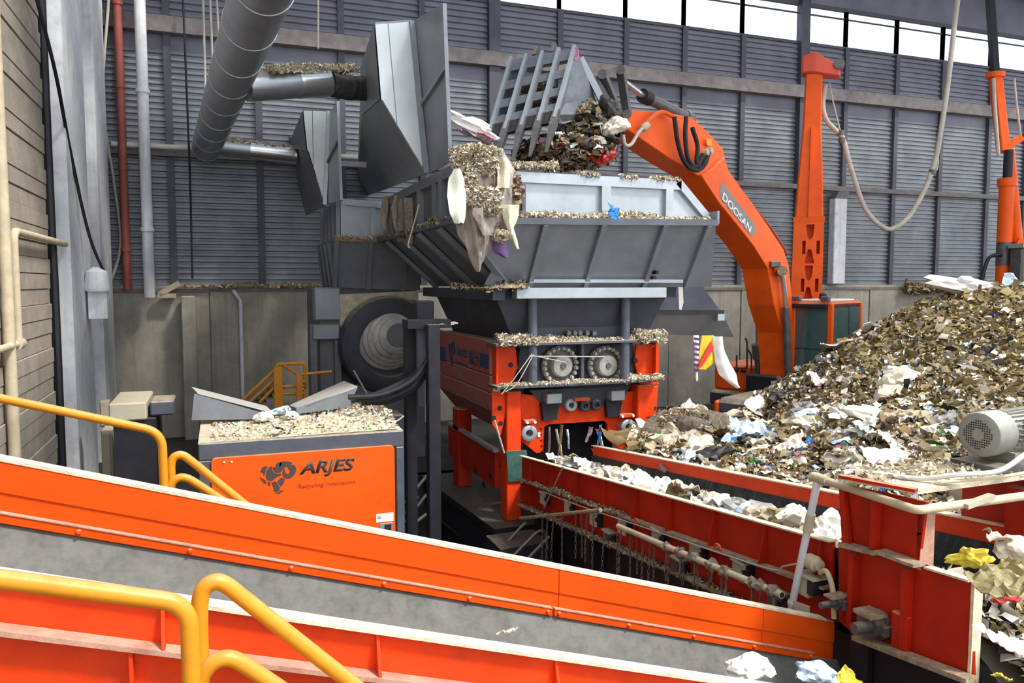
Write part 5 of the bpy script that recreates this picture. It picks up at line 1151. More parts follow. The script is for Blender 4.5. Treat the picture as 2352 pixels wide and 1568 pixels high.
MB().bar(Vp(366, 676, 18.95), Vp(412, 650, 18.95), .12, .12).build('brace', CREAMPIPE, wd_); MB().bar(Vp(362, 679, 18.95), Vp(405, 679, 18.95), .12, .1).build('brace', CREAMPIPE, wd_)
cd = pipe('conduit', 'thin grey conduit running down the pit wall behind the power pack', [Vp(535, 666, 19.0), Vp(552, 690, 19.0), V3(Vp(552, 700, 19.0).x, 19.0, 0)], .04, COLUMN)
pc_ = thing('concrete_pier', 'grey square pier against the concrete wall left of the thin conduit', 'pier', V3(Vp(428, 900, 18.7).x, 18.7, 0))
p, q = Vp(415, 680, 18.7), Vp(448, 690, 18.7); MB().box((p.x, 18.7, 0), (q.x, 19.1, p.z)).build('pier_body', CONC, pc_, bevel=.02)

# ================================================================ WASTE
PAL = {'brown': (.25, .175, .085), 'olive': (.30, .245, .115), 'tan': (.42, .345, .235), 'beige': (.62, .545, .42), 'grey': (.30, .29, .27), 'dark': (.035, .03, .03), 'white': (.88, .86, .82), 'cream': (.80, .75, .61),
       'blue': (.03, .19, .55), 'teal': (.05, .42, .46), 'green': (.03, .38, .10), 'red': (.55, .03, .03), 'pink': (.75, .12, .25), 'yellow': (.75, .60, .06), 'mauve': (.33, .22, .26), 'paleblue': (.55, .68, .78), 'orange': (.8, .2, .03)}
HEAPW = dict(brown=.38, olive=.28, tan=.13, beige=.06, grey=.03, dark=.05, white=.02, cream=.03, mauve=.01, blue=.003, green=.003, red=.003, yellow=.003)
MIXW = dict(brown=.22, olive=.12, tan=.20, beige=.17, grey=.05, dark=.06, white=.07, cream=.09, mauve=.008, blue=.003, green=.002, red=.003, pink=.002, yellow=.004, paleblue=.015)
FLUFFW = dict(tan=.24, beige=.46, cream=.18, brown=.04, grey=.04, white=.03, dark=.01)
LIGHTW = dict(cream=.26, beige=.26, white=.22, tan=.12, grey=.05, brown=.05, dark=.03, green=.01, yellow=.01, paleblue=.03)
def mesh_obj(name, verts, faces, cols, mat, loc=None, parent=None):
    me = bpy.data.meshes.new(name); V = np.asarray(verts, float)
    if parent is not None: V = V-np.array(wloc(parent))
    if loc is not None: V = V-np.array(loc)
    fs = np.asarray(faces, int); nf, k = fs.shape
    me.vertices.add(len(V)); me.vertices.foreach_set('co', V.ravel())
    me.loops.add(nf*k); me.loops.foreach_set('vertex_index', fs.ravel().astype(np.int32))
    me.polygons.add(nf); me.polygons.foreach_set('loop_start', np.arange(0, nf*k, k, dtype=np.int32))
    me.update(calc_edges=True); me.validate()
    at_ = me.attributes.new('col', 'FLOAT_COLOR', 'POINT'); c4 = np.ones((len(V), 4)); c4[:, :3] = cols; at_.data.foreach_set('color', c4.ravel())
    me.materials.append(mat); o = bpy.data.objects.new(name, me); COL.objects.link(o)
    if parent is not None: o.parent = parent
    if loc is not None: o.location = Vec(loc)
    return o
def shard_arrays(pts, size, weights, up=None, flat=.5, aspect=.6, lift=.3):
    n = len(pts); names = list(weights); w = np.array([weights[k] for k in names]); w = w/w.sum()
    ci = rng.choice(len(names), n, p=w); col = np.array([PAL[k] for k in names])[ci]*rng.uniform(.78, 1.18, (n, 1))
    d = rng.normal(size=(n, 3)); d[:, 2] *= flat; d /= np.linalg.norm(d, axis=1)[:, None]
    q = rng.normal(size=(n, 3)); q[:, 2] *= flat+.25; e = np.cross(d, q); e /= np.linalg.norm(e, axis=1)[:, None]; nn = np.cross(d, e)
    L = (size*rng.uniform(.5, 1.6, n))[:, None]; W = L*aspect*rng.uniform(.4, 1.2, (n, 1)); fold = L*rng.uniform(-.5, .5, (n, 1))
    c = np.asarray(pts)
    v = np.stack([c-d*L/2-e*W/2+nn*fold*.4, c-d*L/2+e*W/2, c-e*W*.6+nn*fold, c+e*W*.5+nn*fold*.6, c+d*L/2-e*W/2-nn*fold*.2, c+d*L/2+e*W*.35], 1).reshape(-1, 3)
    b = np.arange(n)[:, None]*6
    f = np.concatenate([b+np.array([[0, 1, 3, 2]]), b+np.array([[2, 3, 5, 4]])], 0)
    return v, f, np.repeat(np.clip(col, 0, 1), 6, 0)
# ---- heap surface: smooth interpolation through measured points
ctl = [(1500, 948, 12.4), (1560, 948, 12.6), (1640, 985, 13), (1725, 1000, 14), (1765, 985, 14.6), (1815, 930, 14.8), (1870, 880, 15), (1920, 825, 15), (1990, 775, 15.2), (2060, 735, 15.4), (2150, 698, 15.6), (2240, 672, 15.8), (2330, 665, 16), (2450, 655, 16),
       (1800, 985, 12.6), (1900, 915, 12.7), (2000, 850, 12.8), (2130, 785, 13), (2260, 735, 13.2), (2420, 720, 13.4),
       (1500, 1005, 11.4), (1600, 1030, 11), (1700, 1040, 10.8), (1830, 1010, 10.6), (1960, 950, 10.6), (2100, 890, 10.7), (2280, 840, 10.9), (2440, 820, 11),
       (1560, 1062, 10.1), (1700, 1085, 9.4), (1850, 1075, 8.9), (2000, 1035, 8.8), (2180, 985, 8.8), (2420, 940, 8.9),
       (1700, 1105, 8.7), (1850, 1120, 7.9), (2050, 1110, 7.4), (2200, 1090, 7.2), (2420, 1060, 7.2), (2200, 1165, 6.5), (2420, 1180, 6.2)]
CP = np.array([tuple(Dp(*c)) for c in ctl])
extra = [(7.2, 14.5, .3), (9.5, 15.0, .25), (10.5, 16.2, .05), (12.5, 17.4, .0), (14.8, 17.2, 1.2), (18, 17.6, 1.6), (22, 18.3, 1.8), (28, 18, 1.8), (26, 12, 3.4), (24, 6, 3.0), (18, 3, 1.2), (12, 2.5, 1.2)]
CP = np.vstack([CP, extra])
def tps(r2): return np.where(r2 > 1e-9, .5*r2*np.log(np.maximum(r2, 1e-9)), 0)
n_ = len(CP); K_ = tps(((CP[:, None, :2]-CP[None, :, :2])**2).sum(-1))+np.eye(n_)*.02
Pm = np.c_[np.ones(n_), CP[:, :2]]; A_ = np.block([[K_, Pm], [Pm.T, np.zeros((3, 3))]])
W_ = np.linalg.solve(A_, np.r_[CP[:, 2], 0, 0, 0])
def heap(x, y):
    x = np.asarray(x, float); y = np.asarray(y, float); r2 = (x[..., None]-CP[:, 0])**2+(y[..., None]-CP[:, 1])**2
    return tps(r2)@W_[:n_]+W_[n_]+W_[n_+1]*x+W_[n_+2]*y
def inheap(x, y): return (x > np.where(y < 10.35, FU+.07, 6.75)) & (y > 3.0) & (y < 18.2) & (y < 14.2+np.maximum(0, (x-9.5)*.9)) & ~((x > 10.9) & (x < 14.0) & (y > 15.0))
def fbm(x, y, z=0):
    return np.array([mnoise.fractal(Vec((a, b, z)), 1.0, 2.0, 4) for a, b in zip(np.ravel(x), np.ravel(y))]).reshape(np.shape(x))
gx = np.linspace(FU+.08, 24, 170); gy = np.linspace(3.0, 18.2, 140); GX, GY = np.meshgrid(gx, gy)
GZ = heap(GX, GY); NZ = fbm(GX*1.6, GY*1.6); NZ2 = fbm(GX*5, GY*5, 9); GZ = GZ+NZ*.13+NZ2*.09
mask = inheap(GX, GY); idx = np.arange(GX.size).reshape(GX.shape)
q4 = np.stack([idx[:-1, :-1], idx[:-1, 1:], idx[1:, 1:], idx[1:, :-1]], -1).reshape(-1, 4); q4 = q4[mask.ravel()[q4].all(1)]
used, inv = np.unique(q4, return_inverse=True); q4 = inv.reshape(q4.shape)
Vh = np.c_[GX.ravel(), GY.ravel(), np.maximum(GZ.ravel(), .0)][used]; nzz = NZ2.ravel()[used]
base_c = np.array(PAL['brown'])*.75+np.clip(nzz, -.4, .5)[:, None]*np.array([.20, .16, .09])
hp_m = mesh_obj('waste_heap', Vh, q4, np.clip(base_c, .02, 1), SHARD); tag(hp_m, 'huge heap of loose brown shredded waste filling the right side of the hall', 'waste', kind='stuff')
# loose shreds on the heap
def scatter(n, test=None):
    out = []
    while sum(map(len, out)) < n:
        d = 6.0+11*rng.random(n*2)**.9; px = rng.uniform(*(test or (1450, 2420)), n*2)
        tx = (px-CX)/F; x = d*(tx*R_.x+F0.x); y = d*(tx*R_.y+F0.y); ok = inheap(x, y); out.append(np.c_[x, y][ok])
    return np.vstack(out)[:n]
def heapz(P): return np.maximum(heap(P[:, 0], P[:, 1])+fbm(P[:, 0]*1.6, P[:, 1]*1.6)*.13+fbm(P[:, 0]*5, P[:, 1]*5, 9)*.09, 0)
P = np.vstack([scatter(52000), scatter(12000, (2420, 3300))]); z = heapz(P); dd_ = np.hypot(P[:, 0], P[:, 1]); sz = (.03+dd_*.0036)*rng.choice([.7,1,1.7],len(P),p=[.5,.38,.12]); sz[52000:] *= 1.8
P3 = np.c_[P, z+rng.uniform(-.03, .04, len(P))]
rel = np.clip((z-1.5)/1.4+rng.normal(0, .22, len(P)), 0, 1); up_ = (rel > .45) & (dd_ > 10)
v1_, f1_, c1_ = shard_arrays(P3[up_], sz[up_], HEAPW); v2_, f2_, c2__ = shard_arrays(P3[~up_], sz[~up_], MIXW)
so_ = mesh_obj('loose_shreds', np.vstack([v1_, v2_]), np.vstack([f1_, f2_+len(v1_)]), np.vstack([c1_, c2__]), SHARD)
tag(so_, 'countless small loose shreds of waste covering the big brown heap', 'waste', kind='stuff')

# ---- single pieces of rubbish
def crumple(name, kind, seed):
    g = MB()
    if kind == 'bag':
        bm = bmesh.new(); bmesh.ops.create_icosphere(bm, subdivisions=3, radius=1)
        for v in bm.verts:
            p = v.co.copy(); o = Vec((seed*3.1, seed*1.3, seed*.7))
            k = 1+.55*mnoise.noise(p*1.3+o)-.42*abs(mnoise.noise(p*2.6+o))-.25*abs(mnoise.noise(p*6+o))
            g.v.append(tuple(Vec((p.x*1.15, p.y*.9, p.z*.62))*k*.62))
        for f in bm.faces: g.f.append(tuple(v.index for v in f.verts))
        bm.free()
    else:
        n = 14; w = {'sheet': 1.0, 'strip': .35}[kind]; th = .015
        for s in (1, -1):
            for i in range(n+1):
                for j in range(n+1):
                    a, b = i/n-.5, j/n-.5; o = Vec((a*2.5, b*2.5*w, seed*2.3)); edge = 1+.25*mnoise.noise(Vec((a*3, b*3, seed+5)))
                    z = .30*mnoise.noise(o)+.22*abs(mnoise.noise(o*2.3))+.10*mnoise.noise(o*5)
                    g.v.append((a*1.2*edge, b*1.2*w*edge, z+s*th))
        m = (n+1)**2
        for i in range(n):
            for j in range(n):
                a = i*(n+1)+j; g.f.append((a, a+1, a+n+2, a+n+1)); g.f.append((m+a, m+a+n+1, m+a+n+2, m+a+1))
        rim = [i*(n+1) for i in range(n+1)]+[n*(n+1)+j for j in range(1, n+1)]+[i*(n+1)+n for i in range(n-1, -1, -1)]+[j for j in range(n-1, 0, -1)]
        for a, b in zip(rim, rim[1:]+rim[:1]): g.f.append((a, b, m+b, m+a))
    me = bpy.data.meshes.new(name); me.from_pydata(g.v, [], g.f)
    bm = bmesh.new(); bm.from_mesh(me); bmesh.ops.recalc_face_normals(bm, faces=bm.faces); bm.to_mesh(me); bm.free()
    me.materials.append(None); return me
PROTO = {'bag': [crumple('plastic_bag', 'bag', s) for s in (1, 2.3, 3.7, 5.1)], 'sheet': [crumple('plastic_sheet', 'sheet', s) for s in (1, 2, 3, 4)], 'strip': [crumple('plastic_strip', 'strip', s) for s in (1.5, 2.6)]}
RM = {k: plastic('rubbish_'+k, v, .45 if k not in ('brown', 'tan', 'beige') else .85) for k, v in PAL.items()}
NM = {'bag': 'plastic_bag', 'sheet': 'plastic_sheet', 'strip': 'plastic_strip'}
def rubbish(kind, col, loc, size, label, group=None, name=None, rot=None, sq=(1, 1, 1)):
    me = random.choice(PROTO[kind]); o = bpy.data.objects.new(name or NM[kind], me); COL.objects.link(o)
    o.material_slots[0].link = 'OBJECT'; o.material_slots[0].material = RM[col]
    o.location = Vec(loc); o.scale = (size*sq[0], size*sq[1], size*sq[2]); o.rotation_euler = rot or (random.uniform(-.5, .5), random.uniform(-.5, .5), random.uniform(0, 6.28))
    tag(o, label, 'cardboard' if name and 'card' in name else 'plastic' if not name else 'rubbish', group); return o
def on_heap(px, py):                                   # where the sight line meets the heap
    d = 6.0; 
    while d < 18:
        p = Dp(px, py, d)
        if float(heap(p.x, p.y)) > p.z and bool(inheap(p.x, p.y)): return p
        d += .05
    return None
def heap_item(px, py, wpx, kind, col, label, sq=(1, 1, 1), lift=.2, **k):
    p = on_heap(px, py) or Dp(px, py, 15.3)
    s = wpx*(p-O).dot(FW)/F; return rubbish(kind, col, p+V3(0, 0, s*lift*.4), s, label, sq=sq, **k)
BIG = [(2240, 672, 105, 'bag', 'white', 'big white plastic bag lying on the very top of the waste heap', (1.2, 1, .7)), (2345, 668, 60, 'sheet', 'paleblue', 'pale bluish sheet on the heap top at the right photo edge', (1, 1, 1)),
 (2120, 722, 58, 'sheet', 'white', 'flat white board on the upper slope of the waste heap', (1.2, .6, .4)), (2258, 748, 40, 'sheet', 'white', 'square white scrap below the big white bag on the heap', (1, 1, .4)),
 (2245, 812, 55, 'sheet', 'dark', 'dark navy rag high on the right of the heap', (1, .6, 1)), (2225, 795, 42, 'strip', 'paleblue', 'pale curled strip beside the dark navy rag', (1, 1, 1)),
 (2070, 880, 66, 'bag', 'cream', 'large cream plastic bag in the middle of the heap', (1, 1, 1.5)), (2050, 860, 40, 'bag', 'white', 'white bag tucked behind the large cream bag', (1, 1, 1.2)), (2092, 868, 36, 'bag', 'yellow', 'yellow-tinted bag right of the large cream bag', (1, 1, 1.3)), (2035, 882, 30, 'sheet', 'green', 'lime green scrap left of the large cream bag', (1, .6, 1)),
 (2040, 915, 62, 'bag', 'beige', 'long beige bag below the large cream bag', (1, 1, .8)), (2020, 965, 95, 'bag', 'cream', 'long crumpled cream sheet across the middle of the heap', (1.3, .6, .5)), (1958, 968, 34, 'strip', 'green', 'bright green strip on the middle of the heap', (1, 1.4, 1)), (1925, 1002, 55, 'bag', 'white', 'white bag in front of the bright green strip', (1.1, .8, .7)),
 (1775, 1003, 34, 'bag', 'blue', 'bright blue bag low on the heap near the excavator', (1, 1, 1)), (1800, 982, 26, 'sheet', 'blue', 'small blue scrap above the bright blue bag', (1, 1, 1)), (1870, 1030, 42, 'sheet', 'blue', 'blue folded sheet above the pink scrap', (1, 1, 1)), (1835, 1045, 60, 'bag', 'dark', 'black bag left of the blue folded sheet', (1.2, .8, .6)),
 (1735, 990, 46, 'sheet', 'white', 'upright white sheet beside the excavator track', (.7, 1, 1.4)), (1700, 1005, 36, 'strip', 'white', 'pale slanting strip left of the upright white sheet', (1, 1, 1)), (1850, 955, 80, 'bag', 'grey', 'grey sheet slumped beside the excavator', (1, .8, 1)), (1870, 960, 60, 'bag', 'paleblue', 'pale translucent bag on the slope right of the excavator', (1.1, 1, .8)),
 (1880, 880, 54, 'sheet', 'white', 'pale sheet on the ridge in front of the excavator cab', (1, .7, .8)), (1905, 835, 34, 'sheet', 'paleblue', 'small pale sheet on the ridge below the cab door', (1, 1, 1)), (1945, 795, 70, 'sheet', 'cream', 'cream sheet sticking out of the ridge beside the cab', (1.2, .6, .6)), (2000, 755, 48, 'sheet', 'white', 'white sheet on the ridge right of the cab', (1, .7, .7)),
 (1778, 1040, 22, 'bag', 'pink', 'pink bag at the foot of the heap', (1, 1, 1)), (1765, 1055, 18, 'sheet', 'red', 'red scrap left of the pink bag', (1, 1, 1)), (1735, 1035, 50, 'bag', 'white', 'white bag at the heap foot left of the pink bag', (.8, .8, 1)), (1880, 895, 20, 'sheet', 'red', 'small red scrap on the ridge near the cab', (1, 1, 1)),
 (2080, 1045, 34, 'sheet', 'red', 'red sheet near the motor at the foot of the heap', (1, 1, 1)), (2120, 1020, 26, 'sheet', 'orange', 'orange scrap left of the motor', (1, .7, 1)), (2150, 1048, 56, 'bag', 'green', 'green bag left of the motor', (1, 1, .9)), (2170, 1000, 40, 'sheet', 'green', 'green flat sheet above the green bag', (1.2, .5, .6)), (2010, 1000, 24, 'sheet', 'teal', 'turquoise scrap right of the white bag', (1, 1, 1)),
 (1980, 1060, 66, 'bag', 'cream', 'cream bag in front of the heap behind the pipe frame', (1, 1, .9)), (2060, 1075, 90, 'sheet', 'cream', 'broad cream sheet draped behind the red head box', (1.4, 1, .6)), (1955, 1050, 36, 'bag', 'dark', 'dark bag behind the pipe frame', (1, 1, .6)), (1850, 975, 40, 'bag', 'brown', 'brown sack at the lower left slope', (1.2, .8, .6)), (2165, 845, 22, 'sheet', 'blue', 'small blue scrap on the right slope', (1, 1, 1)),
 (1955, 945, 22, 'sheet', 'yellow', 'small yellow scrap above the bright green strip', (1, .6, 1)), (1750, 1062, 22, 'sheet', 'yellow', 'yellow-green scrap under the pink bag', (1, .6, 1)), (1610, 1055, 60, 'strip', 'cream', 'cream curled strip by the red conveyor edge', (1, 1, 1)), (1660, 985, 40, 'sheet', 'white', 'white scrap right of the matted clump', (1, .6, .6))]
for px, py, w, kd, colr, lab, sq in BIG: heap_item(px, py, w, kd, colr, lab, sq, .2)
def zone(px, py):
    if py < 760: return 'on the left of the heap crest' if px < 2150 else 'on the right of the heap crest'
    if py < 860: return 'high on the heap left of the navy rag' if px < 2180 else 'high on the heap right of the navy rag'
    if py < 930: return 'on the ridge by the excavator cab' if px < 1960 else ('around the large cream bag' if px < 2160 else 'on the right slope above the motor')
    if py < 1000: return 'by the matted clump and excavator track' if px < 1720 else ('on the slope right of the excavator' if px < 1900 else ('around the bright green strip' if px < 2080 else 'just left of the motor'))
    return 'beside the far edge of the red conveyor' if px < 1700 else ('around the pink bag at the heap foot' if px < 1880 else ('behind the pipe frame left of the cream bag' if px < 1980 else ('behind the pipe frame by the broad cream sheet' if px < 2100 else 'under the motor at the heap foot')))
LN = {'bag': 'crumpled bag', 'sheet': 'crumpled sheet', 'strip': 'curled strip'}; CN = {'paleblue': 'pale blue', 'dark': 'blackish', 'mauve': 'mauve'}
cn = 0; tries = 0; seen_h = set()
LOWW = dict(white=.20, cream=.20, beige=.15, tan=.11, paleblue=.07, dark=.07, grey=.06, brown=.06, blue=.02, green=.02, red=.015, yellow=.015)
HIW = dict(white=.12, cream=.10, beige=.12, tan=.16, brown=.22, grey=.1, dark=.08, olive=.1)
while cn < 280 and tries < 2000:
    tries += 1
    px, py = random.uniform(1500, 2340), random.uniform(660, 1090)
    if random.random() < .55: py = random.uniform(940, 1085)
    p = on_heap(px, py)
    if p is None: continue
    W = LOWW if py > 900 else HIW; z = zone(px, py)
    for _ in range(14):
        colr = random.choices(list(W), list(W.values()))[0]; kd = random.choices(('bag', 'sheet', 'strip'), (.4, .4, .2))[0]
        if (colr, kd, z) not in seen_h: break
    seen_h.add((colr, kd, z)); d = (p-O).dot(FW); s = random.uniform(16, 50)*d/F*(1.6 if py > 960 else (1.2 if py > 920 else .8))
    if colr in ('red', 'blue', 'green', 'yellow'): s *= .5
    rubbish(kd, colr, p+V3(0, 0, s*.08), s, '%s %s %s' % (CN.get(colr, colr), LN[kd], z), 'rubbish '+z, sq=(1, random.uniform(.6, 1), random.uniform(.5, 1))); cn += 1

# ---- strips of fluff lying on ledges
def fluff(label, path, w, h, n, size, W=FLUFFW, name='waste_fluff', hang=.3, lump=1.0, parent=None):
    P = [Vec(p) for p in path]; seg = np.array([(b-a).length for a, b in zip(P[:-1], P[1:])]); cum = np.r_[0, seg.cumsum()]
    t = rng.random(n)*cum[-1]; i = np.clip(np.searchsorted(cum, t)-1, 0, len(seg)-1); f = (t-cum[i])/seg[i]
    A = np.array([tuple(p) for p in P]); c = A[i]*(1-f[:, None])+A[i+1]*f[:, None]
    k = np.array([mnoise.noise(Vec((x*2.2, len(label)*.37, .5))) for x in t]); hh = h*np.clip(.55+lump*k, .12, 1.5)
    dirv = A[-1]-A[0]; dirv[2] = 0; dirv /= np.linalg.norm(dirv)+1e-9; side = np.array([-dirv[1], dirv[0], 0])
    ang = rng.uniform(-.25, np.pi+.25, n); rad = np.sqrt(rng.random(n))
    c = c+side*(np.cos(ang)*rad*w/2)[:, None]; c[:, 2] += np.sin(ang)*rad*hh
    hg = rng.random(n) < .12*hang; c[hg, 2] -= rng.random(hg.sum())*h*.5
    v, fc_, col = shard_arrays(c, np.full(n, size), W, flat=.8, aspect=.35)
    # lumpy core
    m = 40; tt = np.linspace(0, cum[-1], m); ii = np.clip(np.searchsorted(cum, tt)-1, 0, len(seg)-1); ff = (tt-cum[ii])/seg[ii]; cc = A[ii]*(1-ff[:, None])+A[ii+1]*ff[:, None]
    kk = np.array([mnoise.noise(Vec((x*2.2, len(label)*.37, .5))) for x in tt]); H = h*np.clip(.5+lump*kk, .06, 1.4)*.72; H[0] *= .3; H[-1] *= .3
    ring = [(-.42, 0), (-.34, .55), (-.12, .95), (.12, .95), (.34, .55), (.42, 0)]
    cv = np.concatenate([[cc[j]+side*(w*a*.9)+np.array([0, 0, H[j]*b]) for a, b in ring] for j in range(m)]); cf = []
    for j in range(m-1):
        for a in range(5): cf.append((j*6+a, j*6+a+1, (j+1)*6+a+1, (j+1)*6+a))
    ccol = np.tile(np.array(PAL['tan'])*.8, (len(cv), 1))
    mid = A.mean(0)
    o = mesh_obj(name, np.vstack([v, cv]), np.vstack([fc_, np.array(cf)+len(v)]), np.vstack([col, ccol]), SHARD, loc=tuple(mid) if parent is None else None, parent=parent)
    tag(o, label, None if parent is not None else 'waste', kind='stuff'); return o
fz = zs1+.045
yy = SV-.02
fluff('pale shredded fluff heaped along the upper front shelf of the shredder', [(x0_:=Vp(1142, 790, yy).x, yy, fz), (Vp(1512, 790, yy).x, yy, fz)], .30, .09, 2600, .045)
fluff('matted lump of fluff at the left end of the upper shredder shelf', [(Vp(1140, 790, yy).x, yy-.05, fz), (Vp(1225, 790, yy).x, yy-.05, fz)], .34, .22, 1500, .05, lump=.5)
fluff('matted lump of fluff at the right end of the upper shredder shelf', [(Vp(1455, 780, yy).x, yy-.05, fz), (Vp(1518, 780, yy).x, yy-.05, fz)], .34, .24, 1300, .05, lump=.4)
fz2 = zs2+.045
fluff('thin fluff along the lower front shelf of the shredder', [(Vp(1146, 890, yy).x, yy-.06, fz2), (Vp(1512, 880, yy).x, yy-.06, fz2)], .26, .045, 2200, .035)
fluff('fluff bunched at the right end of the lower shredder shelf', [(Vp(1430, 880, yy).x, yy-.06, fz2), (Vp(1514, 880, yy).x, yy-.06, fz2)], .28, .11, 700, .045, lump=.5)
fluff('long bank of pale shreds on the front ledge of the big hopper', [(Vp(1195, 500, RV).x, RV+.07, zr), (uR-.05, RV+.07, zr)], .16, .15, 3600, .05, lump=.45)
fluff('roll of pale fluff on the left end of the hopper front rail', [Vp(1168, 384, uv-.03), Vp(1278, 384, uv-.03)], .18, .13, 1200, .05, lump=.3)
for (a, b, lab) in ((1328, 1376, 'first'), (1422, 1462, 'second'), (1494, 1556, 'third')):
    q0, q1 = Vp(a, 391, uv-.03), Vp(b, 391, uv-.03); q0.z = q1.z = zt_hop if 'zt_hop' in globals() else Q[0].z
    fluff('%s small tuft of fluff from the left on the hopper front rail' % lab, [q0, q1], .14, .075, 420, .045, lump=.2, hang=2)
fluff('crusted waste along the left rim of the big hopper', [(uL+.03, RV+.05, zr-.06), (uL+.03, vk, zr-.06)], .18, .12, 2200, .06, dict(brown=.3, tan=.3, mauve=.15, grey=.1, dark=.1, beige=.05))
fluff('shreds on the base flange end of the big hopper', [(3.0, 10.45, 3.43), (4.1, 10.3, 3.43)], .25, .1, 700, .05, dict(brown=.3, tan=.3, dark=.3, mauve=.1))
# power pack roof litter
n = 3000; a = rng.random(n)**.8; b = rng.random(n); X = x0+.1; 
px0, px1 = Vp(455, 1020, BX).x, Vp(926, 985, BX).x
U_ = px0+.15+(px1-px0-.2)*(1-rng.random(n)**1.6); Vv = BX+.05+(yb-BX-.1)*rng.random(n)
hgt = .16*np.clip((U_-px0-.5)/1.2, 0, 1)*np.clip((Vv-BX)/.5, .15, 1)
v, f, c = shard_arrays(np.c_[U_, Vv, 1.68+hgt*rng.random(n)+.008], np.full(n, .038), LIGHTW, flat=.15)
gxn, gyn = 26, 12; G = np.array([[px0+.15+(px1-px0-.2)*i/(gxn-1), BX+.03+(yb-BX-.06)*j/(gyn-1)] for i in range(gxn) for j in range(gyn)])
gz_ = 1.682+.14*np.clip((G[:, 0]-px0-.5)/1.2, 0, 1)*np.clip((G[:, 1]-BX)/.5, .1, 1)*(.7+.5*fbm(G[:, 0]*4, G[:, 1]*4))
gf = np.array([(i*gyn+j, (i+1)*gyn+j, (i+1)*gyn+j+1, i*gyn+j+1) for i in range(gxn-1) for j in range(gyn-1)])
o = mesh_obj('dusty_litter', np.vstack([v, np.c_[G, gz_]]), np.vstack([f, gf+len(v)]), np.vstack([c, np.tile(np.array([.60, .52, .38]), (len(G), 1))]), SHARD, loc=(1, 10.2, 1.68))
tag(o, 'dusty litter of shreds spread over the top of the orange power pack', 'waste', kind='stuff')
for i, (a, b, w, cl, kd, lab) in enumerate(((605, 948, 44, 'white', 'bag', 'white crumpled bag between the two flared lids'), (640, 938, 46, 'paleblue', 'bag', 'bluish plastic between the two flared lids'), (672, 945, 30, 'paleblue', 'sheet', 'small bluish sheet at the foot of the right flared lid'), (640, 975, 22, 'dark', 'sheet', 'black scrap on the litter of the power pack'), (772, 945, 16, 'red', 'sheet', 'small red scrap on the power pack litter'))):
    p = Zp(a, b+8, 1.78); rubbish(kd, cl, p, w*(p-O).dot(FW)/F, lab, sq=(1, 1, .7))
# dust on branch ducts
fluff('thick yellowish dust lying on the branch duct of the large hood', [ba+V3(.5, 0, .10), ba.lerp(bb, .55)+V3(0, 0, .10), bb+V3(-.2, 0, .12)], .42, .22, 3200, .045, dict(tan=.3, beige=.6, cream=.1), lump=.4)
rbb = Dp(690, 357, 17.4)
fluff('yellowish dust lying on the branch duct of the rear hood', [rb+V3(.3, 0, .10), rbb+V3(-.1, 0, .12)], .40, .16, 900, .06, dict(tan=.5, beige=.5), lump=.3)
fluff('dust and shreds on the top of the concrete wall behind the cranes', [Vp(2080, 664, 19.0), Vp(2260, 660, 19.0)], .3, .3, 900, .16, dict(tan=.4, brown=.3, olive=.2, beige=.1), hang=3)
fluff('dust along the concrete wall top at the left', [(-1.0, 19.1, 3.42), (2.4, 19.1, 3.42)], .14, .09, 700, .07, dict(tan=.4, beige=.4, brown=.2))
fluff('shreds caked on the front rim of the rear hopper', [f0+V3(0, -.02, .03), f1+V3(0, -.02, .03)], .16, .10, 600, .06)
fluff('shreds on the upper ledge of the red ribbed conveyor', [(LU-.05, 9.9, zd(9.9)-.325), (LU-.05, 7.2, zd(7.2)-.325)], .09, .05, 900, .035, dict(tan=.4, brown=.3, beige=.2, dark=.1))
fluff('dirt crusting the lower ledge of the red ribbed conveyor', [(LU-.05, 9.9, zd(9.9)-.695), (LU-.05, 5.2, zd(5.2)-.695)], .11, .05, 1500, .035, dict(tan=.35, brown=.4, grey=.15, dark=.1))
fluff('dust and paper flakes on the table top of the red head box', [Zp(1960, 1088, TZ), Zp(2330, 1072, TZ)], .5, .03, 700, .05, dict(beige=.5, cream=.3, tan=.2))
# matted clump beside the right leg
cm = MB(); c0 = Dp(1565, 1000, 11.9)
blob(cm, c0, .52, 4, .35, 1.6, (1.25, .9, .72), 3.3)
o = cm.build('matted_clump', M('matted_fibre', (.30, .24, .18), .95, var=.6, scale=6, stretch=(4, 4, .7), grime=.5, bump=1.0), smooth=False, loc=c0-V3(0, 0, .4)); tag(o, 'big matted brown clump of fibre on the floor right of the shredder', 'waste')
v, f, c = shard_arrays(np.array([tuple(c0)])+ (lambda q: q/np.linalg.norm(q, axis=1)[:, None]*np.array([.62, .45, .38]))(rng.normal(size=(1500, 3))), np.full(1500, .09), dict(brown=.4, tan=.3, beige=.15, grey=.15), aspect=.2)
tag(mesh_obj('fibre_tufts', v, f, c, SHARD, loc=tuple(c0)), 'frayed fibres all over the big matted clump', 'waste', kind='stuff')

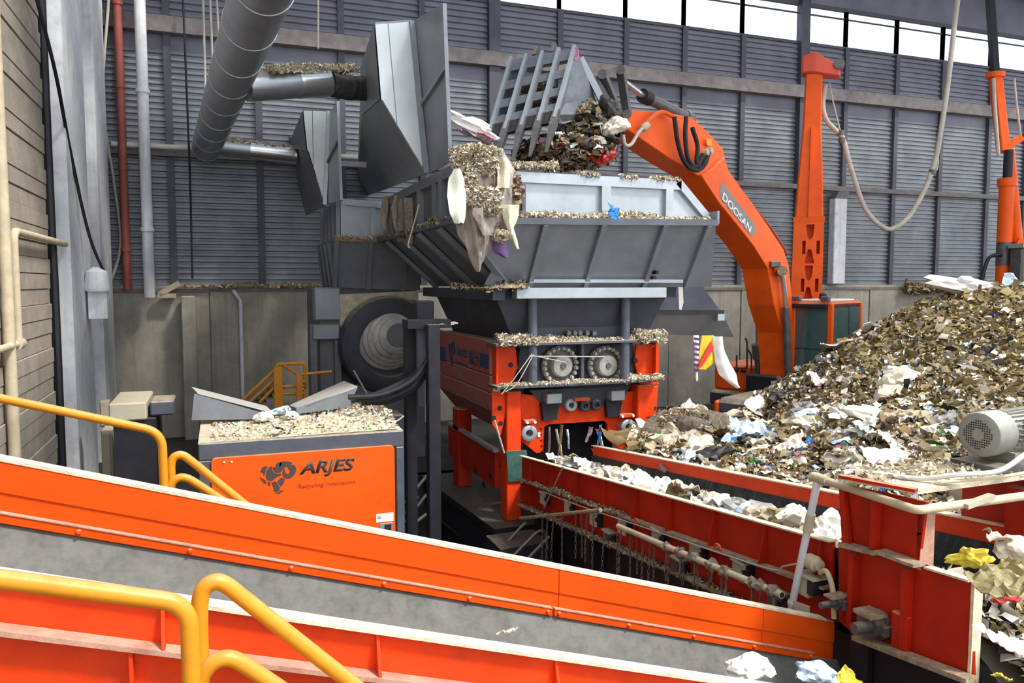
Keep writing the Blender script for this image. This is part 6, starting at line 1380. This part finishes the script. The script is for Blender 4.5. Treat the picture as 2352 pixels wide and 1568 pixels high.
# ---- bed of waste inside the big hopper
gu = np.linspace(uL+.2, 6.28, 34); gv = np.linspace(RV+.45, 14.9, 46); A2, B2_ = np.meshgrid(gu, gv)
hz_ = lambda a, b: 4.62+.42*np.exp(-((a-4.6)/1.1)**2-((b-11.6)/1.2)**2)+.10*fbm(a*2.5, b*2.5)
Zb = hz_(A2, B2_); ii = np.arange(A2.size).reshape(A2.shape); qf = np.stack([ii[:-1, :-1], ii[:-1, 1:], ii[1:, 1:], ii[1:, :-1]], -1).reshape(-1, 4); vb_ = np.c_[A2.ravel(), B2_.ravel(), Zb.ravel()]
n = 3500; uu = rng.uniform(uL+.25, 6.2, n); vv = rng.uniform(RV+.5, 14.8, n); v, f, c = shard_arrays(np.c_[uu, vv, hz_(uu, vv)+rng.uniform(-.02, .06, n)], np.full(n, .10), dict(brown=.3, tan=.2, grey=.15, dark=.15, beige=.1, white=.05, mauve=.05))
tag(mesh_obj('hopper_waste', np.vstack([v, vb_]), np.vstack([f, qf+len(v)]), np.vstack([c, np.tile(np.array(PAL['brown'])*.7, (len(vb_), 1))]), SHARD, loc=(4.6, 12.5, 4.5)), 'bed of mixed waste filling the inside of the big grey hopper', 'waste', kind='stuff')
# ---- waste on the red conveyor belt
n = 2600; t = rng.random(n); vv = 3.2+t*7.4; uu = LU+.2+(FU-LU-.4)*rng.random(n); zb_ = 1.70+(4.21-vv)*.108-.44+.16*np.sin((uu-LU-.1)/(FU-LU-.2)*np.pi)*(1+.6*fbm(uu*3, vv*3))
v, f, c = shard_arrays(np.c_[uu, vv, zb_+rng.uniform(-.03, .05, n)], np.full(n, .10), LIGHTW)
gu = np.linspace(LU+.14, FU-.14, 14); gv = np.linspace(3.1, 10.8, 90); A2, B2_ = np.meshgrid(gu, gv); Zb = 1.70+(4.21-B2_)*.108-.5+.20*np.sin((A2-LU-.1)/(FU-LU-.2)*np.pi)+.08*fbm(A2*3, B2_*3)
ii = np.arange(A2.size).reshape(A2.shape); qf = np.stack([ii[:-1, :-1], ii[:-1, 1:], ii[1:, 1:], ii[1:, :-1]], -1).reshape(-1, 4)
vb_ = np.c_[A2.ravel(), B2_.ravel(), Zb.ravel()]
tag(mesh_obj('belt_waste', np.vstack([v, vb_]), np.vstack([f, qf+len(v)]), np.vstack([c, np.tile(np.array([.42, .36, .27]), (len(vb_), 1))]), SHARD), 'layer of shredded waste riding on the red ribbed conveyor', 'waste', kind='stuff')
seen = set()
def belt_zone(v): return ['at the slanting pipe leg', 'just beyond the slanting pipe leg', 'short of the grey board', 'around the grey board', 'around the bulky cream bag', 'just below the shredder mouth', 'in the shredder mouth'][min(6, max(0, int((v-4.2)/.95)))]
for i in range(64):
    vv = 4.3+6*((i+.5)/64)**1.1+random.uniform(-.1, .1); uu = random.uniform(LU+.36, FU-.38); zq = zd(vv)-.28+.14*math.sin((uu-LU)/(FU-LU)*math.pi)
    z = belt_zone(vv); s = random.uniform(.2, .4)
    for _ in range(9):
        colr = random.choices(('cream', 'white', 'beige', 'paleblue', 'grey', 'olive', 'tan'), (.38, .3, .14, .07, .04, .02, .05))[0]; kd = random.choices(('bag', 'sheet', 'strip'), (.55, .3, .15))[0]
        if (colr, kd, z) not in seen: break
    seen.add((colr, kd, z))
    rubbish(kd, colr, (uu, vv, zq), s, '%s %s on the belt %s' % (CN.get(colr, colr), LN[kd], z), 'plastic on the belt '+z)
for (a, b, v_, w, kd, cl, lab) in ((1365, 1085, 9.6, 44, 'sheet', 'cream', 'upright cream plastic tip at the shredder mouth'), (1495, 1120, 8.6, 60, 'bag', 'cream', 'bulky cream bag in the middle of the red conveyor'), (1570, 1108, 8.4, 22, 'sheet', 'green', 'bright green scrap on the red conveyor'), (1600, 1125, 8.0, 50, 'sheet', 'grey', 'grey board tipped up on the red conveyor'), (1585, 1140, 7.6, 44, 'sheet', 'beige', 'tan card on the red conveyor beside the grey board'), (1470, 1100, 9.0, 34, 'sheet', 'olive', 'yellow-green leafy scrap on the red conveyor')):
    p = Vp(a, b, v_); rubbish(kd, cl, p, w*(p-O).dot(FW)/F, lab, sq=(1, 1, 1))
# waste pouring over the end of the red conveyor
n = 2600; s_ = rng.random(n); vv = 3.3-1.5*s_; uu = rng.uniform(LU+.14, FU+.5, n); zc = 1.55-1.25*s_**1.3+.12*fbm(uu*3, vv*3)
v, f, c = shard_arrays(np.c_[uu, vv, zc+rng.uniform(-.04, .08, n)], np.full(n, .12), dict(cream=.16, beige=.14, white=.16, dark=.24, brown=.12, tan=.08, yellow=.03, grey=.07))
gu = np.linspace(LU+.04, FU+.6, 20); gs = np.linspace(0, 1, 24); A2, S2 = np.meshgrid(gu, gs); Zb = 1.48-1.25*S2**1.3+.10*fbm(A2*3, S2*4); ii = np.arange(A2.size).reshape(A2.shape)
qf = np.stack([ii[:-1, :-1], ii[:-1, 1:], ii[1:, 1:], ii[1:, :-1]], -1).reshape(-1, 4); vb_ = np.c_[A2.ravel(), (3.4-1.5*S2).ravel(), Zb.ravel()]
tag(mesh_obj('falling_waste', np.vstack([v, vb_]), np.vstack([f, qf+len(v)]), np.vstack([c, np.tile(np.array([.08, .065, .05]), (len(vb_), 1))]), SHARD), 'mixed waste spilling over the end of the red conveyor at lower right', 'waste', kind='stuff')
for i in range(46):
    px, py = random.uniform(2145, 2350), random.uniform(1235, 1560); s_ = min(1, max(0, (py-1235)/330)); p = Vp(px, py, 3.35-1.35*s_)
    if p.x < LU+.38: continue
    colr = random.choices(('white', 'cream', 'beige', 'dark', 'yellow', 'paleblue', 'brown', 'red'), (.3, .2, .14, .14, .07, .08, .05, .02))[0]; kd = random.choices(('bag', 'sheet', 'strip'), (.45, .4, .15))[0]
    z = 'at the top of the lower right spill' if py < 1330 else ('in the middle of the lower right spill' if py < 1450 else 'at the bottom of the lower right spill')
    rubbish(kd, colr, p, random.uniform(.10, .26), '%s %s %s' % (CN.get(colr, colr), LN[kd], z), 'plastic '+z)
for (a, b, w, kd, cl, lab) in ((2210, 1275, 66, 'bag', 'yellow', 'yellow card among the waste beside the red head box'), (2290, 1330, 100, 'sheet', 'olive', 'large yellowish sheet curling over the lower right waste'), (2280, 1465, 80, 'sheet', 'white', 'big white sheet hanging in the lower right waste'), (2285, 1372, 46, 'sheet', 'red', 'dark red scrap in the lower right waste'), (2270, 1540, 40, 'strip', 'yellow', 'yellow strip at the bottom of the lower right waste')):
    p = Vp(a, b, 3.25-1.2*min(1, max(0, (b-1235)/330))); rubbish(kd, cl, p+V3(-.03, -.08, .02), w*(p-O).dot(FW)/F, lab)
# pieces on the grey skirt of the front conveyor
for (a, b, w, kd, cl, lab) in ((1722, 1535, 85, 'bag', 'white', 'white torn plastic on the orange conveyor belt at the bottom edge'), (1880, 1548, 80, 'bag', 'paleblue', 'translucent pale bag on the orange conveyor near its right end'), (1945, 1562, 40, 'sheet', 'yellow', 'yellow-green scrap at the bottom edge beside the head box'), (1165, 1452, 30, 'sheet', 'cream', 'small pale scrap lying on the edge of the grey skirt')):
    p = Vp(a, b, 3.15 if a > 1300 else 2.95); rubbish(kd, cl, p, w*(p-O).dot(FW)/F, lab)
bb_ = thing('concrete_block', 'pale concrete block behind the red conveyor at the right', 'block', Zp(2300, 1190, 1.2))
p, q = Vp(2275, 1132, 4.4), Vp(2325, 1195, 4.4); MB().box((p.x, 4.4, q.z-.2), (q.x, 4.8, p.z)).build('block_body', BEIGE, bb_, bevel=.02); MB().box((p.x+.06, 4.38, q.z-.1), (q.x-.02, 4.4, p.z-.05)).build('block_face', BEIGE, bb_, bevel=.01)

# ---- draped sheets: rows of (y, left x, right x) in the picture plane of a vertical plane v
def drape(name, label, rows, v, mat, amp=.10, nx=14, ny=22, fold=9., cat='plastic', tilt=0, seed=0., parent=None):
    ys = [r_[0] for r_ in rows]; g = MB(); fr = []
    for j in range(ny+1):
        y = ys[0]+(ys[-1]-ys[0])*j/ny; xl = np.interp(y, ys, [r_[1] for r_ in rows]); xr = np.interp(y, ys, [r_[2] for r_ in rows])
        for i in range(nx+1):
            a = i/nx; xx = xl+(xr-xl)*a+(2*mnoise.noise(Vec((a*3, j*.5, seed)))); yy_ = y+(3*mnoise.noise(Vec((a*4+seed, j*.7, 2))) if 0 < j else 0)
            p = Vp(xx, yy_, v); dv = amp*(mnoise.noise(Vec((p.x*fold+seed, p.z*1.6, seed*1.3)))+.5*mnoise.noise(Vec((p.x*fold*2, p.z*4, seed))))-tilt*j/ny
            fr.append(p+V3(0, dv-.25*abs(math.sin(a*math.pi))*amp*2, 0))
    n = nx+1; q = [(j*n+i, j*n+i+1, (j+1)*n+i+1, (j+1)*n+i) for j in range(ny) for i in range(nx)]
    m = len(fr); back = [p+V3(0, .012, 0) for p in fr]
    rim = [i for i in range(n)]+[j*n+nx for j in range(1, ny+1)]+[ny*n+i for i in range(nx-1, -1, -1)]+[j*n for j in range(ny-1, 0, -1)]
    g.add(fr+back, q+[tuple(m+k for k in f[::-1]) for f in q]+[(a, b, m+b, m+a) for a, b in zip(rim, rim[1:]+rim[:1])])
    loc = fr[ny//2*n+nx//2] if parent is None else None
    o = g.build(name, mat, parent, smooth=True, loc=loc)
    if parent is None: tag(o, label, cat)
    return o
DIRTYPL = M('dirty_plastic', (.42, .365, .32), .5, var=.5, scale=5, stretch=(3, 3, .8), grime=.5, grimecol=(.30, .23, .22), bump=.4)
WHITEPL = M('greenish_white_plastic', (.78, .80, .66), .4, var=.12, scale=4, grime=.25, grimecol=(.55, .52, .42), bump=.2)
CREAMCL = M('cream_cloth', (.72, .66, .50), .85, var=.2, scale=6, grime=.3, grimecol=(.45, .38, .28), bump=.4)
PURPLE = plastic('purple_plastic', (.10, .045, .16))
drape('plastic_sheet', 'large torn greyish plastic sheet draped over the left corner of the big hopper', [(342, 1040, 1158), (400, 1042, 1192), (455, 1044, 1198), (490, 1048, 1180), (530, 1054, 1150), (560, 1070, 1136), (600, 1083, 1114), (624, 1092, 1100)], 9.78, DIRTYPL, .16, nx=24, ny=30, seed=1.)
drape('plastic_bag', 'whitish-green plastic bag hanging at the left of the torn plastic sheet', [(388, 1042, 1056), (410, 1031, 1066), (450, 1028, 1072), (490, 1033, 1070), (512, 1046, 1066)], 9.58, WHITEPL, .06, 8, 12, 5., seed=4.)
drape('cloth', 'cream cloth hanging at the right of the torn plastic sheet', [(362, 1142, 1160), (380, 1142, 1174), (410, 1143, 1172), (432, 1142, 1168)], 9.60, CREAMCL, .06, 8, 10, seed=6.)
drape('plastic_strip', 'pale ribbon of plastic hanging lowest at the right of the torn sheet', [(470, 1152, 1192), (500, 1158, 1190), (525, 1165, 1180), (550, 1176, 1188), (572, 1184, 1192)], 9.60, CREAMCL, .06, 6, 14, seed=8.)
drape('cloth', 'grey-beige cloth fold across the middle of the torn plastic sheet', [(478, 1085, 1140), (492, 1084, 1142), (515, 1096, 1140), (540, 1108, 1134)], 9.56, DIRTYPL, .07, 8, 10, seed=12.)
drape('plastic_bag', 'dark purple bag hanging below the torn plastic sheet', [(546, 1131, 1166), (562, 1130, 1167), (578, 1133, 1168), (592, 1158, 1169)], 9.62, PURPLE, .05, 6, 8, seed=9.)
def clump(label, cx, cy, rx, ry, d, n, size, W=FLUFFW, depth=.25, aspect=.35):
    c = np.array(tuple(Dp(cx, cy, d))); q = rng.normal(size=(n, 3)); q /= np.linalg.norm(q, axis=1)[:, None]; q *= rng.random((n, 1))**.33
    off_ = np.outer(q[:, 0]*rx*d/F, np.array(tuple(R_)))+np.outer(q[:, 1]*depth, np.array(tuple(F0)))+np.outer(q[:, 2]*ry*d/F, np.array([0, 0, 1]))
    v, f, cl = shard_arrays(c+off_, np.full(n, size), W, aspect=aspect); o = mesh_obj('waste_clump', v, f, cl, SHARD, loc=tuple(c)); tag(o, label, 'waste', kind='stuff'); return o
clump('shaggy fluff lying over the top of the torn plastic sheet', 1092, 352, 64, 20, 10.15, 1700, .05, depth=.3)
clump('tuft of fluff hanging from the top left of the torn plastic sheet', 1060, 372, 24, 34, 9.98, 700, .05, depth=.06)
clump('tuft of fluff hanging from the top middle of the torn plastic sheet', 1118, 378, 30, 26, 10.0, 700, .05, depth=.06)
clump('trail of fluff down the left of the torn plastic sheet', 1080, 425, 16, 44, 9.95, 600, .045, depth=.05)
clump('fluff stuck to the middle of the torn plastic sheet', 1110, 452, 44, 26, 9.96, 1300, .05, depth=.06)
clump('second patch of fluff lower on the torn plastic sheet', 1128, 480, 26, 16, 9.95, 420, .05, depth=.05)
clump('fluff resting on the dark purple bag', 1152, 542, 22, 14, 9.98, 420, .05, depth=.12)
clump('brown rags hanging at the right edge of the torn plastic sheet', 1185, 440, 16, 38, 10.4, 380, .08, dict(brown=.5, mauve=.25, tan=.25), depth=.08)
# waste in the hopper and bucket
clump('dark mixed waste heaped in the hopper under the bucket', 1300, 350, 120, 38, 12.3, 2600, .11, dict(brown=.3, grey=.2, dark=.25, tan=.1, mauve=.1, white=.04, paleblue=.01), depth=.7, aspect=.5)
clump('shaggy brown waste bulging out of the slotted bucket', 1345, 285, 72, 50, 12.5, 2600, .10, dict(brown=.32, tan=.22, grey=.2, dark=.16, white=.05, beige=.05), depth=.5, aspect=.4)
clump('pinkish-brown waste inside the slotted bucket', 1225, 232, 66, 40, 12.6, 900, .10, dict(brown=.4, tan=.3, mauve=.3), depth=.15, aspect=.5)
for (a, b, d, w, kd, cl, lab) in ((1395, 255, 12.2, 58, 'bag', 'dark', 'black bag stuck beside the bucket hanger'), (1400, 325, 12.3, 66, 'sheet', 'dark', 'black sheet below the stick arm tip'), (1383, 360, 12.0, 38, 'bag', 'red', 'dark red bag standing in the hopper under the bucket'), (1350, 355, 12.0, 34, 'bag', 'red', 'smaller maroon bag left of the dark red bag'), (1335, 320, 12.0, 40, 'strip', 'tan', 'tan strip hanging from the bucket waste'), (1360, 345, 11.9, 40, 'strip', 'beige', 'pale strip beside the maroon bag'), (1275, 308, 12.0, 26, 'sheet', 'white', 'white scrap in the waste under the bucket'), (1413, 290, 12.1, 44, 'bag', 'cream', 'cream rag at the tip of the stick arm'), (1290, 340, 11.9, 26, 'sheet', 'red', 'small red scrap in the hopper waste')):
    p = Dp(a, b, d); rubbish(kd, cl, p, w*d/F, lab, sq=(1, 1, 1.3))
for (a, b, d, w, lab, cl, kd) in ((1078, 285, 11.5, 95, 'long white plastic sheet trailing from the hopper towards the bucket', 'white', 'bag'), (1095, 318, 11.3, 55, 'pinkish crumpled plastic at the foot of the white sheet', 'mauve', 'sheet'), (1115, 312, 11.2, 26, 'crimson scrap beside the bucket teeth', 'pink', 'sheet')):
    p = Dp(a, b, d); rubbish(kd, cl, p, w*d/F, lab, rot=(0, math.radians(22), math.radians(-20)), sq=(1.3, .5, .5))
p = Dp(1408, 488, 10.3); rubbish('sheet', 'blue', p, 28*10.3/F, 'blue scrap standing on the bank of shreds on the hopper ledge', rot=(1.3, .3, .3))
# rags on the hopper's left side
for i, (rows, v_, m_, lab) in enumerate(((((448, 905, 925), (480, 900, 928), (520, 905, 932), (555, 915, 928)), 13.5, DIRTYPL, 'mauve-grey rag hanging highest on the left side of the hopper'), (((450, 880, 900), (490, 872, 905), (540, 876, 905)), 14.5, DIRTYPL, 'pale rag hanging farthest back on the left side of the hopper'), (((455, 928, 950), (500, 930, 956), (560, 934, 950)), 12.4, RAG, 'brown rag hanging below the front corner of the large hood'))):
    pts = rows; drape('rag', lab, list(rows), v_, m_, .08, 6, 10, 12, cat='rag', seed=20+i)
pr = MB().tube(spline([Dp(962, 470, 12.0), Dp(952, 510, 12.0), Dp(938, 560, 12.0), Dp(942, 570, 12.0)], 6), .012, 6).build('plastic_string', CREAMCL, loc=Dp(940, 565, 11)); tag(pr, 'pale string dangling from the left side of the hopper', 'string')
# strands hanging in the shredder mouth
MOUTH = [((1262, 980), (1258, 1055), .03, 'grey', 'grey strand at the left of the shredder mouth'), ((1278, 985), (1290, 1060), .035, 'beige', 'pale twisted strand in the left of the shredder mouth'), ((1290, 975), (1282, 1050), .03, 'brown', 'brown strand beside the pale twisted strand'), ((1302, 985), (1306, 1030), .04, 'paleblue', 'bluish scrap hanging in the shredder mouth'), ((1358, 980), (1345, 1015), .055, 'mauve', 'pinkish rag hanging in the right of the shredder mouth'), ((1372, 985), (1385, 1040), .035, 'white', 'white strand hanging right of the pinkish rag'), ((1380, 975), (1372, 1020), .05, 'blue', 'blue strip hanging in the right of the shredder mouth'), ((1362, 1030), (1378, 1090), .04, 'orange', 'orange ribbon hanging lowest in the shredder mouth')]
for i, (a, b, w, cl, lab) in enumerate(MOUTH):
    wp = w*F/11.2
    drape('hanging_strand', lab, [(a[1], a[0]-wp/2, a[0]+wp/2), ((a[1]+b[1])/2, (a[0]+b[0])/2-wp/2+2, (a[0]+b[0])/2+wp/2+2), (b[1], b[0]-wp/4, b[0]+wp/4)], SV+.10-.02*i, RM[cl], .05, 4, 10, 20, seed=40+i, cat='rag')
for k, L in enumerate(([(1222, 812), (1180, 870), (1152, 905)], [(1225, 814), (1188, 880), (1160, 900)], [(1215, 818), (1390, 819)], [(1222, 816), (1300, 832)])):
    o = MB().tube(spline([Vp(a, b, SV-.24) for a, b in L], 5), .008, 6).build('loose_wire', ROPE, loc=Vp(*L[0], SV-.24)); tag(o, ['wire slanting down left from the left support tube', 'second wire slanting down left close to the first', 'wire stretched level across both round shaft ends', 'wire sagging across the left round shaft end'][k], 'wire')
o = MB().tube(spline([Vp(a, b, SV-.05) for a, b in [(1136, 965), (1146, 1000), (1158, 1040)]], 5), .014, 6).build('loose_wire', ROPE, loc=Vp(1140, 980, SV)); tag(o, 'pale wires hanging from the left leg plate of the shredder', 'wire')
p = Dp(1024, 743, 10.6); rubbish('sheet', 'beige', p, 40*10.6/F, 'pale card lying on the end of the black cross beam', sq=(1, .5, .4), rot=(.1, 0, .2))
p = Dp(973, 698, 10.9); rubbish('sheet', 'grey', p, 40*10.9/F, 'grey crumpled film on top of the black valve block', sq=(1, .5, .5), rot=(.3, 0, .2))
# flag, strap and white rag under the wing
fv = 11.5
YEL = plastic('yellow_cloth', (.80, .58, .03)); REDST = plastic('red_cloth', (.75, .05, .04))
fg = drape('flag', 'yellow cloth with a red diagonal band hanging under the grey wing', [(770, 1612, 1640), (800, 1608, 1642), (830, 1603, 1643), (848, 1601, 1622)], fv, YEL, .04, 8, 10, 4, cat='flag', seed=50)
L = [(1633, 783), (1640, 800), (1612, 842), (1602, 846)]
MB().prism([Vp(a, b, fv-.07) for a, b in L], (0, .008, 0)).build('red_band', REDST, fg)
sp_ = drape('strap', 'white strap with purple bars hanging left of the yellow flag', [(770, 1594, 1606), (810, 1595, 1606), (850, 1598, 1604), (875, 1600, 1603)], fv, RM['white'], .02, 4, 12, 3, cat='strap', seed=52)
for i in range(7):
    y = 774+i*12; MB().prism([Vp(a, b, fv-.04) for a, b in ((1594, y), (1606, y+2), (1606, y+8), (1594, y+6))], (0, .006, 0)).build('purple_bar', PURPLE, sp_)
drape('rag', 'long white torn rag hanging right of the yellow flag', [(772, 1638, 1660), (800, 1640, 1664), (835, 1645, 1680), (862, 1655, 1692), (875, 1668, 1694), (890, 1690, 1700)], fv-.05, RM['white'], .07, 8, 16, 5, cat='rag', seed=54)
